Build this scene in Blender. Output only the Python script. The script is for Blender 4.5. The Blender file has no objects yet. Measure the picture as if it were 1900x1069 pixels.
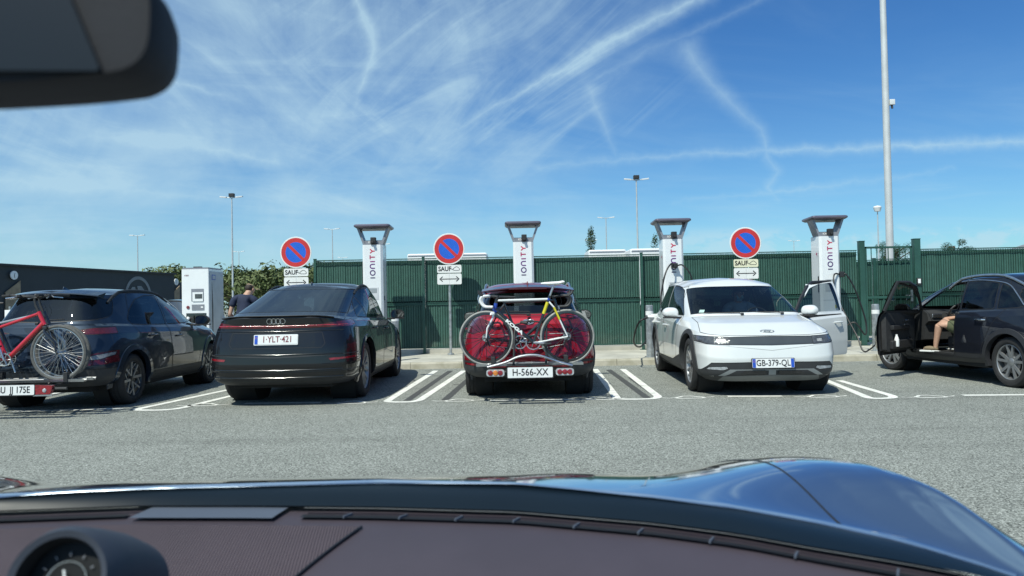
import bpy, bmesh, math, random
import numpy as np
from mathutils import Vector, Matrix, Euler
from mathutils.bvhtree import BVHTree
from math import sin, cos, pi, radians, sqrt, atan2
random.seed(7)
S = bpy.context.scene
COL = S.collection
# ---------------------------------------------------------------- camera
CAMZ = 1.25
cam_d = bpy.data.cameras.new("camera")
cam = bpy.data.objects.new("camera", cam_d); COL.objects.link(cam)
cam_d.sensor_width = 36; cam_d.lens = 26.53; cam_d.clip_start = 0.02; cam_d.clip_end = 5000
cam_d.dof.use_dof = True; cam_d.dof.focus_distance = 11.5; cam_d.dof.aperture_fstop = 5.6
cam.matrix_world = Matrix.Translation((0, 0, CAMZ)) @ Matrix.Rotation(radians(91.125), 4, 'X') @ Matrix.Rotation(radians(-1.09), 4, 'Z')
S.camera = cam
# ---------------------------------------------------------------- sky and sun
SUN = Vector((-.36, -.60, 1.0)).normalized()
SUN_EL = math.asin(SUN.z); SUN_AZ = atan2(SUN.x, SUN.y)
W = bpy.data.worlds.new("World"); S.world = W; W.use_nodes = True
wn = W.node_tree; wn.nodes.clear()
def N(nt, kind, **kw):
    n = nt.nodes.new(kind)
    ins = kw.pop('ins', {})
    for k, v in kw.items(): setattr(n, k, v)
    for k, v in ins.items():
        if isinstance(v, bpy.types.NodeSocket): nt.links.new(v, n.inputs[k])
        else: n.inputs[k].default_value = v
    return n
def M(nt, op, a, b=0.0, c=None, clamp=False):
    n = nt.nodes.new('ShaderNodeMath'); n.operation = op; n.use_clamp = clamp
    for i, v in enumerate([a, b] + ([c] if c is not None else [])):
        if isinstance(v, bpy.types.NodeSocket): nt.links.new(v, n.inputs[i])
        else: n.inputs[i].default_value = v
    return n.outputs[0]
def RAMP(nt, v, lo, hi):       # smooth 0..1
    n = nt.nodes.new('ShaderNodeMapRange'); n.interpolation_type = 'SMOOTHSTEP'; n.clamp = True
    nt.links.new(v, n.inputs[0]); n.inputs[1].default_value = lo; n.inputs[2].default_value = hi
    return n.outputs[0]
sky = N(wn, 'ShaderNodeTexSky', sky_type='NISHITA', sun_disc=False, sun_elevation=SUN_EL, sun_rotation=SUN_AZ % (2*pi),
        air_density=1.0, dust_density=0.5, ozone_density=2.2, altitude=100)
geo = N(wn, 'ShaderNodeTexCoord')
sep = N(wn, 'ShaderNodeSeparateXYZ', ins={0: geo.outputs['Generated']})
dx, dy, dz = sep.outputs
yy = M(wn, 'MAXIMUM', M(wn, 'ABSOLUTE', dy), 0.02)
U = M(wn, 'DIVIDE', dx, yy); V = M(wn, 'DIVIDE', dz, yy)      # slope of the view direction: right and up
front = RAMP(wn, dy, 0.05, 0.3)
# high cloud sheet projected on a plane overhead
zc = M(wn, 'ADD', M(wn, 'MAXIMUM', dz, 0.0), 0.10)
CX = M(wn, 'DIVIDE', dx, zc); CY = M(wn, 'DIVIDE', dy, zc)
def noise(nt, vec, scale, detail=6, rough=.55, dist=0.0):
    n = N(nt, 'ShaderNodeTexNoise', ins={'Scale': scale, 'Detail': detail, 'Roughness': rough, 'Distortion': dist})
    nt.links.new(vec, n.inputs['Vector']); return n.outputs[0]
def COMB(nt, x, y, z=0.0):
    n = N(nt, 'ShaderNodeCombineXYZ')
    for i, v in enumerate((x, y, z)):
        if isinstance(v, bpy.types.NodeSocket): nt.links.new(v, n.inputs[i])
        else: n.inputs[i].default_value = v
    return n.outputs[0]
sheet = COMB(wn, CX, CY)
cs, sn = cos(radians(28)), sin(radians(28))
RX = M(wn, 'ADD', M(wn, 'MULTIPLY', CX, cs), M(wn, 'MULTIPLY', CY, sn))
RY = M(wn, 'SUBTRACT', M(wn, 'MULTIPLY', CY, cs), M(wn, 'MULTIPLY', CX, sn))
wispA = noise(wn, COMB(wn, M(wn, 'MULTIPLY', RX, .38), M(wn, 'MULTIPLY', RY, 1.25), 3.1), 1.25, 9, .58, 1.1)
wispB = noise(wn, COMB(wn, M(wn, 'MULTIPLY', CX, .22), M(wn, 'MULTIPLY', CY, 1.0), 7.7), 2.2, 9, .6, .6)
big = noise(wn, COMB(wn, CX, CY, 1.7), .28, 3, .5, .3)
# more cloud to the left and low, clear blue to the right
cover = M(wn, 'ADD', RAMP(wn, U, .42, -.45), M(wn, 'MULTIPLY', RAMP(wn, V, .22, .03), .55))
cover = M(wn, 'ADD', M(wn, 'MULTIPLY', cover, .22), M(wn, 'MULTIPLY', M(wn, 'SUBTRACT', big, .5), .5))
cA = RAMP(wn, M(wn, 'ADD', wispA, cover), .50, .92)
cB = RAMP(wn, M(wn, 'ADD', wispB, M(wn, 'MULTIPLY', cover, .8)), .54, .90)
def strk(ang, sx, sy, seed, lo, hi, sc=1.0):
    c_, s_ = cos(ang), sin(ang)
    a = M(wn, 'ADD', M(wn, 'MULTIPLY', U, c_), M(wn, 'MULTIPLY', V, s_)); b = M(wn, 'SUBTRACT', M(wn, 'MULTIPLY', V, c_), M(wn, 'MULTIPLY', U, s_))
    return RAMP(wn, noise(wn, COMB(wn, M(wn, 'MULTIPLY', a, sx), M(wn, 'MULTIPLY', b, sy), seed), sc, 9, .62, 1.3), lo, hi)
upmid = M(wn, 'MULTIPLY', M(wn, 'MULTIPLY', RAMP(wn, U, -.42, -.12), RAMP(wn, U, .30, .10)), RAMP(wn, V, .10, .26))
s1 = M(wn, 'MULTIPLY', strk(radians(33), 3.0, 14, 11.0, .42, .80), upmid)
leftm = RAMP(wn, U, .12, -.25)
s2 = M(wn, 'MULTIPLY', strk(radians(-9), 2.8, 14, 4.0, .46, .84), M(wn, 'MULTIPLY', leftm, RAMP(wn, V, .40, .22)))
s3 = M(wn, 'MULTIPLY', strk(radians(3), 1.6, 26, 8.0, .50, .85), RAMP(wn, V, .22, .12))
s4 = M(wn, 'MULTIPLY', strk(radians(-38), 3.0, 11, 6.0, .42, .85), M(wn, 'MULTIPLY', leftm, RAMP(wn, V, .08, .28)))
veil = M(wn, 'MULTIPLY', RAMP(wn, noise(wn, COMB(wn, U, V, 3.0), 3.4, 7, .62, .5), .28, .74), M(wn, 'MULTIPLY', RAMP(wn, U, .30, -.10), .64))
fine_ = M(wn, 'ADD', M(wn, 'ADD', M(wn, 'MULTIPLY', s1, .54), M(wn, 'MULTIPLY', s2, .55)), M(wn, 'ADD', M(wn, 'MULTIPLY', s3, .34), M(wn, 'MULTIPLY', s4, .30)))
cl = M(wn, 'ADD', M(wn, 'ADD', M(wn, 'MULTIPLY', cA, .16), M(wn, 'MULTIPLY', cB, .12)), M(wn, 'ADD', fine_, veil), clamp=True)
# contrails: soft curved strokes on the sky, in slope space
wob = noise(wn, COMB(wn, U, V, 0.0), 9, 4, .6)
wob2 = noise(wn, COMB(wn, V, U, 5.0), 34, 4, .6)
fray = noise(wn, COMB(wn, U, V, 2.0), 22, 6, .65, .5)
def px2(px, py): return ((px-950)/1400, (562-.019*(px-950)-py)/1400)
def stroke(pts, amp):
    out = None
    for (a, b) in zip(pts[:-1], pts[1:]):
        (ax, ay), (bx, by) = px2(*a[:2]), px2(*b[:2])
        wa, wb = a[2]/1400, b[2]/1400
        ux = M(wn, 'ADD', U, M(wn, 'MULTIPLY', M(wn, 'SUBTRACT', wob, .5), .030))
        uy = M(wn, 'ADD', V, M(wn, 'MULTIPLY', M(wn, 'SUBTRACT', wob2, .5), .018))
        lx, ly = bx-ax, by-ay; l2 = lx*lx+ly*ly
        px_, py_ = M(wn, 'SUBTRACT', ux, ax), M(wn, 'SUBTRACT', uy, ay)
        t = M(wn, 'DIVIDE', M(wn, 'ADD', M(wn, 'MULTIPLY', px_, lx), M(wn, 'MULTIPLY', py_, ly)), l2, clamp=True)
        ex = M(wn, 'SUBTRACT', px_, M(wn, 'MULTIPLY', t, lx)); ey = M(wn, 'SUBTRACT', py_, M(wn, 'MULTIPLY', t, ly))
        d = M(wn, 'SQRT', M(wn, 'ADD', M(wn, 'MULTIPLY', ex, ex), M(wn, 'MULTIPLY', ey, ey)))
        w = M(wn, 'ADD', M(wn, 'MULTIPLY', t, wb-wa), wa)
        k = M(wn, 'SUBTRACT', 1.0, M(wn, 'DIVIDE', d, w), clamp=True)
        k = M(wn, 'MULTIPLY', M(wn, 'MULTIPLY', k, k), M(wn, 'ADD', M(wn, 'MULTIPLY', t, b[3]-a[3]), a[3]))
        out = k if out is None else M(wn, 'MAXIMUM', out, k)
    return M(wn, 'MULTIPLY', out, amp)
trails = [
 ([(665,-30,26,1),(700,60,22,1),(705,90,20,.9),(655,215,15,.15)], .55),
 ([(1320,-20,34,1),(1130,85,30,1),(890,215,18,.5),(820,260,30,.1)], .78),
 ([(1500,-40,14,.4),(1200,100,22,.5),(1050,180,14,.3),(900,225,10,.2)], .42),
 ([(1285,90,50,.8),(1330,160,40,.75),(1420,240,26,.6),(1428,290,22,.7),(1450,320,22,.6),(1428,345,18,.7),(1452,372,12,.2)], .60),
 ([(1100,160,36,.6),(1125,215,26,.6),(1145,298,10,.2)], .55),
 ([(1000,310,16,.3),(1250,288,18,.5),(1420,280,18,.6),(1650,272,20,.8),(1900,262,24,.9),(2300,245,30,1)], .75),
 ([(1250,375,10,.2),(1500,350,14,.6),(1780,312,12,.3)], .6),
 ([(330,150,16,.4),(450,185,14,.2)], .8),
 ([(150,252,30,.2),(330,262,30,.7),(520,300,22,.4)], .8),
 ([(-60,330,40,.6),(160,345,34,.5),(430,372,26,.3)], .7),
]
tr = None
for pts, amp in trails:
    k = stroke(pts, amp); tr = k if tr is None else M(wn, 'MAXIMUM', tr, k)
tr = M(wn, 'MULTIPLY', M(wn, 'MULTIPLY', tr, M(wn, 'ADD', M(wn, 'MULTIPLY', fray, 1.1), .4)), front)
# small cumulus near the horizon
cum = noise(wn, COMB(wn, M(wn, 'MULTIPLY', U, 1.0), M(wn, 'MULTIPLY', V, 1.9), 9.0), 9.5, 7, .6)
cum = M(wn, 'MULTIPLY', RAMP(wn, cum, .50, .60), M(wn, 'MULTIPLY', RAMP(wn, V, .102, .080), RAMP(wn, U, .02, .3)))
fac = M(wn, 'MAXIMUM', M(wn, 'ADD', cl, tr, clamp=True), M(wn, 'MULTIPLY', cum, .8))
fac = M(wn, 'MULTIPLY', fac, .74)
tint = N(wn, 'ShaderNodeMix', data_type='RGBA', blend_type='MULTIPLY', ins={0: 1.0})
wn.links.new(sky.outputs[0], tint.inputs[6])
tgr = N(wn, 'ShaderNodeMix', data_type='RGBA'); wn.links.new(RAMP(wn, dz, .0, .38), tgr.inputs[0])
tgr.inputs[6].default_value = (.56, .90, 1.06, 1); tgr.inputs[7].default_value = (.31, .67, 1.04, 1); tg2 = N(wn, 'ShaderNodeMix', data_type='RGBA'); wn.links.new(RAMP(wn, dz, .38, .85), tg2.inputs[0]); wn.links.new(tgr.outputs[2], tg2.inputs[6]); tg2.inputs[7].default_value = (1.0, 1.25, 1.30, 1); wn.links.new(tg2.outputs[2], tint.inputs[7])
mixc = N(wn, 'ShaderNodeMix', data_type='RGBA')
wn.links.new(fac, mixc.inputs[0]); wn.links.new(tint.outputs[2], mixc.inputs[6]); mixc.inputs[7].default_value = (4.5, 6.4, 7.4, 1)
bg = N(wn, 'ShaderNodeBackground', ins={1: .115}); wn.links.new(mixc.outputs[2], bg.inputs[0])
wo = N(wn, 'ShaderNodeOutputWorld'); wn.links.new(bg.outputs[0], wo.inputs[0])
sl = bpy.data.lights.new("sun", 'SUN'); sl.energy = 5.0; sl.angle = radians(.53); sl.color = (.98, .98, .86)
so = bpy.data.objects.new("sun", sl); COL.objects.link(so); so.rotation_euler = SUN.to_track_quat('Z', 'Y').to_euler()
S.view_settings.view_transform = 'Standard'; S.view_settings.look = 'None'
S.view_settings.exposure = 0.0; S.view_settings.gamma = 1; S.view_settings.use_curve_mapping = False
S.cycles.max_bounces = 8; S.cycles.transparent_max_bounces = 16; S.cycles.use_denoising = True

# ---------------------------------------------------------------- helpers
def hz(px): return 562-.019*(px-950)
def at(px, py, Y): return Vector(((px-950)/1400*Y, Y, CAMZ+(hz(px)-py)/1400*Y))
def gr(px, py, z=0.0):
    Y = (CAMZ-z)*1400/(py-hz(px)); return Vector(((px-950)/1400*Y, Y, z))
def obj(name, me, parent=None, m=None):
    o = bpy.data.objects.new(name, me); COL.objects.link(o)
    if parent is not None: o.parent = parent
    return o
def tag(o, label, cat, group=None, kind=None):
    o['label'] = label; o['category'] = cat
    if group: o['group'] = group
    if kind: o['kind'] = kind
    return o
def empty(name, loc=(0,0,0), rz=0.0, label=None, cat=None, group=None):
    o = bpy.data.objects.new(name, None); COL.objects.link(o); o.location = loc; o.rotation_euler = (0,0,rz)
    o.empty_display_size = .1
    if label: tag(o, label, cat, group)
    return o
def struct(o): o['kind'] = 'structure'; return o
def copy_tree(o, parent=None):
    c = o.copy(); COL.objects.link(c)
    if parent is not None: c.parent = parent
    for ch in list(o.children): copy_tree(ch, c)
    return c
class MB:
    """collects shapes with materials, then makes ONE mesh object"""
    def __init__(s): s.v = []; s.f = []; s.m = []; s.sm = []; s.mats = []
    def mi(s, m):
        if m not in s.mats: s.mats.append(m)
        return s.mats.index(m)
    def add(s, vs, fs, m, smooth=False, T=None):
        b = len(s.v); k = s.mi(m)
        if T is not None: vs = [T @ Vector(v) for v in vs]
        s.v += [tuple(v) for v in vs]
        for f in fs: s.f.append([b+i for i in f]); s.m.append(k); s.sm.append(smooth)
        return s
    def box(s, c, size, m, T=None, bev=0.0, rot=None):
        bm = bmesh.new(); bmesh.ops.create_cube(bm, size=1)
        for v in bm.verts: v.co = Vector((v.co.x*size[0], v.co.y*size[1], v.co.z*size[2]))
        if bev > 0: bmesh.ops.bevel(bm, geom=bm.edges[:], offset=min(bev, min(size)*.45), segments=3, profile=.7, affect='EDGES')
        R = Euler(rot).to_matrix().to_4x4() if rot else Matrix.Identity(4)
        X = Matrix.Translation(c) @ R
        if T is not None: X = T @ X
        bm.verts.index_update()
        s.add([X @ v.co for v in bm.verts], [[v.index for v in f.verts] for f in bm.faces], m, bev > 0)
        bm.free(); return s
    def tube(s, pts, r, m, n=10, T=None, cap=True, closed=False, flat=1.0):
        pts = [Vector(p) for p in pts]; k = len(pts)
        rr = r if isinstance(r, (list, tuple)) else [r]*k
        vs = []; up = None
        for i, p in enumerate(pts):
            if closed: t = pts[(i+1) % k]-pts[i-1]
            else: t = pts[min(i+1, k-1)]-pts[max(i-1, 0)]
            t = t.normalized() if t.length > 1e-9 else Vector((0,0,1))
            if up is None:
                up = Vector((0,0,1)) if abs(t.z) < .9 else Vector((0,1,0))
            a = t.cross(up)
            if a.length < 1e-6: a = t.cross(Vector((1,0,0)))
            a.normalize(); b = a.cross(t).normalized(); up = b
            for j in range(n):
                th = 2*pi*j/n; vs.append(p+a*cos(th)*rr[i]+b*sin(th)*rr[i]*flat)
        fs = []
        for i in range(k if closed else k-1):
            for j in range(n):
                i2 = (i+1) % k
                fs.append([i*n+j, i*n+(j+1) % n, i2*n+(j+1) % n, i2*n+j])
        if cap and not closed: fs.append(list(range(n))[::-1]); fs.append([(k-1)*n+j for j in range(n)])
        s.add(vs, fs, m, True, T); return s
    def lathe(s, prof, m, axis='z', n=24, T=None, closed=False, smooth=True):
        vs = []; k = len(prof)
        for i in range(n):
            th = 2*pi*i/n; c_, s_ = cos(th), sin(th)
            for (r, h) in prof:
                if axis == 'z': vs.append((r*c_, r*s_, h))
                elif axis == 'x': vs.append((h, r*c_, r*s_))
                else: vs.append((r*c_, h, r*s_))
        fs = []
        for i in range(n):
            i2 = (i+1) % n
            for j in range(k if closed else k-1):
                j2 = (j+1) % k; fs.append([i*k+j, i2*k+j, i2*k+j2, i*k+j2])
        s.add(vs, fs, m, smooth, T); return s
    def prism(s, poly, a, b, m, axis='y', T=None, smooth=False):
        def q(p, h):
            return (p[0], h, p[1]) if axis == 'y' else ((h, p[0], p[1]) if axis == 'x' else (p[0], p[1], h))
        n = len(poly)
        vs = [q(p, a) for p in poly]+[q(p, b) for p in poly]
        fs = [list(range(n)), list(range(n, 2*n))[::-1]]+[[i, i+n, (i+1) % n+n, (i+1) % n] for i in range(n)]
        s.add(vs, fs, m, smooth, T); return s
    def ribbon(s, pts, w, m, T=None, closed=False, t=0.0):
        """flat stroke of width w in the local xy plane"""
        pts = [Vector((p[0], p[1])) for p in pts]; k = len(pts); L = []; R = []
        for i in range(k):
            if closed: a, b = pts[i-1], pts[(i+1) % k]
            else: a, b = pts[max(i-1, 0)], pts[min(i+1, k-1)]
            d = (b-a).normalized() if (b-a).length > 0 else Vector((1, 0)); nrm = Vector((-d.y, d.x))
            sc = 1.0
            if 0 < i < k-1 or closed:
                d1 = (pts[i]-pts[i-1]).normalized(); sc = 1/max(.5, abs(d.dot(d1)))
            L.append(pts[i]+nrm*w/2*sc); R.append(pts[i]-nrm*w/2*sc)
        vs = [(p.x, p.y, t) for p in L]+[(p.x, p.y, t) for p in R]
        fs = [[i, i+k, (i+1) % k+k, (i+1) % k] for i in range(k if closed else k-1)]
        s.add(vs, fs, m, False, T); return s
    def poly(s, pts, m, T=None):
        s.add([(p[0], p[1], p[2] if len(p) > 2 else 0) for p in pts], [list(range(len(pts)))], m, False, T); return s
    def text(s, txt, size, m, T, sx=1.0, ext=0.0, align='CENTER', bold=0.0):
        cu = bpy.data.curves.new('t', 'FONT'); cu.body = txt; cu.size = size; cu.align_x = align; cu.align_y = 'CENTER'
        cu.extrude = ext; cu.offset = bold; cu.resolution_u = 3
        o = bpy.data.objects.new('t', cu); COL.objects.link(o)
        dg = bpy.context.evaluated_depsgraph_get(); me = o.evaluated_get(dg).to_mesh()
        s.add([(v.co.x*sx, v.co.y, v.co.z) for v in me.vertices], [list(p.vertices) for p in me.polygons], m, False, T)
        o.evaluated_get(dg).to_mesh_clear(); bpy.data.objects.remove(o); bpy.data.curves.remove(cu); return s
    def build(s, name, parent=None, merge=False):
        me = bpy.data.meshes.new(name); me.from_pydata(s.v, [], s.f)
        for m in s.mats: me.materials.append(m)
        me.polygons.foreach_set('material_index', s.m); me.polygons.foreach_set('use_smooth', s.sm)
        me.validate(); me.update()
        bm = bmesh.new(); bm.from_mesh(me)
        if merge: bmesh.ops.remove_doubles(bm, verts=bm.verts, dist=1e-5)
        bmesh.ops.recalc_face_normals(bm, faces=bm.faces); bm.to_mesh(me); bm.free()
        if any(s.sm): me.set_sharp_from_angle(angle=radians(38))
        return obj(name, me, parent)
def rnd(poly, r, n=3):
    out = []; k = len(poly)
    for i in range(k):
        p = Vector(poly[i][:2]); a = Vector(poly[i-1][:2]); b = Vector(poly[(i+1) % k][:2])
        rr = poly[i][2] if len(poly[i]) > 2 else r
        da, db = (a-p), (b-p); ra = min(rr, da.length*.45); rb = min(rr, db.length*.45)
        if rr <= 0: out.append((p.x, p.y)); continue
        q0 = p+da.normalized()*ra; q1 = p+db.normalized()*rb
        for j in range(n+1):
            t = j/n; q = q0*(1-t)**2+p*2*t*(1-t)+q1*t*t; out.append((q.x, q.y))
    return out
def frame(o, x, y):
    """matrix whose local x and y run along the given directions"""
    x = Vector(x).normalized(); y = Vector(y); z = x.cross(y).normalized(); y = z.cross(x)
    return Matrix(((x.x, y.x, z.x, o[0]), (x.y, y.y, z.y, o[1]), (x.z, y.z, z.z, o[2]), (0, 0, 0, 1)))
def spline(pts, n=8):
    pts = [Vector(p) for p in pts]; out = []
    P = [pts[0]*2-pts[1]]+pts+[pts[-1]*2-pts[-2]]
    for i in range(1, len(P)-2):
        p0, p1, p2, p3 = P[i-1:i+3]
        for j in range(n):
            t = j/n
            out.append(.5*((2*p1)+(p2-p0)*t+(2*p0-5*p1+4*p2-p3)*t*t+(3*p1-p0-3*p2+p3)*t**3))
    out.append(pts[-1]); return out
# ---------------------------------------------------------------- materials
def mat(name, col, rough=.5, metal=0.0, var=.12, vs=3.0, bump=0.0, bs=60.0, coat=0.0, spec=.5, col2=None, emit=None, c2s=None):
    m = bpy.data.materials.new(name); m.use_nodes = True; nt = m.node_tree
    b = nt.nodes['Principled BSDF']
    b.inputs['Roughness'].default_value = rough; b.inputs['Metallic'].default_value = metal
    b.inputs['Coat Weight'].default_value = coat; b.inputs['Coat Roughness'].default_value = .03
    b.inputs['Specular IOR Level'].default_value = spec
    tc = N(nt, 'ShaderNodeTexCoord'); ob = tc.outputs['Object']
    nz = noise(nt, ob, vs, 5, .6)
    mx = N(nt, 'ShaderNodeMix', data_type='RGBA'); nt.links.new(RAMP(nt, nz, .3, .7), mx.inputs[0])
    c = Vector(col[:3]); c2 = Vector(col2[:3]) if col2 else c*(1-var)
    c1 = c if col2 else c*(1+var*.5)
    mx.inputs[6].default_value = (*c1, 1); mx.inputs[7].default_value = (*c2, 1)
    nt.links.new(mx.outputs[2], b.inputs['Base Color'])
    if bump > 0:
        bn = N(nt, 'ShaderNodeBump', ins={'Strength': bump, 'Distance': .01}); nt.links.new(noise(nt, ob, bs, 4, .6), bn.inputs['Height'])
        nt.links.new(bn.outputs[0], b.inputs['Normal'])
    if emit: b.inputs['Emission Color'].default_value = (*emit[:3], 1); b.inputs['Emission Strength'].default_value = emit[3]
    return m
def paint(name, col, metal=.0, flake=.0):
    m = mat(name, col, .45, metal, .06, 1.5, coat=1.0, spec=.15); nt = m.node_tree; b = nt.nodes['Principled BSDF']
    # light road dust low on the body
    tc = N(nt, 'ShaderNodeTexCoord'); nz = noise(nt, tc.outputs['Object'], 6, 6, .7)
    r = M(nt, 'ADD', M(nt, 'MULTIPLY', nz, .03), .002); nt.links.new(r, b.inputs['Coat Roughness'])
    return m
def glass(name, tint, refl=1.0, rough=0.0):
    m = bpy.data.materials.new(name); m.use_nodes = True; nt = m.node_tree; nt.nodes.clear()
    gm_ = N(nt, 'ShaderNodeNewGeometry'); dt = N(nt, 'ShaderNodeVectorMath', operation='DOT_PRODUCT', ins={0: gm_.outputs['Incoming'], 1: gm_.outputs['Normal']})
    om_ = M(nt, 'SUBTRACT', 1.0, M(nt, 'ABSOLUTE', dt.outputs['Value']), clamp=True)
    f = M(nt, 'MULTIPLY', M(nt, 'ADD', M(nt, 'MULTIPLY', M(nt, 'POWER', om_, 5.0), .92), .075), refl, clamp=True)
    tr_ = N(nt, 'ShaderNodeBsdfTransparent', ins={'Color': (*tint, 1)})
    gl = N(nt, 'ShaderNodeBsdfGlossy', ins={'Color': (.95, .97, 1, 1), 'Roughness': rough})
    mx = N(nt, 'ShaderNodeMixShader'); nt.links.new(f, mx.inputs[0]); nt.links.new(tr_.outputs[0], mx.inputs[1]); nt.links.new(gl.outputs[0], mx.inputs[2])
    o = N(nt, 'ShaderNodeOutputMaterial'); nt.links.new(mx.outputs[0], o.inputs[0]); return m
def lens(name, col, rough=.12):
    """coloured lamp cover with a ribbed reflector inside"""
    m = mat(name, col, rough, .0, .35, 25, coat=1.0, bump=.35, bs=45); return m
A_ = {}
A_['tyre'] = mat('tyre_rubber', (.022,.022,.023), .8, 0, .3, 9, .3, 120)
A_['blackp'] = mat('black_plastic', (.022,.023,.025), .55, 0, .2, 8, .12, 300)
A_['gloss'] = mat('gloss_black', (.008,.008,.009), .08, 0, .1, 4, coat=1)
A_['clad'] = mat('grey_cladding', (.035,.037,.04), .6, 0, .15, 5, .15, 250)
A_['rubber'] = mat('rubber_seal', (.01,.01,.011), .6)
A_['chrome'] = mat('chrome', (.75,.76,.78), .12, 1, .05)
A_['alu'] = mat('brushed_aluminium', (.62,.63,.65), .3, 1, .12, 12)
A_['steel'] = mat('galvanised_steel', (.42,.45,.46), .5, .7, .35, 9, .1, 80)
A_['rimd'] = mat('dark_rim', (.05,.052,.056), .35, .6)
A_['rims'] = mat('silver_rim', (.34,.35,.36), .38, .7, .15)
A_['disc'] = mat('brake_disc', (.2,.2,.2), .4, .9)
A_['red_lens'] = lens('red_lens', (.25,.008,.016)); A_['dred'] = lens('dark_red_lens', (.09,.005,.009))
A_['clear'] = lens('clear_lens', (.42,.44,.46), .15); A_['amber'] = lens('amber_lens', (.6,.2,.03))
A_['smoke'] = lens('smoked_lens', (.06,.065,.07), .1)
A_['gwin'] = glass('tinted_glass', (.30,.34,.35), .85); A_['gpriv'] = glass('privacy_glass', (.10,.115,.12), .9)
A_['gws'] = glass('windscreen_glass', (.50,.56,.56), .75); A_['gclear'] = glass('clear_glass', (.7,.78,.77), 1.1)
A_['cabin'] = mat('cabin_fabric', (.028,.029,.031), .85, 0, .2, 12, .2, 200)
A_['seat'] = mat('seat_fabric', (.035,.036,.04), .8, 0, .25, 8, .25, 150)
A_['plate'] = mat('plate_white', (.72,.73,.72), .35, 0, .06, 8)
A_['plateb'] = mat('plate_blue', (.02,.08,.45), .35)
A_['ink'] = mat('black_ink', (.012,.012,.014), .5); A_['inkr'] = mat('dark_red_ink', (.17,.03,.04), .5); A_['white'] = mat('white_paint', (.78,.79,.78), .4, 0, .05, 4)
A_['under'] = mat('underbody', (.012,.012,.012), .9)
# ---------------------------------------------------------------- ground, kerb, markings
def ground_mat():
    m = bpy.data.materials.new('asphalt'); m.use_nodes = True; nt = m.node_tree; b = nt.nodes['Principled BSDF']; b.inputs['Roughness'].default_value = .92
    b.inputs['Specular IOR Level'].default_value = .25
    ob = N(nt, 'ShaderNodeTexCoord').outputs['Object']
    v = N(nt, 'ShaderNodeTexVoronoi', ins={'Scale': 105.0}); nt.links.new(ob, v.inputs['Vector'])
    fine = noise(nt, ob, 60, 5, .75); mid = noise(nt, ob, 1.3, 6, .65); big_ = noise(nt, ob, .18, 4, .6, .4)
    cr = N(nt, 'ShaderNodeValToRGB'); nt.links.new(v.outputs['Color'], cr.inputs[0])
    e = cr.color_ramp.elements; e[0].color = (.085, .092, .082, 1); e[1].color = (.45, .47, .43, 1); e[0].position = .12; e[1].position = .95
    k = M(nt, 'ADD', M(nt, 'MULTIPLY', RAMP(nt, fine, .30, .72), .75), .55)
    k = M(nt, 'MULTIPLY', k, M(nt, 'ADD', M(nt, 'MULTIPLY', mid, .35), .82)); k = M(nt, 'MULTIPLY', k, M(nt, 'ADD', M(nt, 'MULTIPLY', big_, .40), .80))
    mx = N(nt, 'ShaderNodeMix', data_type='RGBA', blend_type='MULTIPLY', ins={0: 1.0}); nt.links.new(cr.outputs[0], mx.inputs[6])
    cmb = N(nt, 'ShaderNodeCombineColor'); [nt.links.new(k, cmb.inputs[i]) for i in range(3)]; nt.links.new(cmb.outputs[0], mx.inputs[7])
    # oil spots
    st = noise(nt, ob, .8, 2, .5); sp = RAMP(nt, st, .70, .76)
    m2 = N(nt, 'ShaderNodeMix', data_type='RGBA'); nt.links.new(M(nt, 'MULTIPLY', sp, .25), m2.inputs[0]); nt.links.new(mx.outputs[2], m2.inputs[6]); m2.inputs[7].default_value = (.04, .04, .04, 1)
    # hairline cracks, tyre-darkened lanes and old patches
    wv_ = N(nt, 'ShaderNodeVectorMath', operation='ADD'); nt.links.new(ob, wv_.inputs[0]); nz3 = N(nt, 'ShaderNodeTexNoise', ins={'Scale': 2.2, 'Detail': 5.0}); nt.links.new(ob, nz3.inputs['Vector'])
    sc_ = N(nt, 'ShaderNodeVectorMath', operation='SCALE'); nt.links.new(nz3.outputs['Color'], sc_.inputs[0]); sc_.inputs['Scale'].default_value = .5; nt.links.new(sc_.outputs[0], wv_.inputs[1])
    vc = N(nt, 'ShaderNodeTexVoronoi', feature='DISTANCE_TO_EDGE', ins={'Scale': .42}); nt.links.new(wv_.outputs[0], vc.inputs['Vector'])
    crk = M(nt, 'MULTIPLY', M(nt, 'SUBTRACT', 1.0, RAMP(nt, vc.outputs['Distance'], .0015, .0055)), RAMP(nt, mid, .46, .60))
    sx_ = N(nt, 'ShaderNodeSeparateXYZ', ins={0: ob}); lane = noise(nt, COMB(nt, M(nt, 'MULTIPLY', sx_.outputs[0], .12), M(nt, 'MULTIPLY', sx_.outputs[1], 2.2)), 1.0, 4, .6)
    oil = M(nt, 'MULTIPLY', RAMP(nt, noise(nt, ob, 2.6, 3, .55), .62, .72), M(nt, 'MULTIPLY', RAMP(nt, sx_.outputs[1], 9.5, 10.5), RAMP(nt, sx_.outputs[1], 15, 14)))
    dk = M(nt, 'ADD', M(nt, 'MULTIPLY', crk, .0), M(nt, 'ADD', M(nt, 'MULTIPLY', RAMP(nt, lane, .50, .72), .16), M(nt, 'MULTIPLY', oil, .45)), clamp=True)
    m3 = N(nt, 'ShaderNodeMix', data_type='RGBA'); nt.links.new(dk, m3.inputs[0]); nt.links.new(m2.outputs[2], m3.inputs[6]); m3.inputs[7].default_value = (.035, .036, .036, 1); m2 = m3
    nt.links.new(m2.outputs[2], b.inputs['Base Color'])
    bn = N(nt, 'ShaderNodeBump', ins={'Strength': .55, 'Distance': .006}); nt.links.new(M(nt, 'ADD', v.outputs['Distance'], fine), bn.inputs['Height']); nt.links.new(bn.outputs[0], b.inputs['Normal'])
    return m
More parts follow.
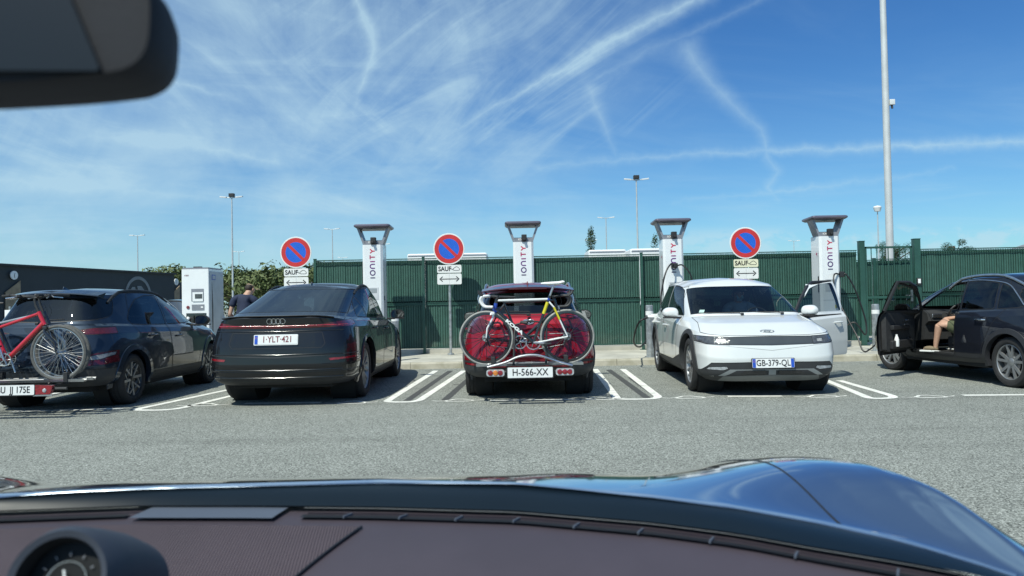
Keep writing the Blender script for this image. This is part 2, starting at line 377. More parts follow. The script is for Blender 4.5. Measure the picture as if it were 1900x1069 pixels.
A_['asphalt'] = ground_mat()
def sheet(name, pts, z, m):
    b = MB(); b.add([(p[0], p[1], z) for p in pts], [list(range(len(pts)))], m); return struct(b.build(name))
sheet('car_park_ground', [(-900, -300), (900, -300), (900, 1800), (-900, 1800)], 0, A_['asphalt'])
A_['concrete'] = mat('pavement_concrete', (.46, .445, .385), .9, 0, .22, 1.6, .3, 60); A_['kerb'] = mat('kerb_concrete', (.44, .42, .35), .9, 0, .30, 3.5, .35, 40, col2=(.30, .285, .22))
KY = 14.62; KZ = .125
def kerb_y(x): return KY-.012*x
b = MB(); x = -16.0
b.add([(-40, kerb_y(-40)+.16, KZ-.004), (34, kerb_y(34)+.16, KZ-.004), (34, 21.0, KZ+.0), (-40, 21.0, KZ)], [[0, 1, 2, 3]], A_['concrete'])
struct(b.build('pavement'))
b = MB(); x = -20.0
while x < 22:
    y = kerb_y(x+.5)
    sec = [(0, -.05), (.02, KZ-.03), (.045, KZ), (.17, KZ), (.17, -.05)]
    n = len(sec); vs = [(x+.004, y+p[0], p[1]) for p in sec]+[(x+.996, y+p[0], p[1]) for p in sec]
    b.add(vs, [list(range(n))[::-1], list(range(n, 2*n))]+[[i, i+n, (i+1) % n+n, (i+1) % n] for i in range(n)], A_['kerb']); x += 1.0
struct(b.build('kerb'))
def roadpaint():
    m = mat('road_marking_paint', (.74, .74, .69), .8, 0, .18, 9); nt = m.node_tree
    ob = N(nt, 'ShaderNodeTexCoord').outputs['Object']; w = noise(nt, ob, 38, 6, .7); a = RAMP(nt, w, .30, .40)
    w2 = RAMP(nt, noise(nt, ob, 3, 4, .6), .30, .42); a = M(nt, 'MULTIPLY', a, M(nt, 'ADD', M(nt, 'MULTIPLY', w2, .35), .65))
    nt.nodes['Principled BSDF'].inputs['Alpha'].default_value = 1; nt.links.new(a, nt.nodes['Principled BSDF'].inputs['Alpha']); return m
A_['mark'] = roadpaint(); A_['oldmark'] = mat('blacked_out_marking', (.065, .068, .068), .85, 0, .3, 20, .2, 90)
def g2(px, py): p = gr(px, py); return (p.x, p.y)
mk = MB()
def island(bl, br, fr, fl_, w=.105):
    """U shaped end of a pair of bay lines; back-left, back-right, front-right, front-left in pixels"""
    a, b_, c, d = g2(*bl), g2(*br), g2(*fr), g2(*fl_)
    mk.ribbon(rnd([(*a, 0), (*d, .16), (*c, .30), (*b_, 0)], .2, 6), w, A_['mark'], t=.004)
island((806, 688), (858, 688), (770, 746), (712, 746)); island((1101, 685), (1152, 685), (1222, 740), (1142, 741))
island((522, 702), (560, 702), (318, 761), (243, 761)); island((1500, 694), (1552, 706), (1662, 738), (1610, 740))
island((140, 716), (180, 716), (-130, 770), (-215, 770)); island((1950, 700), (2050, 706), (2160, 732), (2040, 734))
for (x0, x1, y0, y1) in ((452, 592, 748.5, 747), (905, 1062, 743, 741), (1345, 1446, 735.5, 735), (1780, 1960, 733.5, 732), (20, 225, 763.5, 758)):
    mk.ribbon([g2(x0, y0), g2(x1, y1)], .115, A_['mark'], t=.004)
def pict(px, py, s=1.0, ang=0.0):
    """little plug-in car outline painted on the ground"""
    c = g2(px, py); T = Matrix.Translation((c[0], c[1], .004)) @ Matrix.Rotation(ang, 4, 'Z') @ Matrix.Scale(s, 4)
    body = rnd([(-.20, -.13), (.14, -.13), (.20, -.10), (.20, -.01), (.13, .03), (.05, .13), (-.09, .13), (-.15, .02), (-.22, -.02)], .04, 3)
    mk.ribbon(body, .05, A_['mark'], T, closed=True); mk.ribbon([(-.22, -.06), (-.34, -.07), (-.42, -.02)], .035, A_['mark'], T); mk.ribbon([(.20, -.05), (.31, -.03), (.37, .02)], .035, A_['mark'], T)
for p in ((652, 746.5), (378, 751), (850, 742.5), (1110, 739.5), (1275, 737), (1520, 735), (1718, 735.5)): pict(*p, .85)
struct(mk.build('bay_markings'))
om = MB()
for (a, c) in (((833, 688), (752, 743)), ((884, 688), (822, 742)), ((1126, 686), (1196, 738)), ((1166, 700), (1215, 735)), ((170, 716), (10, 752))): om.ribbon([g2(*a), g2(*c)], .10, A_['oldmark'], t=.0025)
struct(om.build('blacked_out_markings'))
# ---------------------------------------------------------------- green slatted fence
FY = 17.35
A_['fence'] = mat('green_fence', (.024, .080, .062), .42, 0, .20, 2.2, .05, 40); A_['fence2'] = mat('green_slat', (.030, .094, .074), .5, 0, .22, 7); _nt = A_['fence2'].node_tree; _ob = N(_nt, 'ShaderNodeTexCoord').outputs['Object']; _s = N(_nt, 'ShaderNodeSeparateXYZ', ins={0: _ob})
_v = noise(_nt, COMB(_nt, M(_nt, 'MULTIPLY', _s.outputs[0], 9.0), M(_nt, 'MULTIPLY', _s.outputs[2], .5)), 1.0, 3, .8); _g = RAMP(_nt, _v, .30, .72)
_src = _nt.nodes['Principled BSDF'].inputs['Base Color'].links[0].from_socket; _m = N(_nt, 'ShaderNodeMix', data_type='RGBA'); _nt.links.new(M(_nt, 'MULTIPLY', _g, .45), _m.inputs[0]); _nt.links.new(_src, _m.inputs[6]); _m.inputs[7].default_value = (.075, .15, .12, 1)
_d = M(_nt, 'MULTIPLY', RAMP(_nt, _s.outputs[2], .62, .22), RAMP(_nt, noise(_nt, _ob, 4, 4, .6), .35, .6)); _m2 = N(_nt, 'ShaderNodeMix', data_type='RGBA'); _nt.links.new(M(_nt, 'MULTIPLY', _d, .30), _m2.inputs[0]); _nt.links.new(_m.outputs[2], _m2.inputs[6]); _m2.inputs[7].default_value = (.16, .15, .12, 1); _nt.links.new(_m2.outputs[2], _nt.nodes['Principled BSDF'].inputs['Base Color'])
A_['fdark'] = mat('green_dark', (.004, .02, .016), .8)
def fence_panel(root, x0, x1, y0, y1, zb, zt, name='slat_panel', open_top=True):
    """welded panel with plastic slats pushed in; runs from (x0,y0) to (x1,y1)"""
    b = MB(); L_ = sqrt((x1-x0)**2+(y1-y0)**2); T = Matrix.Translation((x0, y0, 0)) @ Matrix.Rotation(atan2(y1-y0, x1-x0), 4, 'Z')
    n = max(1, int(L_/.055)); st = L_/n; zm = (zb+zt)/2+.02
    for i in range(n):
        c = (i+.5)*st; j = random.uniform(-.005, .005); e = random.uniform(-.012, .012)
        b.box((c, j, (zb+zm)/2-.02), (st*.70, .008, zm-zb-.07), A_['fence2'], T); b.box((c, -j, (zm+zt)/2-.005+e/2), (st*.70, .008, zt-zm-.09+e), A_['fence2'], T)
        b.box((c-st/2, -.012, (zb+zt)/2), (.006, .006, zt-zb), A_['fence'], T)
    for z in (zb+.02, zm-.05, zm, zt-.10):
        b.box((L_/2, -.022, z), (L_, .012, .014), A_['fence'], T); b.box((L_/2, .018, z), (L_, .012, .014), A_['fence'], T)
    b.box((L_/2, -.008, zm-.025), (L_, .022, .035), A_['fence'], T); b.box((L_/2, -.004, zb+.02), (L_, .03, .03), A_['fence'], T)
    b.box((L_/2, .0, zt+.004), (L_, .05, .018), A_['fence'], T)
    # folded wire ridge near the top
    for i in range(n):
        c = (i+.5)*st; b.box((c, -.03, zt-.075), (.008, .008, .06), A_['fence'], T, rot=(.7, 0, 0)); b.box((c, -.03, zt-.030), (.008, .008, .06), A_['fence'], T, rot=(-.7, 0, 0))
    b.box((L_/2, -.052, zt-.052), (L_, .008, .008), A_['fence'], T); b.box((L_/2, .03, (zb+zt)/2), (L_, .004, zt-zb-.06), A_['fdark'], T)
    b.build(name, root)
def post(root, x, y, zb, zt, s=.08, name='post'):
    b = MB(); b.box((x, y, (zb+zt)/2), (s, s, zt-zb), A_['fence'], bev=.006); b.box((x, y, zt+.008), (s+.012, s+.012, .016), A_['fence'], bev=.004); b.box((x, y, zb+.004), (s+.09, s+.06, .01), A_['fence']); b.build(name, root)
ZB, ZT = .235, 2.30
fr = empty('fence', (0, FY, 0), 0, 'long green slatted fence behind the chargers, left of the gate', 'fence')
XL, GX0, GX1 = -4.52, 8.02, 9.26
k = 0; xs = [XL+(GX0-.05-XL)*i/5 for i in range(6)]
for i in range(5): fence_panel(fr, xs[i]+.03, xs[i+1]-.03, 0, 0, ZB, ZT)
for i in range(5): post(fr, xs[i], -.075 if i else 0, KZ, ZT+.03, .06)
fence_panel(fr, XL, XL-.10, .05, 2.4, ZB, ZT)
fr2 = empty('fence', (0, FY, 0), 0, 'green slatted fence running on to the right of the gate', 'fence')
for i in range(5): fence_panel(fr2, GX1+.12+2.5*i, GX1+2.56+2.5*i, 0, 0, ZB, ZT); post(fr2, GX1+2.6+2.5*i, -.06, KZ, ZT+.03, .06)
fr3 = empty('fence', (0, FY+1.9, 0), 0, 'lower green slatted screen standing behind the gate', 'fence')
fence_panel(fr3, 7.6, 9.2, 0, 0, ZB, 2.16); post(fr3, 9.25, 0, KZ, 2.2, .07); fence_panel(fr3, 9.3, 12.5, 0, .0, ZB, 2.18); post(fr3, 7.55, 0, KZ, 2.2, .07)
fb = MB(); fb.box(((XL+GX0)/2, FY+.02, (KZ+ZB)/2-.01), (GX0-XL, .16, ZB-KZ-.01), A_['concrete'], bev=.006); fb.build('fence_footing', None); fo = bpy.data.objects['fence_footing']; struct(fo)
fb = MB(); fb.box(((GX1+24)/2, FY+.02, (KZ+ZB)/2-.01), (24-GX1, .16, ZB-KZ-.01), A_['concrete'], bev=.006); struct(fb.build('fence_footing'))
gt = empty('gate', (0, FY-.06, 0), 0, 'green barred steel gate with two tall square posts', 'gate')
post(gt, GX0, 0, KZ, 2.50, .12); post(gt, GX1+.02, 0, KZ, 2.53, .14)
b = MB()
for z in (.22, 2.36): b.box(((GX0+GX1)/2, 0, z), (GX1-GX0-.16, .04, .045), A_['fence'], bev=.005)
for x in (GX0+.10, GX1-.10): b.box((x, 0, 1.29), (.04, .04, 2.18), A_['fence'], bev=.005)
b.box(((GX0+GX1)/2, 0, 1.22), (GX1-GX0-.2, .03, .05), A_['fence']); b.build('gate_frame', gt)
nb = 7
for i in range(nb):
    x = GX0+.10+(GX1-GX0-.20)*(i+1)/(nb+1); b = MB(); b.tube([(x, 0, .22), (x, 0, 2.36)], .011, A_['fence'], 8); b.build('bar', gt)
b = MB(); b.box((GX1-.12, -.03, 1.24), (.05, .03, .26), A_['steel'], bev=.006); b.tube([(GX1-.12, -.06, 1.25), (GX1-.28, -.065, 1.25)], .011, A_['steel'], 8); b.build('gate_lock', gt)
b = MB(); b.box((GX1+.02, -.085, 1.56), (.10, .04, .16), A_['blackp'], bev=.012); b.box((GX1+.02, -.108, 1.57), (.06, .006, .10), A_['white'], bev=.002)
tag(b.build('keypad'), 'black keypad box with pale face on the right gate post', 'keypad').location = (0, FY-.06, 0)
# ---------------------------------------------------------------- street furniture
def ion_letters(b, T, h, w, sw, cols):
    """rounded capitals read upward: strokes drawn one above another; letter x runs up the column"""
    def arc(cx, cy, r, a0, a1, n=10): return [(cx+r*cos(a0+(a1-a0)*i/n), cy+r*sin(a0+(a1-a0)*i/n)) for i in range(n+1)]
    hh = w/2; L_ = [("I", [[(0, -hh), (0, hh)]], .05), ("O", ['O'], .3), ("n", ['n'], .3), ("I", [[(0, -hh), (0, hh)]], .05),
         ("T", [[(-hh*.85, hh), (hh*.85, hh)], [(0, -hh), (0, hh)]], .22), ("Y", [[(-hh*.85, hh), (0, 0), (hh*.85, hh)], [(0, 0), (0, -hh)]], .22)]
    adv = {'I': .6, 'O': 1.35, 'n': 1.25, 'T': 1.15, 'Y': 1.2}; tot = sum(adv[l[0]] for l in L_); u = h/tot; x = 0
    for i, (c, st, _) in enumerate(L_):
        cx = x+adv[c]*u/2; x += adv[c]*u
        TT = T @ Matrix.Translation((cx-h/2, 0, 0)); m = cols[i]; r = hh
        if c == 'O': b.ribbon([(r*cos(a), r*sin(a)) for a in [2*pi*j/20 for j in range(20)]], sw, m, TT, closed=True)
        elif c == 'n': b.ribbon([(-r*.85, -hh)]+[(r*.85*cos(pi-a), hh-r*.85+r*.85*sin(a)) for a in [pi*j/12 for j in range(13)]]+[(r*.85, -hh)], sw, m, TT)
        else:
            for s_ in st: b.ribbon(s_, sw, m, TT)
A_['chw'] = mat('charger_white', (.76, .78, .79), .3, 0, .04, 3, coat=.6)
A_['chg'] = mat('charger_grey', (.27, .28, .31), .4, .3); A_['halo'] = mat('halo_purple_grey', (.17, .155, .20), .32, .4)
A_['cable'] = mat('black_cable', (.012, .012, .013), .5)
lc = [mat('letter_%s' % n, c, .4) for n, c in (('plum', (.06, .04, .12)), ('violet', (.085, .04, .16)), ('purple', (.13, .035, .19)), ('magenta', (.26, .025, .17)), ('crimson', (.45, .02, .11)), ('red', (.55, .03, .08)))]
def charger():
    root = empty('charging_post')
    w, d, H = .43, .50, 2.53; fy = -.25
    b = MB(); c = .045
    plan = [(-w/2, fy+c), (-w/2+c, fy), (w/2-c, fy), (w/2, fy+c), (w/2, fy+d-c), (w/2-c, fy+d), (-w/2+c, fy+d), (-w/2, fy+d-c)]
    b.prism(plan, .12, H-KZ, A_['chw'], 'z'); b.prism([(x*.97, y*.97) for x, y in plan], H-KZ, H-KZ+.012, A_['chg'], 'z'); b.build('cabinet', root)
    b = MB(); b.prism([(x*1.04, y*1.04) for x, y in plan], 0, .12, A_['blackp'], 'z'); b.build('plinth', root)
    z0 = H-KZ+.012; b = MB()
    bot, top, zt = .165, .335, .345
    for sg in (1, -1):
        sec = [(sg*bot, z0), (sg*(bot+.045), z0), (sg*(top+.0), z0+zt), (sg*(top-.048), z0+zt)]
        b.prism(sec, fy+.06, fy+.36, A_['chg'], 'y')
    b.prism([(-bot-.05, z0), (bot+.05, z0), (bot+.045, z0+.09), (-bot-.045, z0+.09)], fy+.10, fy+.32, A_['chg'], 'y'); b.build('halo_arm', root)
    T = frame((0, fy+.095, z0+.048), (1, 0, 0), (0, 0, 1)); b = MB(); b.text("IONITY", .055, A_['white'], T, 1.15, bold=.0015); b.build('halo_lettering', root)
    b = MB(); hp = rnd([(-.385, -.32), (.385, -.32), (.385, .32), (-.385, .32)], .07, 4); k = len(hp); vs = []; cy = fy+.24
    for (zz, sc) in ((.0, .88), (.028, .99), (.045, 1.0), (.062, .985), (.074, .93)): vs += [(p[0]*sc, cy+p[1]*sc, z0+zt-.006+zz-.03*(p[1]*sc)) for p in hp]
    fs = [[i*k+j, i*k+(j+1) % k, (i+1)*k+(j+1) % k, (i+1)*k+j] for i in range(4) for j in range(k)]+[list(range(k))[::-1], [4*k+j for j in range(k)]]
    b.add(vs, fs, A_['halo'], True); b.build('halo', root)
    b = MB(); b.box((.02, fy+.02, z0+.07), (.11, .11, .15), A_['blackp'], bev=.02); b.box((.02, fy-.05, z0+.04), (.05, .10, .04), A_['blackp'], bev=.01); b.build('cable_arm', root)
    b = MB(); T = frame((-.0, fy-.003, 2.13-KZ), (0, 0, 1), (-1, 0, 0)); ion_letters(b, T, .66, .10, .022, lc); b.build('lettering', root)
    b = MB(); T = frame((-w/2-.003, fy+.17, 2.16-KZ), (0, -1, 0), (0, 0, 1))
    b.poly([(-.05, .01), (.0, -.015), (.045, -.06), (.02, .0), (.055, .03), (.005, .02), (-.015, .06), (-.012, .015)], lc[4], T); b.build('bird_emblem', root)
    b = MB(); b.box((-w/2-.004, fy+.10, 1.52-KZ), (.012, .035, .34), A_['blackp'], bev=.003); b.box((w/2+.004, fy+.10, 1.40-KZ), (.012, .035, .10), A_['blackp'], bev=.003); b.build('side_slot', root)
    b = MB(); b.box((0, fy-.002, 1.50-KZ), (.24, .006, .26), mat('panel_pale_grey', (.58, .60, .62), .35), bev=.002); b.box((0, fy-.0055, 1.56-KZ), (.17, .003, .10), mat('screen_off', (.30, .33, .35), .2), bev=.001)
    for zz in (1.18, .62): b.box((0, fy-.0005, zz-KZ), (w-2*c-.004, .003, .004), A_['chg'])
    for sg in (1, -1): b.box((sg*(w/2+.0005), fy+.07, 1.1), (.003, .004, 2.0), A_['chg'])
    b.box((.10, fy-.002, .92), (.05, .004, .07), mat('sticker_yellow', (.6, .5, .08), .5)); b.build('control_panel', root)
    return root
ch0 = charger(); CH = []
spots = [(-2.93, 16.15, 'white charging post behind the black fastback'), (.255, 16.15, 'white charging post rising above the roof of the red crossover'),
         (3.42, 16.15, 'white charging post with cable plugged into the white car'), (6.72, 16.15, 'white charging post beside the gate with two hanging black cables')]
for i, (x, y, lb) in enumerate(spots):
    o = ch0 if i == 0 else copy_tree(ch0); o.location = (x, y, KZ); tag(o, lb, 'charging post', 'charging posts along the fence'); CH.append(o)
for x, y, h, lb in ((2.72, 15.0, 1.03, 'round galvanised bollard left of the white car'), (7.45, 15.5, .96, 'round galvanised bollard in front of the gate'), (-2.38, 15.3, 1.0, 'round galvanised bollard at the nose of the black car'), (-4.65, 15.6, 1.0, 'pale round bollard beside the grey-white charging cabinet')):
    b = MB(); b.lathe([(.001, h), (.055, h), (.075, h-.015), (.076, 0), (.11, 0), (.11, .012), (.076, .012)], A_['steel'], 'z', 24); b.lathe([(.0765, h-.12), (.0765, h-.20)], A_['white'], 'z', 24); o = tag(b.build('bollard'), lb, 'bollard', 'steel bollards along the kerb'); o.location = (x, y, KZ)
def cable_obj(name, pts, label, r=.016, group='charging cables'):
    b = MB(); b.tube(spline(pts, 10), r, A_['cable'], 8); o = b.build(name); tag(o, label, 'cable', group); return o
# no-parking signs
A_['sred'] = mat('sign_red', (.55, .035, .035), .42, 0, .12, 5); A_['sblue'] = mat('sign_blue', (.015, .12, .60), .42, 0, .12, 5); A_['swhite'] = mat('sign_white', (.75, .76, .74), .4, 0, .05, 5); A_['syel'] = mat('sign_faded_yellow', (.74, .72, .52), .45, 0, .08, 5)
def sign(x, y, zc, label, yel=False):
    root = empty('no_parking_sign', (x, y, KZ), 0, label, 'sign', 'no-parking signs in front of the fence'); zc -= KZ
    b = MB(); b.tube([(0, .045, 0), (0, .045, zc+.25)], .030, A_['steel'], 16); b.lathe([(.03, .03), (.07, .03), (.075, 0)], A_['steel'], 'z', 16, Matrix.Translation((0, .045, 0))); b.build('pole', root)
    F = frame((0, 0, zc), (1, 0, 0), (0, 0, 1)); R = .345; b = MB()
    b.lathe([(.001, -.012), (R, -.012), (R+.004, -.004), (R, .001), (.001, .001)], A_['swhite'], 'z', 56, F)
    b.lathe([(R*.93, .003), (R*.66, .003)], A_['sred'], 'z', 56, F); b.lathe([(R*.66, .002), (.001, .002)], A_['sblue'], 'z', 56, F)
    b.box((0, 0, .004), (R*1.36, R*.19, .003), A_['sred'], F @ Matrix.Rotation(radians(-45), 4, 'Z')); b.build('sign_disc', root)
    def pn(z, h, m): 
        F = frame((0, 0, z), (1, 0, 0), (0, 0, 1)); b = MB(); pl = rnd([(-.27, -h/2), (.27, -h/2), (.27, h/2), (-.27, h/2)], .035, 4); b.prism(pl, -.012, 0, m, 'z', F); return b, F
    b, F = pn(zc-R-.10, .175, A_['syel'] if yel else A_['swhite'])
    b.text("SAUF", .140, A_['ink'], F @ Matrix.Translation((-.10, -.002, .003)), .90, bold=.0035)
    car = rnd([(.095, -.035), (.22, -.035), (.235, -.01), (.20, .03), (.155, .05), (.11, .02), (.08, .0)], .02, 3); b.ribbon(car, .010, A_['ink'], F @ Matrix.Translation((0, 0, .002)), closed=True); b.ribbon([(.085, -.02), (.06, -.015), (.05, .0)], .012, A_['ink'], F @ Matrix.Translation((0, 0, .002))); b.build('sign_panel', root)
    b, F = pn(zc-R-.325, .24, A_['swhite']); G = F @ Matrix.Translation((0, 0, .002))
    b.ribbon([(-.18, 0), (.18, 0)], .018, A_['ink'], G); b.ribbon([(-.15, .055), (-.21, 0), (-.15, -.055)], .020, A_['ink'], G); b.ribbon([(.15, .055), (.21, 0), (.15, -.055)], .020, A_['ink'], G); b.ribbon([(0, .115), (0, -.115)], .003, A_['steel'], G); b.build('arrow_panel', root)
sign(-4.78, 16.72, 2.46, 'round red and blue no-parking sign above the roof of the black fastback'); sign(-1.385, 16.75, 2.475, 'round red and blue no-parking sign on a full visible pole left of the red crossover'); sign(5.16, 16.6, 2.47, 'round red and blue no-parking sign with yellowed SAUF panel above the white car', True)
# light masts
def mast(x, y, H, label, heads=2, r=.10):
    root = empty('light_mast', (x, y, 0), 0, label, 'light mast', 'light masts behind the fence')
    b = MB(); b.tube([(0, 0, 0), (0, 0, H*.5), (0, 0, H)], [r, r*.8, r*.55], A_['mast'], 12); b.build('pole', root)
    if heads == 2:
        for sg in (1, -1):
            b = MB(); b.tube([(0, 0, H-.05), (sg*.55, 0, H+.02)], .04, A_['mast'], 8); b.box((sg*.78, -.1, H+.03), (.62, .36, .13), A_['mhead'], bev=.04, rot=(radians(8), sg*radians(-6), 0)); b.build('lamp_head', root)
        b = MB(); b.box((0, 0, H+.22), (.5, .4, .34), A_['blackp'], bev=.05); (b.build('box', root) if H > 11 and y < 75 else None)
    elif heads == 1:
        b = MB(); b.lathe([(.001, H+.35), (.20, H+.32), (.24, H+.24), (.17, H), (.05, H-.02)], A_['mhead'], 'z', 16); b.build('lamp_head', root)
A_['mast'] = mat('mast_grey', (.50, .53, .54), .5, .3, .1, 3); A_['mhead'] = mat('lamp_head_white', (.70, .72, .72), .4)
for px, py, H, hd, lb in ((432, 366, 12, 2, 'tall grey light mast with a dark box between its two lamps'), (1185, 333, 12, 2, 'tallest twin light mast rising behind the fence right of centre'), (256, 437, 12, 2, 'thin light mast rising above the dark building'), (618, 425, 12, 2, 'twin light mast between the left sign and the first post halo'),
      (1127, 404, 12, 2, 'faint twin light mast right of the poplar tree'), (444, 467, 12, 2, 'short distant twin light mast beside the tall one on the left'), (714, 453, 12, 2, 'distant twin light mast right of the left charging post'), (1475, 447, 12, 2, 'distant twin light mast right of the yellowed sign'), (637, 478, 12, 2, 'very small distant twin light mast above the fence corner'),
      (1098, 446, 12, 2, 'small light mast head against the poplar tree'), (1632, 392, 6.4, 1, 'single thin lamp post left of the big pole')):
    Y = (H-CAMZ)*1400/(hz(px)-py); mast((px-950)/1400*Y, Y, H, lb, hd, .10 if H > 8 else .055)
root = empty('light_mast', (11.05, 22, 0), 0, 'very tall white tapered pole rising out of the picture on the right', 'light mast')
b = MB(); b.tube([(0, 0, 0), (0, 0, 5), (0, 0, 10), (0, 0, 15)], [.115, .10, .085, .065], mat('white_mast', (.58, .60, .60), .5, .2, .1, 2), 20); b.build('pole', root)
b = MB(); b.box((.16, -.03, 6.90), (.14, .14, .16), A_['mhead'], bev=.02); b.tube([(.05, 0, 6.95), (.16, 0, 6.98)], .02, A_['blackp'], 6); b.tube([(.16, -.03, 6.82), (.16, -.05, 6.72)], .03, A_['blackp'], 8); b.build('camera_box', root)
# ---------------------------------------------------------------- trucks behind the fence
A_['truck'] = mat('lorry_white', (.72, .73, .73), .45, 0, .06, 1.2)
def truck(px0, px1, py, Y, label, h=4.0, name='lorry'):
    a = (px0-950)/1400*Y; c = (px1-950)/1400*Y; L_ = c-a; top = CAMZ+(hz((px0+px1)/2)-py)/1400*Y
    root = empty(name, ((a+c)/2, Y, 0), 0, label, 'lorry', 'lorries behind the fence')
    b = MB(); b.box((0, 0, (top+1.0)/2), (L_, 2.5, top-1.0), A_['truck'], bev=.14); b.box((0, -1.26, top-.12), (L_-.1, .03, .05), A_['chg']); b.build('trailer_box', root)
    b = MB(); b.box((0, 0, .9), (L_, 1.0, .2), A_['blackp']); b.build('chassis', root)
    for k in (-.35, -.2, .32):
        for s_ in (-1, 1): b = MB(); b.lathe([(.001, -.15), (.3, -.15), (.5, -.12), (.5, .12), (.3, .15), (.001, .15)], A_['tyre'], 'y', 20, Matrix.Translation((k*L_, s_*1.05, .5))); b.build('wheel', root)
truck(762, 906, 472.5, 44, 'long white lorry roof behind the middle no-parking sign'); truck(1089, 1157, 466, 40, 'short white vehicle roof behind the fence right of the poplar'); truck(1164, 1235, 464, 38, 'white vehicle roof just left of the third charging post')
# ---------------------------------------------------------------- trees
def leafmat(name, c, c2):
    m = mat(name, c, .6, 0, .3, .9, col2=c2); b = m.node_tree.nodes['Principled BSDF']; b.inputs['Specular IOR Level'].default_value = .2
    return m
LM = [leafmat('leaves_dark', (.07, .10, .035), (.13, .155, .065)), leafmat('leaves_mid', (.085, .115, .04), (.14, .165, .07)), leafmat('leaves_poplar', (.022, .050, .018), (.050, .085, .030)), leafmat('needles', (.030, .060, .030), (.060, .090, .050))]
A_['bark'] = mat('bark', (.10, .08, .055), .9, 0, .3, 6, .4, 20)
def tree(x, y, h, w, label, lm, kind='round', n=2600, seed=1, group=None, name='tree'):
    rg = random.Random(seed); root = empty(name, (x, y, 0), 0, label, 'tree', group)
    b = MB(); b.tube([(0, 0, 0), (.05, 0, h*.3), (0, .05, h*.75)], [h*.035, h*.026, h*.008], A_['bark'], 8)
    tips = []
    for i in range(9):
        a = rg.uniform(0, 6.28); z = h*rg.uniform(.25, .7); r = w*rg.uniform(.25, .42)*(1 if kind != 'poplar' else .6); p = Vector((r*cos(a), r*sin(a), z+h*.14)); b.tube([(0, 0, z), p*.5+Vector((0, 0, z*.5)), p], [h*.012, h*.008, h*.003], A_['bark'], 5)
    b.build('trunk', root)
    V_, F_ = [], []; cl = []
    nc = 26 if kind != 'poplar' else 30
    for i in range(nc):
        if kind == 'poplar':
            t = rg.random(); z = h*(.12+.86*t); rad = w*.5*(sin(pi*min(1, (t*.85+.13)))**.7); a = rg.uniform(0, 6.28); rr = rad*rg.uniform(.1, .75); cl.append((Vector((rr*cos(a), rr*sin(a), z)), w*rg.uniform(.14, .24), 1.9))
        else:
            a = rg.uniform(0, 6.28); t = rg.random()**.6; ph = rg.uniform(-.5, 1.0); cl.append((Vector((w*.40*t*cos(a)*cos(ph), w*.40*t*sin(a)*cos(ph), h*.60+h*.33*sin(ph)*t*(1 if kind == 'round' else .8))), w*rg.uniform(.10, .22), .8))
    for i in range(n):
        c, r, vz = cl[rg.randrange(len(cl))]
        d = Vector((rg.gauss(0, 1), rg.gauss(0, 1), rg.gauss(0, 1))).normalized()*(rg.random()**.35)
        p = c+Vector((d.x*r, d.y*r, d.z*r*vz)); s_ = w*rg.uniform(.010, .026)+.03
        if kind == 'needle': s_ *= .8
        nrm = (d+Vector((rg.uniform(-.8, .8), rg.uniform(-.8, .8), rg.uniform(-.2, 1)))).normalized(); t1 = nrm.orthogonal().normalized(); t1.rotate(Matrix.Rotation(rg.uniform(0, 6.28), 3, nrm)); t2 = nrm.cross(t1)*(.55 if kind != 'needle' else .22)
        k = len(V_); V_ += [p+t1*s_*1.6, p+t2*s_, p-t1*s_*1.6, p-t2*s_]; F_.append([k, k+1, k+2, k+3])
    b = MB(); b.add(V_, F_, lm, False); b.build('crown', root)
    return root
rg = random.Random(4); i = 0
for px, py, Y, w, li, lb in ((305, 494, 92, 5.2, 1, 'leafy green tree behind the right end of the dark building'), (338, 500, 98, 4.2, 1, 'small tree between the dark building and the charging cabinet'), (452, 497, 85, 6.0, 0, 'leafy tree above the head of the man by the black car'), (487, 499, 80, 5.0, 0, 'green tree just left of the left no-parking sign'),
       (520, 489, 62, 4.6, 0, 'darker taller tree behind the left no-parking sign'), (560, 490, 88, 6.0, 1, 'pale green tree between the left sign and the fence corner'), (425, 503, 90, 5.0, 1, 'tree right behind the charging cabinet'), (598, 499, 95, 4.0, 0, 'tree just at the left end of the green fence')):
    top = CAMZ+(hz(px)-py)/1400*Y; tree((px-950)/1400*Y, Y, top*1.03, w*1.5, lb, LM[li], 'round', 3400, i+3, 'trees beyond the car park'); i += 1
for px, py, Y, w, lb in ((1099, 425, 95, 2.2, 'dark slender poplar rising above the white vehicle roof'), (1218, 434, 92, 2.2, 'dark slender poplar left of the third charging post')):
    top = CAMZ+(hz(px)-py)/1400*Y; tree((px-950)/1400*Y, Y, top, w, lb, LM[2], 'poplar', 3000, i+5, None, 'poplar_tree'); i += 1
for px, py, Y, w, lb, kd in ((1772, 438, 55, 2.2, 'spiky evergreen crown showing above the fence right of the big pole', 'needle'), (1655, 442, 60, 3.0, 'feathery evergreen crown behind the gate and the big pole', 'needle')):
    top = CAMZ+(hz(px)-py)/1400*Y; tree((px-950)/1400*Y, Y, top*1.16, w*1.25, lb, LM[3], kd, 6000, i+9, None, 'conifer_tree'); i += 1
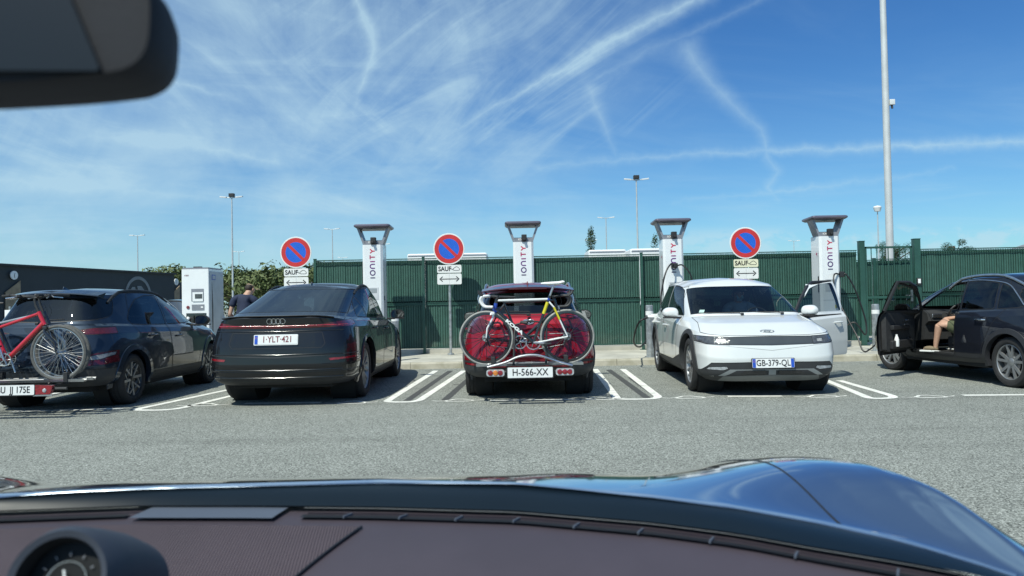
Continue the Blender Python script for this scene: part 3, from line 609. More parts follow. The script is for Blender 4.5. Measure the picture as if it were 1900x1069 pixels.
# low hedge mass beyond the car park
b = MB(); rg = random.Random(5); V_, F_ = [], []
for k in range(9000):
    x = rg.uniform(-62, -30); z = rg.random()**.7*(3.7+.8*sin(x*.9)+.5*sin(x*2.3)); p = Vector((x, 104+rg.uniform(0, 2.5), z)); s_ = rg.uniform(.12, .26)
    nrm = Vector((rg.uniform(-1, 1), rg.uniform(-1, .1), rg.uniform(-.2, 1))).normalized(); t1 = nrm.orthogonal().normalized(); t1.rotate(Matrix.Rotation(rg.uniform(0, 6.28), 3, nrm)); t2 = nrm.cross(t1)*.6
    q = len(V_); V_ += [p+t1*s_, p+t2*s_, p-t1*s_, p-t2*s_]; F_.append([q, q+1, q+2, q+3])
b.add(V_, F_, LM[0]); tag(b.build('hedge'), 'dense hedge and scrub closing the far side of the car park', 'hedge', None, 'stuff')
# ---------------------------------------------------------------- dark building on the left
A_['bwall'] = mat('charcoal_wall', (.034, .042, .047), .7, 0, .10, .8, .05, 20); A_['bwood'] = mat('wood_cladding', (.30, .23, .15), .7, 0, .25, 3); A_['bgrey'] = mat('grey_sign', (.20, .22, .23), .6)
P0, P1 = Vector((-25.2, 36.5, 0)), Vector((-22.6, 50.5, 0)); dirw = (P1-P0).normalized(); PL = P0-dirw*16; Lw = (P1-PL).length
root = empty('restaurant_building', PL, atan2(dirw.y, dirw.x), 'long low charcoal building with a big round grey emblem on the left', 'building'); HB = 3.58
b = MB(); b.box((Lw/2, 6, HB/2), (Lw, 12, HB), A_['bwall']); b.box((Lw/2, 0.0, HB+.03), (Lw+.1, .3, .10), A_['blackp']); b.build('wall', root)
b = MB(); b.box((Lw+1.6, 3.0, 1.55), (3.2, 5, 3.1), A_['bwall']); b.build('annexe', root)
def wall_frame(s_, z, off=-.03): return frame((s_, off, z), (1, 0, 0), (0, 0, 1))
b = MB(); sE = 16+ (Vector(at(266, 540, 46)).x-P0.x)*0+10.6; T = wall_frame(sE, 2.12)
b.ribbon([(1.12*cos(a), 1.12*sin(a)) for a in [2*pi*i/40 for i in range(40)]], .20, A_['bgrey'], T, closed=True)
b.poly([(-.75, -.9), (-.75, .35), (-.55, .55), (-.30, .55), (-.2, .15), (-.28, -.2), (-.20, -.9)], A_['bgrey'], T); b.poly([(-.05, -.9), (-.1, -.2), (.0, .25), (-.1, .62), (.30, .62), (.66, .25), (.80, -.2), (.78, -.9)], A_['bgrey'], T); b.build('round_emblem', root)
def pxs(px):  # distance along the facade seen at this pixel column
    k = (px-950)/1400; t = (k*PL.y-PL.x)/(dirw.x-k*dirw.y); return t
for px, nm in ((86, 0), (330, 1)):
    s_ = pxs(22) if nm == 0 else Lw+.55
    b = MB(); yo = -.06 if nm == 0 else .3
    b.prism([(s_-.45, .3), (s_+.45, .3), (s_+.45, 2.85), (s_-.45, 2.25)], yo-.02, yo+.03, A_['bwood'], 'y'); b.build('wood_panel', root)
    b = MB(); T = frame((s_+.0, yo-.04, 3.1), (1, 0, 0), (0, 0, 1)); b.lathe([(.001, .0), (.22, .0), (.22, .05), (.001, .06)], A_['white'], 'z', 20, T); b.text("P" if False else "(", .3, A_['ink'], T @ Matrix.Translation((0, 0, .065)), 1); b.build('round_badge', root)
b = MB(); s_ = pxs(112); T = wall_frame(s_, 1.62); b.poly([(-.9, -.28), (.65, -.28), (.9, .28), (-.65, .28)], A_['white'], T); b.poly([(-.82, -.22, .01), (-.05, -.22, .01), (.08, .22, .01), (-.64, .22, .01)], A_['gloss'], T); b.poly([(.05, -.22, .01), (.60, -.22, .01), (.80, .22, .01), (.18, .22, .01)], A_['gloss'], T); b.build('window', root)
# information board between the building and the cars
root = empty('notice_board', (-12.25, 19, 0), 0, 'small white and blue notice board left of the dark blue car', 'notice board')
b = MB(); 
for sg in (-.4, .4): b.tube([(sg, 0, 0), (sg, 0, 1.4)], .025, A_['steel'], 8)
b.build('leg', root); b = MB(); b.box((0, -.03, 1.10), (1.0, .04, .42), A_['white'], bev=.01); b.build('board', root)
b = MB(); cb = mat('poster_cyan', (.05, .38, .62), .4); cr_ = mat('poster_red', (.6, .06, .05), .4)
b.box((.0, -.054, 1.04), (.92, .004, .24), cb)
for q in range(5): b.box((-.36+.18*q, -.058, 1.02+(q % 2)*.07), (.13, .004, .045), A_['white'] if q % 2 else cr_)
b.build('poster', root)
# white charging cabinet on the left
root = empty('charging_cabinet', (-6.97, 16.6, KZ), 0, 'wide white charging cabinet with a screen and blue plug left of the man', 'charging cabinet')
b = MB(); w, d, H = .60, .85, 2.0; b.prism(rnd([(-w/2, 0), (w/2, 0), (w/2, d), (-w/2, d)], .02), .0, H, A_['chw'], 'z'); b.box((0, .4, H+.02), (w*.94, d*.9, .03), A_['chg']); b.box((-.02, .2, H+.05), (.17, .08, .03), A_['blackp']); b.build('cabinet', root)
b = MB(); cg = mat('cabinet_side_grey', (.40, .45, .49), .4); b.box((w/2+.004, d/2, H/2), (.008, d*.92, H*.95), cg); b.prism([(.16, .35), (.20, .35), (.205, 1.2), (.15, 1.72)], w/2+.008, w/2+.012, A_['blackp'], 'x'); b.box((w/2+.010, .25, 1.82), (.006, .20, .12), A_['plateb']); b.box((w/2+.012, .25, 1.82), (.006, .15, .08), cg); b.build('side_panel', root)
b = MB(); b.box((.05, -.004, 1.43), (.27, .012, .27), A_['chg'], bev=.002); b.box((.06, -.012, 1.39), (.23, .012, .20), A_['chw']); b.box((.08, -.019, 1.40), (.16, .006, .10), A_['smoke']); b.build('screen', root)
b = MB(); b.box((.06, -.006, 1.16), (.27, .012, .12), A_['chg']); b.lathe([(.001, .02), (.035, .015), (.035, 0)], A_['inkr'], 'z', 16, frame((-.16, 0, 1.16), (1, 0, 0), (0, 0, 1))); b.box((.15, -.014, 1.16), (.05, .004, .03), A_['white']); b.build('button_panel', root)
b = MB(); b.box((.02, -.003, .80), (.44, .012, .46), A_['gloss'], bev=.003); b.build('plug_bay', root)
b = MB(); bl = mat('blue_plug', (.02, .14, .50), .4); b.tube([(.09, -.10, .62), (.07, -.12, .80), (.10, -.06, .95)], [.035, .04, .03], bl, 10); b.tube([(-.12, -.06, .94), (-.16, -.10, .86)], .035, A_['white'], 8); b.tube(spline([(-.03, -.04, .98), (-.06, -.08, .8), (.02, -.08, .68), (.05, -.10, .64)], 6), .012, A_['cable'], 6); b.build('plug', root)
b = MB(); T = frame((-.19, -.003, 1.86), (1, 0, 0), (0, 0, 1)); b.text("ABB", .05, A_['inkr'], T, 1.1); b.build('lettering', root)
# building corner far right
root = empty('building', (42.0, 62, 0), 0, 'pale roof corner of a building at the far right above the fence', 'building')
b = MB(); b.box((7, .6, 2.4), (14, 1.2, 4.8), A_['concrete']); b.build('wall', root); b = MB(); b.prism([(-.6, 4.8), (14.6, 4.8), (12.5, 5.6), (2.0, 5.6)], -.5, 1.5, A_['bgrey'], 'y'); b.build('roof', root)
# ---------------------------------------------------------------- cars: one smooth shell, cut into panels
def pchip(x, y, xq):
    x = np.asarray(x, float); y = np.asarray(y, float); h = np.diff(x); d = np.diff(y)/h; n = len(x)
    m = np.zeros(n)
    for i in range(1, n-1):
        if d[i-1]*d[i] > 0:
            w1 = 2*h[i]+h[i-1]; w2 = h[i]+2*h[i-1]; m[i] = (w1+w2)/(w1/d[i-1]+w2/d[i])
    m[0] = d[0]; m[-1] = d[-1]
    if n > 2:
        m[0] = d[0]*1.5-m[1]*.5; m[-1] = d[-1]*1.5-m[-2]*.5
    i = np.clip(np.searchsorted(x, xq, 'right')-1, 0, n-2); t = (xq-x[i])/h[i]
    return y[i]*(1+2*t)*(1-t)**2+h[i]*m[i]*t*(1-t)**2+y[i+1]*t*t*(3-2*t)+h[i]*m[i+1]*t*t*(t-1)
def ring_pts(yr, zr, yf, zf, w, zm, z3, z9, kr, kf, wr, wf):
    x = [0, .5*w*wr, .85*w*wr, .97*w*wr]; y = [yr, yr+.045*kr, yr+.33*kr, yr+kr]; z = [zr, zr*.97+z3*.03, zr*.6+z3*.4, z3]
    for i in range(1, 6):
        t = i/6; y.append((yr+kr)*(1-t)+(yf-kf)*t)
        e0 = .97*wr; e1 = .97*wf; a = 1-(1-e0)*max(0, 1-t*3.0)**1.5-(1-e1)*max(0, 1-(1-t)*3.0)**1.5
        x.append(w*a); z.append(z3*(1-t)*(1-2*t)+4*zm*t*(1-t)+z9*t*(2*t-1))
    x += [.97*w*wf, .85*w*wf, .5*w*wf, 0]; y += [yf-kf, yf-.33*kf, yf-.045*kf, yf]; z += [z9, zf*.6+z9*.4, zf*.97+z9*.03, zf]
    return np.array([x, y, z]).T
def in_poly(p, poly):
    x, y = p; c = False; n = len(poly)
    for i in range(n):
        x1, y1 = poly[i][0], poly[i][1]; x2, y2 = poly[i-1][0], poly[i-1][1]
        if (y1 > y) != (y2 > y) and x < (x2-x1)*(y-y1)/(y2-y1)+x1: c = not c
    return c
AX = {'x': (1, 2), 'y': (0, 2), 'z': (0, 1)}
def crease(rings, at_):
    """extra sections just before and after the named ones, so the surface turns sharply there"""
    out = []; lab = []
    mixr = lambda a, b, t: tuple(p*(1-t)+q*t for p, q in zip(a, b))
    for i, r in enumerate(rings):
        e = at_.get(i, 0)
        if e and i > 0: out.append(mixr(r, rings[i-1], e)); lab.append(i-e)
        out.append(r); lab.append(float(i))
        if e and i < len(rings)-1: out.append(mixr(r, rings[i+1], e)); lab.append(i+e)
    return out, lab
class Shell:
    def __init__(s, rings, cr=None):
        cr = cr if cr is not None else {2: .12, 4: .07, 5: .10, 6: .05, 8: .05}
        rings, lab = crease(rings, cr)
        P = np.array([ring_pts(*r) for r in rings])            # M x 13 x 3
        P[-1, :, 0] = 0
        ds = np.linalg.norm(np.diff(P, axis=1), axis=2).mean(0); ku = np.concatenate([[0], np.cumsum(ds)])
        dv = np.linalg.norm(np.diff(P, axis=0), axis=2).mean(1); kv = np.concatenate([[0], np.cumsum(dv)])
        uq = []; ui = []
        for i in range(12):
            n = max(2, int(round(ds[i]/.055)))
            for j in range(n): uq.append(ku[i]+(ku[i+1]-ku[i])*j/n); ui.append(i+j/n)
        uq.append(ku[-1]); ui.append(12.0)
        vq = []; vi = []
        for i in range(len(rings)-1):
            n = max(1 if dv[i] < .04 else 2, int(round(dv[i]/.045)))
            for j in range(n): vq.append(kv[i]+(kv[i+1]-kv[i])*j/n); vi.append(lab[i]+(lab[i+1]-lab[i])*j/n)
        vq.append(kv[-1]); vi.append(lab[-1])
        uq, vq = np.array(uq), np.array(vq)
        A = np.zeros((len(rings), len(uq), 3))
        for r in range(len(rings)):
            for k in range(3): A[r, :, k] = pchip(ku, P[r, :, k], uq)
        G = np.zeros((len(vq), len(uq), 3))
        for c in range(len(uq)):
            for k in range(3): G[:, c, k] = pchip(kv, A[:, c, k], vq)
        G[:, :, 0] = np.maximum(G[:, :, 0], 0); G[:, 0, 0] = 0; G[:, -1, 0] = 0
        bm = s.bm = bmesh.new(); s.ln = bm.verts.layers.float_vector.new('nrm')
        s.lu = bm.faces.layers.float.new('u'); s.lv = bm.faces.layers.float.new('v'); s.lp = bm.faces.layers.int.new('part')
        vs = [[bm.verts.new(G[i, j]) for j in range(len(uq))] for i in range(len(vq))]
        gu = np.gradient(G, axis=1); gv = np.gradient(G, axis=0)
        nn = np.cross(gu, gv); nn[:, 0] = np.cross(gu[:, 1], gv[:, 1]); nn[:, -1] = np.cross(gu[:, -2], gv[:, -2])
        nn[:, 0, 0] = 0; nn[:, -1, 0] = 0; nn[-1, :] = nn[-2, :]; nn[-1, :, 0] = 0
        nn /= np.maximum(np.linalg.norm(nn, axis=2, keepdims=True), 1e-9)
        ctr = np.array([0, G[:, :, 1].mean(), .7])
        sgn = np.sign(((G-ctr)*nn).sum(2).mean()); nn *= sgn; s.sgn = sgn
        for i in range(len(vq)):
            for j in range(len(uq)): vs[i][j][s.ln] = Vector(nn[i, j])
        for i in range(len(vq)-1):
            for j in range(len(uq)-1):
                q = [vs[i][j], vs[i][j+1], vs[i+1][j+1], vs[i+1][j]]
                if sgn < 0: q.reverse()
                f = bm.faces.new(q); f[s.lu] = (ui[j]+ui[j+1])/2; f[s.lv] = (vi[i]+vi[i+1])/2
        s.names = ['body']; s.info = {'body': None}
        s.tree = None
        s.bvh()
    def bvh(s):
        s.bm.verts.index_update(); v = [x.co.copy() for x in s.bm.verts]; f = [[x.index for x in q.verts] for q in s.bm.faces]
        n = len(v); v += [Vector((-x.x, x.y, x.z)) for x in v]; f += [[i+n for i in q[::-1]] for q in f]
        s.tree = BVHTree.FromPolygons(v, f)
    def hit(s, o, d):
        h = s.tree.ray_cast(Vector(o), Vector(d)); return h[0], (h[1] if h[0] is not None else None)
    def rear(s, x, z): return s.hit((x, -3, z), (0, 1, 0))
    def frontp(s, x, z): return s.hit((x, 9, z), (0, -1, 0))
    def side(s, y, z, sg=1): return s.hit((3*sg, y, z), (-sg, 0, 0))
    def top(s, x, y): return s.hit((x, y, 5), (0, 0, -1))
    def cut(s, poly, axis, pred):
        bm = s.bm; a, b = AX[axis]; n = len(poly)
        for i in range(n):
            p, q = poly[i][:2], poly[(i+1) % n][:2]
            lo = (min(p[0], q[0])-.001, min(p[1], q[1])-.001); hi = (max(p[0], q[0])+.001, max(p[1], q[1])+.001)
            fs = []
            for f in bm.faces:
                if not pred(f): continue
                ca = [v.co[a] for v in f.verts]; cb = [v.co[b] for v in f.verts]
                if max(ca) < lo[0] or min(ca) > hi[0] or max(cb) < lo[1] or min(cb) > hi[1]: continue
                fs.append(f)
            if not fs: continue
            d2 = (q[0]-p[0], q[1]-p[1]); co = [0, 0, 0]; no = [0, 0, 0]
            co[a], co[b] = p; no[a], no[b] = -d2[1], d2[0]
            if abs(no[a])+abs(no[b]) < 1e-9: continue
            g = set(fs)
            for f in fs: g.update(f.edges); g.update(f.verts)
            bmesh.ops.bisect_plane(bm, geom=list(g), dist=1e-5, plane_co=co, plane_no=no)
    def region(s, name, poly, axis, pred, over=('body',), cutit=True):
        if cutit: s.cut(poly, axis, pred)
        a, b = AX[axis]
        if name not in s.names: s.names.append(name)
        k = s.names.index(name); ok = {s.names.index(o) for o in over if o in s.names}
        for f in s.bm.faces:
            if f[s.lp] in ok and pred(f):
                c = f.calc_center_median()
                if in_poly((c[a], c[b]), poly): f[s.lp] = k
    def grid(s, name, fn, over=('body',)):
        if name not in s.names: s.names.append(name)
        k = s.names.index(name); ok = {s.names.index(o) for o in over}
        for f in s.bm.faces:
            if f[s.lp] in ok and fn(f[s.lu], f[s.lv], f.calc_center_median()): f[s.lp] = k
    def arch(s, y, z, r):
        p = [(y+r*cos(t), z+r*sin(t)) for t in [2*pi*i/40 for i in range(40)]]
        pred = lambda f: f.calc_center_median().x > .5 and f[s.lv] < 5
        s.cut(p, 'x', pred)
        dl = [f for f in s.bm.faces if pred(f) and in_poly((f.calc_center_median().y, f.calc_center_median().z), p)]
        bmesh.ops.delete(s.bm, geom=dl, context='FACES')
    def seams(s, skip=(), wide=()):
        """thin dark lines where two panels meet, as quads on the surface"""
        out = []
        ix = {n: i for i, n in enumerate(s.names)}
        for e in s.bm.edges:
            if len(e.link_faces) != 2: continue
            a, b = e.link_faces[0][s.lp], e.link_faces[1][s.lp]
            if a == b: continue
            na, nb = s.names[a], s.names[b]
            if any(k in skip for k in (na, nb)): continue
            w = .0038
            if any(k.startswith('win') or k.startswith('glass') for k in (na, nb)): w = .006
            t = (e.verts[1].co-e.verts[0].co)
            if t.length < 1e-6: continue
            t.normalize(); q = []
            for v in e.verts:
                nv = v[s.ln]; sd = nv.cross(t)*w
                q.append((v.co+sd+nv*.0012, v.co-sd+nv*.0012))
            out.append([q[0][0], q[0][1], q[1][1], q[1][0]])
        return out
    def mesh(s, ids, mat_of, mirror=0, shift=0.0, flip=False):
        """mirror: 0 both halves, 1 right only, -1 left only"""
        vs, fs, ms, ns = [], [], [], []; mats = []
        for sg in ((1, -1) if mirror == 0 else (mirror,)):
            mp = {}
            for f in s.bm.faces:
                if f[s.lp] not in ids: continue
                idx = []
                for v in f.verts:
                    if v.index not in mp:
                        mp[v.index] = len(vs); n = v[s.ln].normalized(); c = v.co+n*shift
                        if flip: n = -n
                        vs.append((c.x*sg, c.y, c.z)); ns.append((n.x*sg, n.y, n.z))
                    idx.append(mp[v.index])
                if (sg < 0) != flip: idx.reverse()
                m = mat_of(f, sg)
                if m not in mats: mats.append(m)
                fs.append(idx); ms.append(mats.index(m))
        return vs, fs, ms, ns, mats
def mk_shell_mesh(name, data, parent, extra=None, extra_m=None):
    vs, fs, ms, ns, mats = data
    vs, fs, ms, ns = list(vs), list(fs), list(ms), list(ns); mats = list(mats)
    if extra:
        if extra_m not in mats: mats.append(extra_m)
        for q in extra:
            b = len(vs); n = (q[1]-q[0]).cross(q[2]-q[0]); n = n.normalized() if n.length > 1e-12 else Vector((0,0,1))
            vs += [tuple(p) for p in q]; ns += [tuple(n)]*4; fs.append([b, b+1, b+2, b+3]); ms.append(mats.index(extra_m))
    me = bpy.data.meshes.new(name); me.from_pydata(vs, [], fs)
    for m in mats: me.materials.append(m)
    me.polygons.foreach_set('material_index', ms); me.polygons.foreach_set('use_smooth', [True]*len(fs)); me.update()
    if not me.validate(): me.normals_split_custom_set_from_vertices(ns)
    return obj(name, me, parent)
def make_wheel(parent, x, y, r, w, rimr, style, steer=0.0):
    """style: 'five' five twin spokes, 'split', 'grid', 'multi' """
    sg = 1 if x > 0 else -1
    T = Matrix.Translation((x, y, r)) @ Matrix.Rotation(steer, 4, 'Z') @ (Matrix.Identity(4) if sg > 0 else Matrix.Rotation(pi, 4, 'Z'))
    hub = MB(); h = w/2
    hub.lathe([(0, h-.06), (rimr*.62, h-.06), (rimr*.62, h-.09), (0, h-.09)], A_['disc'], 'x', 28, T)
    hub.lathe([(0.001, -h+.02), (rimr*.9, -h+.02), (rimr*.95, h-.11), (.001, h-.11)], A_['under'], 'x', 28, T)
    wh = hub.build('wheel', parent)
    t = MB(); s = r-rimr
    prof = [(rimr*.985, h*.80), (rimr+.012, h*.96), (rimr+s*.35, h*1.0), (rimr+s*.72, h*.97), (r-.012, h*.84), (r-.002, h*.66), (r, h*.5),
            (r-.007, h*.47), (r-.007, h*.43), (r, h*.40), (r+.001, h*.04), (r-.007, h*.03), (r-.007, -h*.03), (r+.001, -h*.04), (r, -h*.40), (r-.007, -h*.43), (r-.007, -h*.47), (r, -h*.5),
            (r-.012, -h*.84), (rimr+s*.5, -h), (rimr*.98, -h*.8)]
    t.lathe(prof, A_['tyre'], 'x', 56, T); t.build('tyre', wh)
    R = MB(); m1 = A_['rims'] if style in ('silver', 'five') else A_['rims']; md = A_['rimd']
    R.lathe([(rimr*.99, h*.84), (rimr*.965, h*.86), (rimr*.93, h*.78), (rimr*.90, h*.1), (rimr*.9, -h*.7)], m1 if style != 'grid' else md, 'x', 48, T)
    def spoke(th, a0, a1, r0, r1, w0, w1, m, x0, x1, th_=.025):
        c = []
        for (rr, aa, ww, xx) in ((r0, a0, w0, x0), (r1, a1, w1, x1)):
            for sd in (-1, 1):
                q = (rr*cos(th+aa)-sd*ww*sin(th+aa), rr*sin(th+aa)+sd*ww*cos(th+aa)); c += [(xx, *q), (xx-th_, *q)]
        R.add(c, [[0, 2, 6, 4], [1, 5, 7, 3], [0, 4, 5, 1], [2, 3, 7, 6], [0, 1, 3, 2], [4, 6, 7, 5]], m, False, T)
    if style == 'five':
        for i in range(5):
            th = 2*pi*i/5+.3
            for k in (-1, 1): spoke(th, k*.16, k*.24, .05, rimr*.95, .020, .017, m1, h*.62, h*.80)
            spoke(th, 0, 0, .05, rimr*.5, .05, .012, m1, h*.58, h*.6)
    elif style == 'multi':
        for i in range(5):
            th = 2*pi*i/5+.2
            for k in (-1, 0, 1): spoke(th, k*.12, k*.40, .05, rimr*.95, .014, .013 if k else .011, m1, h*.62, h*.80)
    elif style == 'split':
        for i in range(5):
            th = 2*pi*i/5+.5
            spoke(th, 0, 0, .045, rimr*.55, .034, .05, m1, h*.62, h*.70)
            for k in (-1, 1): spoke(th, k*.22, k*.27, rimr*.5, rimr*.95, .022, .020, m1, h*.70, h*.82)
            spoke(th, 0, 0, rimr*.5, rimr*.94, .02, .03, md, h*.55, h*.66)
            spoke(th+pi/5, 0, 0, .045, rimr*.94, .012, .035, md, h*.50, h*.66)
    else:   # grid: dark spokes with bright machined faces
        for i in range(4):
            th = pi/2*i+.35
            spoke(th, 0, -.25, .04, rimr*.95, .016, .016, m1, h*.7, h*.84); spoke(th, 0, .55, .04, rimr*.95, .010, .016, m1, h*.68, h*.83)
            spoke(th, .05, .15, .05, rimr*.93, .05, .07, md, h*.60, h*.72)
            spoke(th, .85, .25, rimr*.60, rimr*.66, .011, .011, m1, h*.78, h*.80)
            spoke(th, -.75, -.20, rimr*.9, rimr*.55, .012, .011, m1, h*.80, h*.78)
    R.lathe([(0, h*.74), (.032, h*.73), (.055, h*.64), (.06, h*.5)], md if style != 'five' else m1, 'x', 24, T)
    R.build('rim', wh); return wh
def seat_mb(x, y, z, m, back=.62, head=True):
    b = MB(); T = Matrix.Translation((x, y, z))
    b.box((0, .05, .0), (.50, .52, .15), m, T, .05); b.box((0, -.22, .32), (.48, .13, back), m, T, .055, (radians(-16), 0, 0))
    for k in (-1, 1): b.box((k*.22, -.19, .30), (.08, .17, back*.8), m, T, .035, (radians(-16), 0, 0)); b.box((k*.23, .05, .05), (.08, .45, .12), m, T, .035)
    if head:
        for k in (-1, 1): b.tube([(k*.05, -.30, .58), (k*.05, -.33, .70)], .007, A_['alu'], 6, T)
        b.box((0, -.345, .74), (.27, .10, .17), m, T, .045, (radians(-10), 0, 0))
    return b
def interior(root, C, lhd=True, seatm=None):
    m = seatm or A_['seat']; hr = C['seat_z']
    yb = C['seat_y']
    for k in (-1, 1):
        seat_mb(k*.37, yb, hr, m).build('seat', root)
    rs = MB(); ry = C['rseat_y']; T = Matrix.Translation((0, ry, hr+.03))
    rs.box((0, .05, 0), (1.20, .5, .15), m, T, .05); rs.box((0, -.22, .28), (1.22, .13, .55), m, T, .05, (radians(-20), 0, 0))
    for k in (-.38, 0, .38): rs.box((k, -.36, .60), (.25, .09, .15), m, T, .04, (radians(-14), 0, 0))
    rs.build('rear_seat', root)
    d = MB(); dy = C['dash_y']; w = C['dash_w']; dzz = C['dash_z']
    sec = [(dy+.42, dzz-.02), (dy+.10, dzz+.01), (dy+.0, dzz-.04), (dy-.03, dzz-.16), (dy+.06, dzz-.22), (dy+.08, dzz-.45), (dy+.45, dzz-.5)]
    d.prism(sec, -w, w, A_['cabin'], 'x'); d.box((0, dy-.18, dzz-.40), (.26, .75, .22), A_['blackp'], bev=.03)
    d.box((0, dy-.01, dzz+.02), (.27, .015, .10), A_['gloss'], bev=.004)
    for k in (-1, 1): d.box((k*(w-.14), dy-.035, dzz-.08), (.16, .02, .06), A_['alu'], bev=.008); d.box((k*(w-.14), dy-.046, dzz-.08), (.14, .01, .045), A_['blackp'])
    for j in range(6): d.box((-.06+.024*j, dy-.045, dzz-.19), (.016, .012, .012), A_['alu'])
    d.box((0, dy-.04, dzz-.15), (.24, .01, .05), A_['gloss']); d.build('dashboard', root)
    sw = MB(); sx = -.37 if lhd else .37
    T = Matrix.Translation((sx, dy-.20, dzz-.06)) @ Matrix.Rotation(radians(-66), 4, 'X')
    sw.tube([(.18*cos(a), .18*sin(a), 0) for a in [2*pi*i/28 for i in range(28)]], .015, A_['blackp'], 8, T, closed=True)
    sw.box((0, 0, -.01), (.15, .11, .04), A_['blackp'], T, .02)
    for a in (0, pi, -pi/2): sw.tube([(.06*cos(a), .06*sin(a), 0), (.18*cos(a), .18*sin(a), 0)], .012, A_['alu'], 6, T)
    sw.tube([(0, 0, -.03), (0, .0, -.22)], .03, A_['blackp'], 8, T); sw.build('steering_wheel', root)
    fl = MB(); fl.box((0, C['L']/2, .34), (C['W']*1.72, C['L']*.70, .04), A_['cabin']); 
    fl.box((0, C['ra']-.0, .50), (C['W']*1.2, .9, .30), A_['cabin'], bev=.04); fl.build('cabin_floor', root)
def plate(root, c, nrm, txt, w=.52, h=.11, blue='left', ink='ink', sx=.8, size=.098, blue2=False, name='number_plate', fr=None):
    """c centre, nrm outward normal (local y is up)"""
    n = Vector(nrm).normalized(); x = Vector((0, 0, 1)).cross(n).normalized()
    T = frame(c, x, n.cross(x)); T = T.copy()
    b = MB(); b.prism(rnd([(-w/2, -h/2), (w/2, -h/2), (w/2, h/2), (-w/2, h/2)], .012), 0, .006, A_['plate'], 'z', T)
    b.prism(rnd([(-w/2-.008, -h/2-.010), (w/2+.008, -h/2-.010), (w/2+.008, h/2+.006), (-w/2-.008, h/2+.006)], .012), -.012, .003, A_['blackp'] if fr is None else fr, 'z', T)
    z = .0075
    o = 0
    if blue == 'left':
        b.poly([(-w/2+.003, -h/2+.003, z), (-w/2+.042, -h/2+.003, z), (-w/2+.042, h/2-.003, z), (-w/2+.003, h/2-.003, z)], A_['plateb'], T); o = .018
        b.lathe([(.010, 0), (.0125, 0)], A_['amber'], 'z', 12, T @ Matrix.Translation((-w/2+.022, h*.2, z+.001)))
    if blue2: b.poly([(w/2-.042, -h/2+.003, z), (w/2-.003, -h/2+.003, z), (w/2-.003, h/2-.003, z), (w/2-.042, h/2-.003, z)], A_['plateb'], T); o = 0
    b.text(txt, size*1.12, A_[ink], T @ Matrix.Translation((o, 0, z+.001)), sx*1.02, bold=.0010)
    return b.build(name, root)
def mirror_pair(root, C, sides, paintm, openside=None):
    """door mirrors; returned for parenting"""
    out = {}
    for sg in sides:
        y, z = C['mir']
        x = C['mirx']*sg; T = Matrix.Translation((x, y, z))
        b = MB()
        b.box((sg*.03, 0, -.035), (.14, .05, .03), A_['blackp'], T, .012, (0, 0, sg*.2))
        a = []
        prof = rnd([(-.11, -.065), (.115, -.055), (.125, .03), (.06, .085), (-.08, .08), (-.12, .02)], .05, 4)
        # shaped cap: loft of shrinking outlines towards the front
        rings = [(0, 1.0), (.03, 1.0), (.07, .93), (.10, .78), (.115, .5)]
        vs = []; k = len(prof)
        for (d, sc) in rings: vs += [(sg*(.14+p[0]*sc), d-.02, .035+p[1]*sc) for p in prof]
        fs = []
        for i in range(len(rings)-1):
            for j in range(k): fs.append([i*k+j, i*k+(j+1) % k, (i+1)*k+(j+1) % k, (i+1)*k+j])
        fs.append([(len(rings)-1)*k+j for j in range(k)])
        b.add(vs, fs, paintm, True, T)
        b.add([(sg*(.14+p[0]*.98), -.018, .035+p[1]*.98) for p in prof], [list(range(k))], A_['blackp'], False, T)
        b.box((sg*.15, .03, -.032), (.20, .10, .02), A_['blackp'], T, .008)
        b.add([(sg*(.14+p[0]*.86), -.034-.16*p[1], .035+p[1]*.86) for p in prof], [list(range(k))], A_['mirror'], False, T)
        out[sg] = b.build('door_mirror')
    return out
A_['mirror'] = mat('mirror_glass', (.32,.34,.36), .02, 1, .01)
def arch_trim(root, Sh, y, z, r, w, m, sg, z0):
    """cladding band round the wheel opening, following the body side"""
    b = MB(); vs = []; k = 0
    a0 = math.asin(max(-1, (z0-z)/(r+w*.5)))
    n = 26
    for i in range(n+1):
        t = a0+(pi-2*a0)*i/n; row = []
        for rr in (r-.004, r+.008, r+w*.5, r+w-.006, r+w):
            h, nn = Sh.side(y+rr*cos(t), max(z+rr*sin(t), .22), sg)
            if h is None: h, nn = Sh.side(y+rr*cos(t)*.97, max(z+rr*sin(t), .30), sg)
            x = abs(h.x) if h is not None else last
            last = x; row.append(x)
        off = (.0, .020, .016, .013, .002)
        xs = [row[0]-.05]+[row[q]+off[q] for q in range(1, 5)]
        rs = (r-.004, r-.002, r+w*.5, r+w-.004, r+w)
        for q in range(5): vs.append((sg*xs[q], y+rs[q]*cos(t), z+rs[q]*sin(t)))
    fs = [[i*5+q, i*5+q+1, (i+1)*5+q+1, (i+1)*5+q] for i in range(n) for q in range(4)]
    b.add(vs, fs, m, True)
    # liner of the well
    b.lathe([(r, sg*(row[2]-.04)), (r, sg*.50), (0.001, sg*.50)], A_['under'], 'x', 36, Matrix.Translation((0, y, z)))
    return b.build('wheel_arch', root)
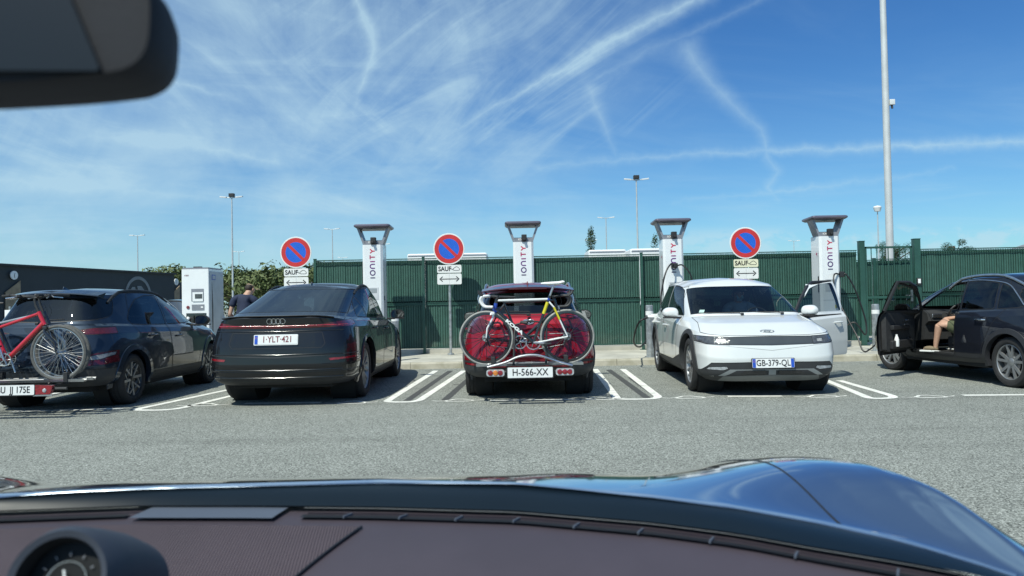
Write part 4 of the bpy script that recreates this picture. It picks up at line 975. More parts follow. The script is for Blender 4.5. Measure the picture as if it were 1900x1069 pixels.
def finish_car(root, Sh, C, colors, sides_open=()):
    """split the shell into part objects. region names: door_f, door_r, win_f, win_r, win_q, glass_f, glass_r, hood, tailgate, lamp names ..."""
    Sh.bm.verts.index_update(); ix = {n: i for i, n in enumerate(Sh.names)}
    def mo(f, sg): return colors[Sh.names[f[Sh.lp]]]
    seam = Sh.seams(skip=C.get('noseam', ()))
    both = []
    for q in seam: both.append(q); both.append([Vector((-p.x, p.y, p.z)) for p in q][::-1])
    bod = [i for n, i in ix.items() if n == 'body' or n.startswith('body_')]
    mk_shell_mesh('body', Sh.mesh(bod, mo), root, both, A_['rubber'])
    # inner lining (dark) behind body and doors round the cabin
    y0, y1 = C['cab']
    def lining(ids, mirror):
        d = Sh.mesh(ids, lambda f, sg: A_['cabin'], mirror, -.03, True)
        vs, fs, ms, ns, mats = d
        keep = [i for i, f in enumerate(fs) if all(y0 < vs[k][1] < y1 and vs[k][2] > .30 for k in f)]
        return vs, [fs[i] for i in keep], [ms[i] for i in keep], ns, mats
    mk_shell_mesh('cabin_lining', lining(bod, 0), root)
    pnames = {'glass_f': 'windscreen', 'glass_r': 'rear_window', 'hood': 'bonnet', 'tailgate': 'tailgate'}
    made = {}
    for n, i in ix.items():
        if n == 'body' or n.startswith('body_') or n.startswith('door') or n.startswith('win'): continue
        side = n in C['sided']
        nm = C['names'].get(n, pnames.get(n, n))
        for mir in ((1, -1) if side else (0,)):
            d = Sh.mesh([i], mo, mir)
            if d[0]: made[n, mir] = mk_shell_mesh(nm, d, root)
    doors = {}
    for dn, wn_ in (('door_f', 'win_f'), ('door_r', 'win_r')):
        for sg in (1, -1):
            if dn not in ix: continue
            o = mk_shell_mesh('door', Sh.mesh([ix[dn]]+[ix[k] for k in ix if k.startswith(dn+'_')], mo, sg), root)
            mk_shell_mesh('door_trim', lining([ix[dn]], sg), o)
            if wn_ in ix: mk_shell_mesh('window', Sh.mesh([ix[wn_]], mo, sg), o)
            hy, hz_ = C['handle'][dn]; h, nn = Sh.side(hy, hz_, sg)
            if h is not None:
                b = MB(); hm = colors.get('handle', A_['blackp'])
                b.tube([h+Vector((sg*.004, -.10, 0)), h+Vector((sg*.035, -.07, .002)), h+Vector((sg*.038, .05, .002)), h+Vector((sg*.006, .10, 0))], [.010, .013, .013, .010], hm, 8)
                b.build('handle', o)
            doors[dn, sg] = o
    for sg in (1, -1):
        if 'win_q' in ix: mk_shell_mesh('quarter_window', Sh.mesh([ix['win_q']], mo, sg), root)
    for yw in (C['ra'], C['fa']):
        for sg in (1, -1):
            arch_trim(root, Sh, yw, C['r']+.005, C['archr'], C.get('archw', .06), colors.get('arch', A_['clad']), sg, .25)
            st = C.get('steer', 0) if yw == C['fa'] else 0
            make_wheel(root, sg*(C['W']-.045-C['tw']/2), yw, C['r'], C['tw'], C['rim'], C['style'], st)
    u = MB(); u.box((0, C['L']/2, .27), (C['W']*1.3, C['L']*.88, .10), A_['under'], bev=.03); u.box((0, (C['ra']+C['fa'])/2, .27), (C['W']*1.84, (C['fa']-C['ra'])*.70, .10), A_['under'], bev=.03)
    u.tube([(-C['W']*.8, C['ra'], C['r']), (C['W']*.8, C['ra'], C['r'])], .05, A_['under'], 8); u.build('underbody', root)
    return doors, made
def swing(door, hinge, ang):
    """open a door by turning it about a vertical hinge line"""
    T = Matrix.Translation(hinge) @ Matrix.Rotation(ang, 4, 'Z') @ Matrix.Translation(-Vector(hinge))
    door.matrix_basis = T
# ---------------------------------------------------------------- the five parked cars
def side_pred(xm=.45, vmax=8.2): return lambda f: f.calc_center_median().x > xm and f_v(f) < vmax
def std_side(Sh, doorf, doorr, wf, wr_, wq=None, zt=8.0):
    lv = Sh.lv
    p = lambda f: f.calc_center_median().x > .45 and f[lv] < zt
    pw = lambda f: f.calc_center_median().x > .40 and 5.0 < f[lv] < zt+.6
    Sh.region('door_f', doorf, 'x', p); Sh.region('door_r', doorr, 'x', p)
    Sh.region('win_f', wf, 'x', pw, ('body', 'door_f', 'door_r')); Sh.region('win_r', wr_, 'x', pw, ('body', 'door_f', 'door_r'))
    if wq: Sh.region('win_q', wq, 'x', pw, ('body', 'door_f', 'door_r'))
def sym(poly): return poly+[(-x, z) for x, z in poly[::-1]]
def on_surf(h, n, up=(0, 0, 1), lift=.004):
    n = Vector(n).normalized(); x = Vector(up).cross(n).normalized(); return frame(h+n*lift, x, n.cross(x))
def mirrors(root, C, doors, pm, sides=(1, -1)):
    m = mirror_pair(root, C, sides, pm)
    for sg, o in m.items(): o.parent = doors['door_f', sg]
def wiper(root, pts, name='wiper'):
    b = MB(); b.tube(pts, .007, A_['blackp'], 6); b.box(Vector(pts[0]), (.04, .04, .03), A_['blackp'], bev=.01); b.build(name, root)
def fin(root, y, z, m):
    b = MB(); vs = []
    for (dy, w, h) in ((-.09, .002, 0), (-.06, .018, .055), (-.02, .026, .04), (.09, .012, .004)):
        vs += [(-w, y+dy, z-.02), (w, y+dy, z-.02), (w*.3, y+dy, z+h), (-w*.3, y+dy, z+h)]
    fs = [[i*4+a, i*4+(a+1) % 4, (i+1)*4+(a+1) % 4, (i+1)*4+a] for i in range(3) for a in range(4)]+[[0, 1, 2, 3], [12, 13, 14, 15]]
    b.add(vs, fs, m, True); b.build('antenna', root)
def rails(root, Sh, x, y0, y1, m, h=.035):
    for sg in (1, -1):
        b = MB(); pts = []
        for i in range(13):
            t = i/12; y = y0+(y1-y0)*t; q, n = Sh.top(sg*x, y)
            if q is None: continue
            e = min(1, min(t, 1-t)*7); pts.append(q+Vector((sg*.004, 0, -.012+h*e**.6)))
        b.tube(pts, .016, m, 8, flat=1.3)
        b.tube([p-Vector((0, 0, .018)) for p in pts], .010, A_['rubber'], 6)
        b.build('roof_rail', root)

# ---- black fastback crossover (second from the left), seen from behind
def car_black(root):
    C = dict(L=4.90, W=.967, ra=1.06, fa=3.99, r=.385, archr=.435, archw=.035, tw=.27, rim=.275, style='multi', cab=(1.3, 3.95), seat_y=2.45, seat_z=.55, rseat_y=1.55,
             dash_y=3.05, dash_w=.78, dash_z=1.06, sided=('tail_lamp', 'reflector'), names={'tail_lamp': 'tail_lamp', 'light_bar': 'light_bar'},
             handle={'door_f': (2.55, .90), 'door_r': (1.62, .93)}, mir=(3.42, 1.06), mirx=.86)
    rings = [
     (.16, .27, 4.76, .20, .86, .22, .27, .22, .30, .38, .95, .90),
     (.05, .34, 4.86, .32, .945, .34, .35, .34, .33, .42, .975, .93),
     (.0, .52, 4.90, .52, .967, .58, .54, .58, .36, .48, .985, .93),
     (.015, .72, 4.89, .70, .962, .78, .76, .76, .36, .52, .98, .92),
     (.055, .98, 4.78, .88, .945, .94, .98, .90, .38, .52, .95, .88),
     (.03, 1.125, 4.40, 1.00, .90, 1.02, 1.07, .99, .42, .40, .93, .87),
     (.20, 1.145, 3.96, 1.07, .865, 1.06, 1.10, 1.04, .48, .30, .91, .85),
     (.88, 1.34, 3.52, 1.32, .785, 1.33, 1.33, 1.29, .52, .28, .90, .87),
     (1.45, 1.505, 3.08, 1.51, .69, 1.53, 1.50, 1.47, .42, .26, .94, .90),
     (1.55, 1.545, 2.95, 1.56, .46, 1.59, 1.54, 1.54, .40, .26, .96, .92),
     (1.60, 1.56, 2.90, 1.575, 0, 1.612, 1.56, 1.56, .40, .26, 1, 1)]
    Sh = Shell(rings); lu, lv = Sh.lu, Sh.lv
    pt = paint('black_paint', (.006, .0065, .008)); 
    Sh.grid('glass_r', lambda u, v, c: u < 2.75 and 6.25 < v < 7.95)
    Sh.grid('glass_f', lambda u, v, c: u > 9.35 and 6.15 < v < 7.9)
    Sh.grid('hood', lambda u, v, c: u > 9.9 and 3.9 < v < 5.95)
    std_side(Sh, rnd([(3.30, .34), (3.42, .70), (3.50, .98), (3.42, 1.10), (3.10, 1.37), (2.70, 1.60), (2.28, 1.60), (2.24, 1.0), (2.27, .34)], .05),
             rnd([(2.25, .34), (2.22, 1.0), (2.26, 1.60), (1.40, 1.60), (1.22, 1.42), (1.15, 1.05), (1.40, .80), (1.56, .52), (1.62, .34)], .05),
             rnd([(3.52, 1.075), (3.22, 1.27), (2.92, 1.42), (2.66, 1.495), (2.34, 1.515), (2.32, 1.06)], .04),
             rnd([(2.26, 1.062), (2.28, 1.517), (1.90, 1.50), (1.55, 1.425), (1.50, 1.08)], .03),
             rnd([(1.46, 1.085), (1.50, 1.41), (1.20, 1.26), (1.02, 1.13), (1.06, 1.10)], .03))
    rp = lambda lim: (lambda f: f.calc_center_median().y < lim and f[lv] < 6)
    # lamps: a red line across the tail with wedge lamps at its ends
    Sh.region('light_bar', sym([(0, .985), (.86, 1.0), (.86, 1.025), (0, 1.012)]), 'y', rp(.5))
    Sh.region('tail_lamp', [(.46, 1.013), (1.1, 1.025), (1.1, 1.085), (.80, 1.075), (.60, 1.045)], 'y', rp(.62))
    Sh.region('tail_lamp', [(.88, .975), (1.1, .985), (1.1, 1.08), (.88, 1.08)], 'y', rp(.62), ('body', 'light_bar'))
    Sh.region('reflector', [(.66, .575), (1.1, .605), (1.1, .635), (.64, .610)], 'y', rp(.5))
    Sh.region('body_recess', sym([(0, .74), (.56, .74), (.60, .79), (.56, .93), (0, .93)]), 'y', rp(.4), ('body',))
    Sh.region('body_line', sym([(0, .615), (1.0, .655), (1.0, .668), (0, .632)]), 'y', rp(.5))
    Sh.region('body_line', sym([(0, .43), (1.0, .45), (1.0, .464), (0, .446)]), 'y', rp(.5))
    Sh.region('body_low', sym([(0, .1), (1.0, .1), (1.0, .355), (0, .365)]), 'y', rp(.5))
    Sh.region('body_sill', [(1.3, .1), (3.7, .1), (3.7, .345), (1.3, .345)], 'x', lambda f: f.calc_center_median().x > .5 and f[lv] < 4, ('body', 'door_f', 'door_r'))
    for y in (C['ra'], C['fa']): Sh.arch(y, C['r']+.005, C['archr'])
    col = {n: pt for n in Sh.names}; col.update(glass_r=A_['gpriv'], glass_f=A_['gws'], win_f=A_['gwin'], win_r=A_['gpriv'], win_q=A_['gpriv'],
        light_bar=lens('bar_red', (.15, .008, .014)), tail_lamp=A_['dred'], reflector=A_['red_lens'], body_line=A_['clad'], body_low=A_['blackp'], body_sill=A_['blackp'], arch=pt, handle=pt)
    C['noseam'] = ('light_bar', 'body_line', 'body_low')
    doors, made = finish_car(root, Sh, C, col)
    interior(root, C); mirrors(root, C, doors, pt)
    b = MB(); ls = []
    for i in range(37):
        x = -.86+1.72*i/36; q, n = Sh.rear(x, 1.012+.010*abs(x))
        if q is not None: ls.append(q)
    b.tube(ls, .0065, lens('light_strip_red', (.42, .03, .05)), 6); b.build('light_strip', root)
    h, n = Sh.rear(0, 1.075)
    b = MB(); T = on_surf(h, n)
    for k in range(4): b.tube([((k-1.5)*.053+.034*cos(a), .034*sin(a), 0) for a in [2*pi*i/24 for i in range(24)]], .0055, A_['chrome'], 6, T, closed=True)
    b.build('ring_emblem', root)
    h, n = Sh.rear(-.0, .845); plate(root, h+n*.012, n, "1·YLT·421", ink='inkr', h=.115, w=.53, fr=A_['plate'])
    b = MB()     # thin separate lip on the tail
    L_, Hh = [], []
    for i in range(17):
        x = -.70+1.40*i/16; q, n = Sh.top(x, .02+.20*abs(x)**2.2+.05)
        if q is None: continue
        L_.append(q)
    b.tube([p+Vector((0, -.045, .012)) for p in L_], .014, pt, 8, flat=.6); b.tube([p+Vector((0, -.01, .006)) for p in L_], .016, pt, 8, flat=.5); b.build('spoiler', root)
    ridge_m = mat('gloss_black_trim', (.008, .009, .010), .11, 0, .05, spec=.8)
    for zz, rr in ((.655, .006), (.46, .007), (.365, .007), (.945, .005)):      # pressed ridges across the tail
        b = MB(); pr_ = []
        for i in range(31):
            x = -.80+1.6*i/30; q, n = Sh.rear(x, zz+.012*abs(x))
            if q is not None: pr_.append(q)
        b.tube(pr_, rr*1.5, ridge_m, 10, flat=1.0); b.build('bumper_ridge', root)
    q, n = Sh.top(0, 1.78); fin(root, 1.78, q.z, pt)
    rails(root, Sh, .64, 1.62, 3.0, A_['blackp'], .03)
    return C
# ---- dark blue-grey small crossover (leftmost), seen from behind
def car_blue(root, rack=True):
    C = dict(L=4.205, W=.90, ra=.80, fa=3.40, r=.335, archr=.385, archw=.075, tw=.22, rim=.235, style='grid', cab=(.95, 3.2), seat_y=2.05, seat_z=.52, rseat_y=1.25,
             dash_y=2.62, dash_w=.74, dash_z=1.02, sided=('tail_lamp', 'rear_lamp', 'reverse_lamp'), names={'rear_lamp': 'indicator_lamp'},
             handle={'door_f': (2.12, .86), 'door_r': (1.32, .90)}, mir=(2.82, 1.03), mirx=.80)
    rings = [
     (.14, .30, 4.05, .22, .80, .24, .30, .24, .28, .34, .95, .90),
     (.03, .40, 4.16, .34, .885, .36, .40, .36, .32, .40, .97, .93),
     (.0, .56, 4.205, .54, .90, .58, .56, .58, .34, .44, .98, .93),
     (.06, .78, 4.17, .74, .893, .78, .79, .78, .34, .46, .96, .91),
     (.10, .97, 4.06, .88, .873, .92, .96, .89, .34, .46, .93, .88),
     (.14, 1.06, 3.70, .98, .84, .99, 1.05, .96, .34, .35, .90, .87),
     (.17, 1.09, 3.30, 1.04, .81, 1.03, 1.08, 1.01, .36, .30, .88, .85),
     (.28, 1.28, 2.92, 1.26, .72, 1.27, 1.27, 1.24, .36, .28, .88, .87),
     (.40, 1.465, 2.52, 1.46, .625, 1.49, 1.46, 1.43, .34, .26, .90, .90),
     (.40, 1.505, 2.40, 1.50, .40, 1.54, 1.49, 1.49, .34, .26, .92, .92),
     (.40, 1.52, 2.35, 1.52, 0, 1.565, 1.52, 1.51, .34, .26, 1, 1)]
    Sh = Shell(rings); lu, lv = Sh.lu, Sh.lv
    pt = paint('dark_blue_grey_paint', (.018, .028, .045), .5)
    Sh.grid('glass_f', lambda u, v, c: u > 9.35 and 6.15 < v < 7.9)
    Sh.grid('hood', lambda u, v, c: u > 9.9 and 3.9 < v < 5.95)
    rp = lambda lim, vm=6.0: (lambda f: f.calc_center_median().y < lim and f[lv] < vm)
    std_side(Sh, rnd([(2.78, .34), (2.90, .66), (2.96, .95), (2.82, 1.10), (2.50, 1.34), (2.20, 1.56), (1.86, 1.56), (1.84, 1.0), (1.86, .34)], .05),
             rnd([(1.845, .34), (1.82, 1.0), (1.84, 1.56), (1.10, 1.56), (.98, 1.30), (.92, 1.02), (1.12, .80), (1.28, .50), (1.33, .34)], .05),
             rnd([(2.92, 1.045), (2.62, 1.25), (2.35, 1.38), (2.10, 1.445), (1.90, 1.46), (1.88, 1.035)], .04),
             rnd([(1.83, 1.035), (1.85, 1.462), (1.50, 1.455), (1.20, 1.40), (.98, 1.25), (.86, 1.12), (.92, 1.06), (1.2, 1.045)], .04))
    Sh.region('glass_r', rnd(sym([(0, 1.115), (.60, 1.13), (.66, 1.17), (.58, 1.41), (0, 1.43)]), .05), 'y', lambda f: f.calc_center_median().y < .8 and 5.9 < f[lv] < 8.6)
    Sh.region('tail_lamp', [(.36, .985), (.60, .95), (1.1, .955), (1.1, 1.06), (.60, 1.03)], 'y', rp(.50))
    Sh.region('rear_lamp', [(.52, .56), (.80, .57), (1.1, .68), (1.1, .80), (.78, .73), (.52, .69)], 'y', rp(.46))
    Sh.region('reverse_lamp', [(.62, .63), (.76, .64), (.84, .685), (.84, .725), (.62, .675)], 'y', rp(.4), ('rear_lamp',))
    Sh.region('body_low', sym([(0, .1), (1.0, .1), (1.0, .52), (.55, .52), (.48, .40), (0, .40)]), 'y', rp(.5))
    Sh.region('body_sill', [(1.1, .1), (3.1, .1), (3.1, .40), (1.1, .40)], 'x', lambda f: f.calc_center_median().x > .5 and f[lv] < 4, ('body',))
    Sh.region('door_f_clad', [(1.1, .1), (3.1, .1), (3.1, .40), (1.1, .40)], 'x', lambda f: f.calc_center_median().x > .5 and f[lv] < 4, ('door_f',))
    Sh.region('door_r_clad', [(1.1, .1), (3.1, .1), (3.1, .40), (1.1, .40)], 'x', lambda f: f.calc_center_median().x > .5 and f[lv] < 4, ('door_r',))
    for y in (C['ra'], C['fa']): Sh.arch(y, C['r']+.005, C['archr'])
    col = {n: pt for n in Sh.names}; col.update(glass_r=A_['gpriv'], glass_f=A_['gws'], win_f=A_['gwin'], win_r=A_['gpriv'],
        tail_lamp=A_['dred'], rear_lamp=A_['dred'], reverse_lamp=lens('reverse_lens', (.22, .23, .24)), body_low=A_['clad'], body_sill=A_['clad'], door_f_clad=A_['clad'], door_r_clad=A_['clad'], arch=pt, handle=pt)
    doors, made = finish_car(root, Sh, C, col)
    interior(root, C); mirrors(root, C, doors, pt)
    b = MB(); q, n = Sh.top(0, .52)
    sec = [(.52, 1.53), (.33, 1.492), (.325, 1.478), (.44, 1.455)]
    vs = []; 
    for i in range(15):
        x = -.60+1.2*i/14; dz_ = -.045*(abs(x)/.6)**2.2; dy_ = .07*(abs(x)/.6)**3
        vs += [(x, y+dy_, z+dz_) for y, z in sec]
    fs = [[i*4+a, i*4+(a+1) % 4, (i+1)*4+(a+1) % 4, (i+1)*4+a] for i in range(14) for a in range(4)]+[[0, 1, 2, 3], [56, 57, 58, 59]]
    b.add(vs, fs, pt, True); b.build('spoiler', root)
    q, n = Sh.top(0, .75); fin(root, .72, q.z, pt)
    rails(root, Sh, .575, .65, 2.35, A_['blackp'], .03)
    h, n = Sh.rear(0, .50); plate(root, h+n*.012, n, "BB 21", ink='ink', w=.5) if False else None
    wiper(root, [(.0, .10, 1.10), (.02, .145, 1.14), (.30, .165, 1.15)])
    return C
# ---- small crossover of one model: red one seen from behind, dark one seen from its left with the driver's door open
def car_niro(root, red):
    C = dict(L=4.36, W=.9025, ra=.80, fa=3.50, r=.335, archr=.378, archw=.07, tw=.215, rim=.24, style='five', cab=(.95, 3.25), seat_y=2.05, seat_z=.50, rseat_y=1.25,
             dash_y=2.62, dash_w=.76, dash_z=1.00, sided=('tail_lamp', 'reflector'), names={},
             handle={'door_f': (2.08, .84), 'door_r': (1.28, .89)}, mir=(2.85, 1.00), mirx=.79)
    rings = [
     (.13, .29, 4.20, .22, .80, .24, .29, .24, .28, .34, .95, .90),
     (.03, .38, 4.32, .34, .89, .35, .38, .36, .32, .42, .97, .93),
     (.0, .55, 4.36, .54, .9025, .58, .55, .58, .34, .46, .98, .93),
     (.05, .80, 4.33, .74, .895, .78, .79, .77, .34, .48, .96, .91),
     (.08, .97, 4.22, .86, .875, .91, .96, .88, .34, .48, .93, .88),
     (.13, 1.05, 3.86, .96, .84, .98, 1.04, .945, .34, .37, .90, .87),
     (.16, 1.08, 3.42, 1.02, .81, 1.01, 1.06, .99, .36, .30, .88, .85),
     (.33, 1.27, 2.98, 1.24, .725, 1.25, 1.26, 1.22, .36, .28, .88, .87),
     (.50, 1.43, 2.50, 1.44, .62, 1.475, 1.42, 1.41, .34, .26, .90, .90),
     (.46, 1.47, 2.38, 1.485, .42, 1.525, 1.47, 1.47, .34, .26, .92, .92),
     (.45, 1.485, 2.32, 1.50, 0, 1.545, 1.48, 1.49, .34, .26, 1, 1)]
    Sh = Shell(rings); lu, lv = Sh.lu, Sh.lv
    pt = paint('red_paint', (.26, .006, .018), .3) if red else paint('dark_navy_paint', (.010, .012, .020), .3)
    Sh.grid('glass_f', lambda u, v, c: u > 9.35 and 6.15 < v < 7.9)
    Sh.grid('hood', lambda u, v, c: u > 9.9 and 3.9 < v < 5.95)
    rp = lambda lim, vm=6.0: (lambda f: f.calc_center_median().y < lim and f[lv] < vm)
    df = rnd([(2.86, .34), (2.96, .64), (3.00, .92), (2.84, 1.08), (2.52, 1.30), (2.22, 1.54), (1.85, 1.54), (1.80, 1.0), (1.82, .34)], .05)
    std_side(Sh, df,
             rnd([(1.805, .34), (1.78, 1.0), (1.83, 1.54), (1.06, 1.54), (.98, 1.30), (.92, 1.02), (1.10, .80), (1.26, .50), (1.30, .34)], .05),
             rnd([(2.94, 1.025), (2.62, 1.225), (2.32, 1.365), (2.06, 1.42), (1.88, 1.435), (1.84, 1.025)], .04),
             rnd([(1.77, 1.025), (1.81, 1.437), (1.45, 1.432), (1.18, 1.40), (1.12, 1.04)], .04),
             rnd([(1.07, 1.04), (1.13, 1.39), (.96, 1.33), (.80, 1.20), (.66, 1.08), (.74, 1.06)], .03))
    Sh.region('glass_r', rnd(sym([(0, 1.105), (.64, 1.11), (.69, 1.16), (.60, 1.37), (0, 1.385)]), .05), 'y', lambda f: f.calc_center_median().y < .8 and 5.9 < f[lv] < 8.6)
    Sh.region('tail_lamp', [(.46, .93), (.72, .86), (1.1, .90), (1.1, 1.06), (.60, 1.05), (.44, .99)], 'y', rp(.46))
    Sh.region('tailgate', rnd(sym([(0, .60), (.50, .60), (.56, .80), (.60, 1.08), (0, 1.10)]), .03), 'y', rp(.5), ('body',))
    Sh.region('body_low', sym([(0, .1), (1.0, .1), (1.0, .50), (.62, .52), (.50, .42), (0, .42)]), 'y', rp(.5))
    Sh.region('reflector', [(.62, .44), (.84, .46), (.84, .49), (.62, .48)], 'y', rp(.4), ('body', 'body_low'))
    for nm, ov in (('body_sill', 'body'), ('door_f_clad', 'door_f'), ('door_r_clad', 'door_r')):
        Sh.region(nm, [(1.1, .1), (3.2, .1), (3.2, .41), (1.1, .41)], 'x', lambda f: f.calc_center_median().x > .5 and f[lv] < 4, (ov,))
    for y in (C['ra'], C['fa']): Sh.arch(y, C['r']+.005, C['archr'])
    lowm = A_['clad'] if red else mat('dark_cladding', (.022, .023, .027), .55)
    col = {n: pt for n in Sh.names}; col.update(glass_r=A_['gpriv'], glass_f=A_['gws'], win_f=A_['gwin'], win_r=A_['gpriv'], win_q=A_['gpriv'],
        tail_lamp=A_['dred'] if red else A_['red_lens'], reflector=A_['red_lens'], body_low=lowm, body_sill=lowm, door_f_clad=lowm, door_r_clad=lowm, arch=lowm, handle=A_['chrome'] if not red else pt)
    C['steer'] = 0 if red else radians(6)
    doors, made = finish_car(root, Sh, C, col)
    interior(root, C); mirrors(root, C, doors, pt)
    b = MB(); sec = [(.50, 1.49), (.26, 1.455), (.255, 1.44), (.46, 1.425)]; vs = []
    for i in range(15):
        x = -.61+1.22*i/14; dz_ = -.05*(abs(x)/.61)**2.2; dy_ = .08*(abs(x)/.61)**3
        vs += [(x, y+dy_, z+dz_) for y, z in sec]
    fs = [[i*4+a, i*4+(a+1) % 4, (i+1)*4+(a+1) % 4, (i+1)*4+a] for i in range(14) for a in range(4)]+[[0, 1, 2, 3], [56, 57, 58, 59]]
    b.add(vs, fs, paint('spoiler_sky_toned', (.035, .004, .010), .35) if red else pt, True); b.build('spoiler', root)  # on the red car the sky reflection is put into a darker spoiler colour
    lb = MB(); lb.box((0, .262, 1.43), (.5, .012, .014), A_['dred'], bev=.004); lb.build('brake_light', root)
    q, n = Sh.top(0, .70); fin(root, .62, q.z, A_['inkr'] if red else pt)
    rails(root, Sh, .59, .55, 2.30, A_['alu'], .045)
    h, n = Sh.rear(0, 1.0); b = MB(); T = on_surf(h, n)
    b.prism([(.075*cos(a), .036*sin(a)) for a in [2*pi*i/28 for i in range(28)]], 0, .004, A_['gloss'], 'z', T)
    b.tube([(.075*cos(a), .036*sin(a), .004) for a in [2*pi*i/28 for i in range(28)]], .005, A_['chrome'], 6, T, closed=True)
    b.text("KIA", .055, A_['chrome'], T @ Matrix.Translation((0, 0, .007)), 1.15, bold=.002); b.build('oval_emblem', root)
    if not red:
        for sg in (1, -1):      # bright line along the window tops
            b = MB(); pts = []
            for (y, z) in ((2.0, 1.435), (1.6, 1.447), (1.2, 1.415), (1.0, 1.36), (.82, 1.225), (.67, 1.09)):
                h, n = Sh.side(y, z, sg)
                if h is not None: pts.append(h+n*.004)
            b.tube(spline(pts, 5), .009, A_['alu'], 6); b.build('window_trim', root)
        sg = -1; h, n = Sh.side(2.93, .65, -1); hx = h.x
        hinge = Vector((hx+.03, 2.93, .65)); d = doors['door_f', -1]
        # inner panel with armrest, speaker and pocket, thick enough to be seen edge-on
        b = MB(); x0 = hx+.045
        b.prism(rnd([(2.86, .40), (2.92, .66), (2.93, .98), (1.86, .99), (1.87, .40)], .05), x0, x0+.07, A_['cabin'], 'x')
        b.box((x0+.095, 2.32, .76), (.06, .62, .07), A_['blackp'], bev=.02); b.box((x0+.09, 2.35, .50), (.06, .75, .13), A_['blackp'], bev=.025)
        b.lathe([(.001, x0+.078), (.085, x0+.082), (.09, x0+.074)], A_['clad'], 'x', 20, Matrix.Translation((0, 2.66, .50)))
        b.tube([(x0+.085, 2.66, .86), (x0+.10, 2.60, .86), (x0+.085, 2.52, .86)], .010, A_['alu'], 6); b.box((x0+.13, 2.44, .80), (.02, .14, .015), A_['alu'], bev=.005)
        b.build('door_panel', d)
        b = MB()     # thick frame round the open door's glass
        fr_ = [(2.95, 1.0), (2.62, 1.235), (2.32, 1.385), (2.06, 1.445), (1.86, 1.455), (1.815, 1.02)]
        pts = []
        for (y, z) in fr_:
            h, n = Sh.side(y, z, -1); pts.append((h+Vector((.03, 0, 0))) if h is not None else Vector((hx, y, z)))
        b.tube(pts, .022, A_['blackp'], 6, flat=1.2); b.build('window_frame', d)
        bt = MB(); bt.lathe([(.001, 0), (.033, .002), (.036, .02), (.034, .11), (.022, .15), (.016, .16), (.017, .185), (.001, .187)], A_['white'], 'z', 16, Matrix.Translation((x0+.115, 2.12, .47)))
        bt_o = tag(bt.build('bottle'), 'white plastic bottle in the pocket of the open dark car door', 'bottle')
        swing(d, hinge, radians(-54))
        bt_o['_in'] = 1; C['bottle'] = bt_o; C['door'] = d
        # door opening: sill, pillar and dark inside edge
        b = MB(); b.box((hx+.10, 2.35, .36), (.16, 1.15, .06), A_['blackp'], bev=.02); b.box((hx+.09, 1.80, .68), (.10, .10, .62), A_['blackp'], bev=.03)
        b.box((hx+.10, 2.98, .68), (.10, .08, .62), A_['blackp'], bev=.03); b.build('door_sill', root)
    else:
        wiper(root, [(.0, .10, 1.09), (.02, .15, 1.13), (-.30, .165, 1.14)])
    C['Sh'] = Sh
    return C
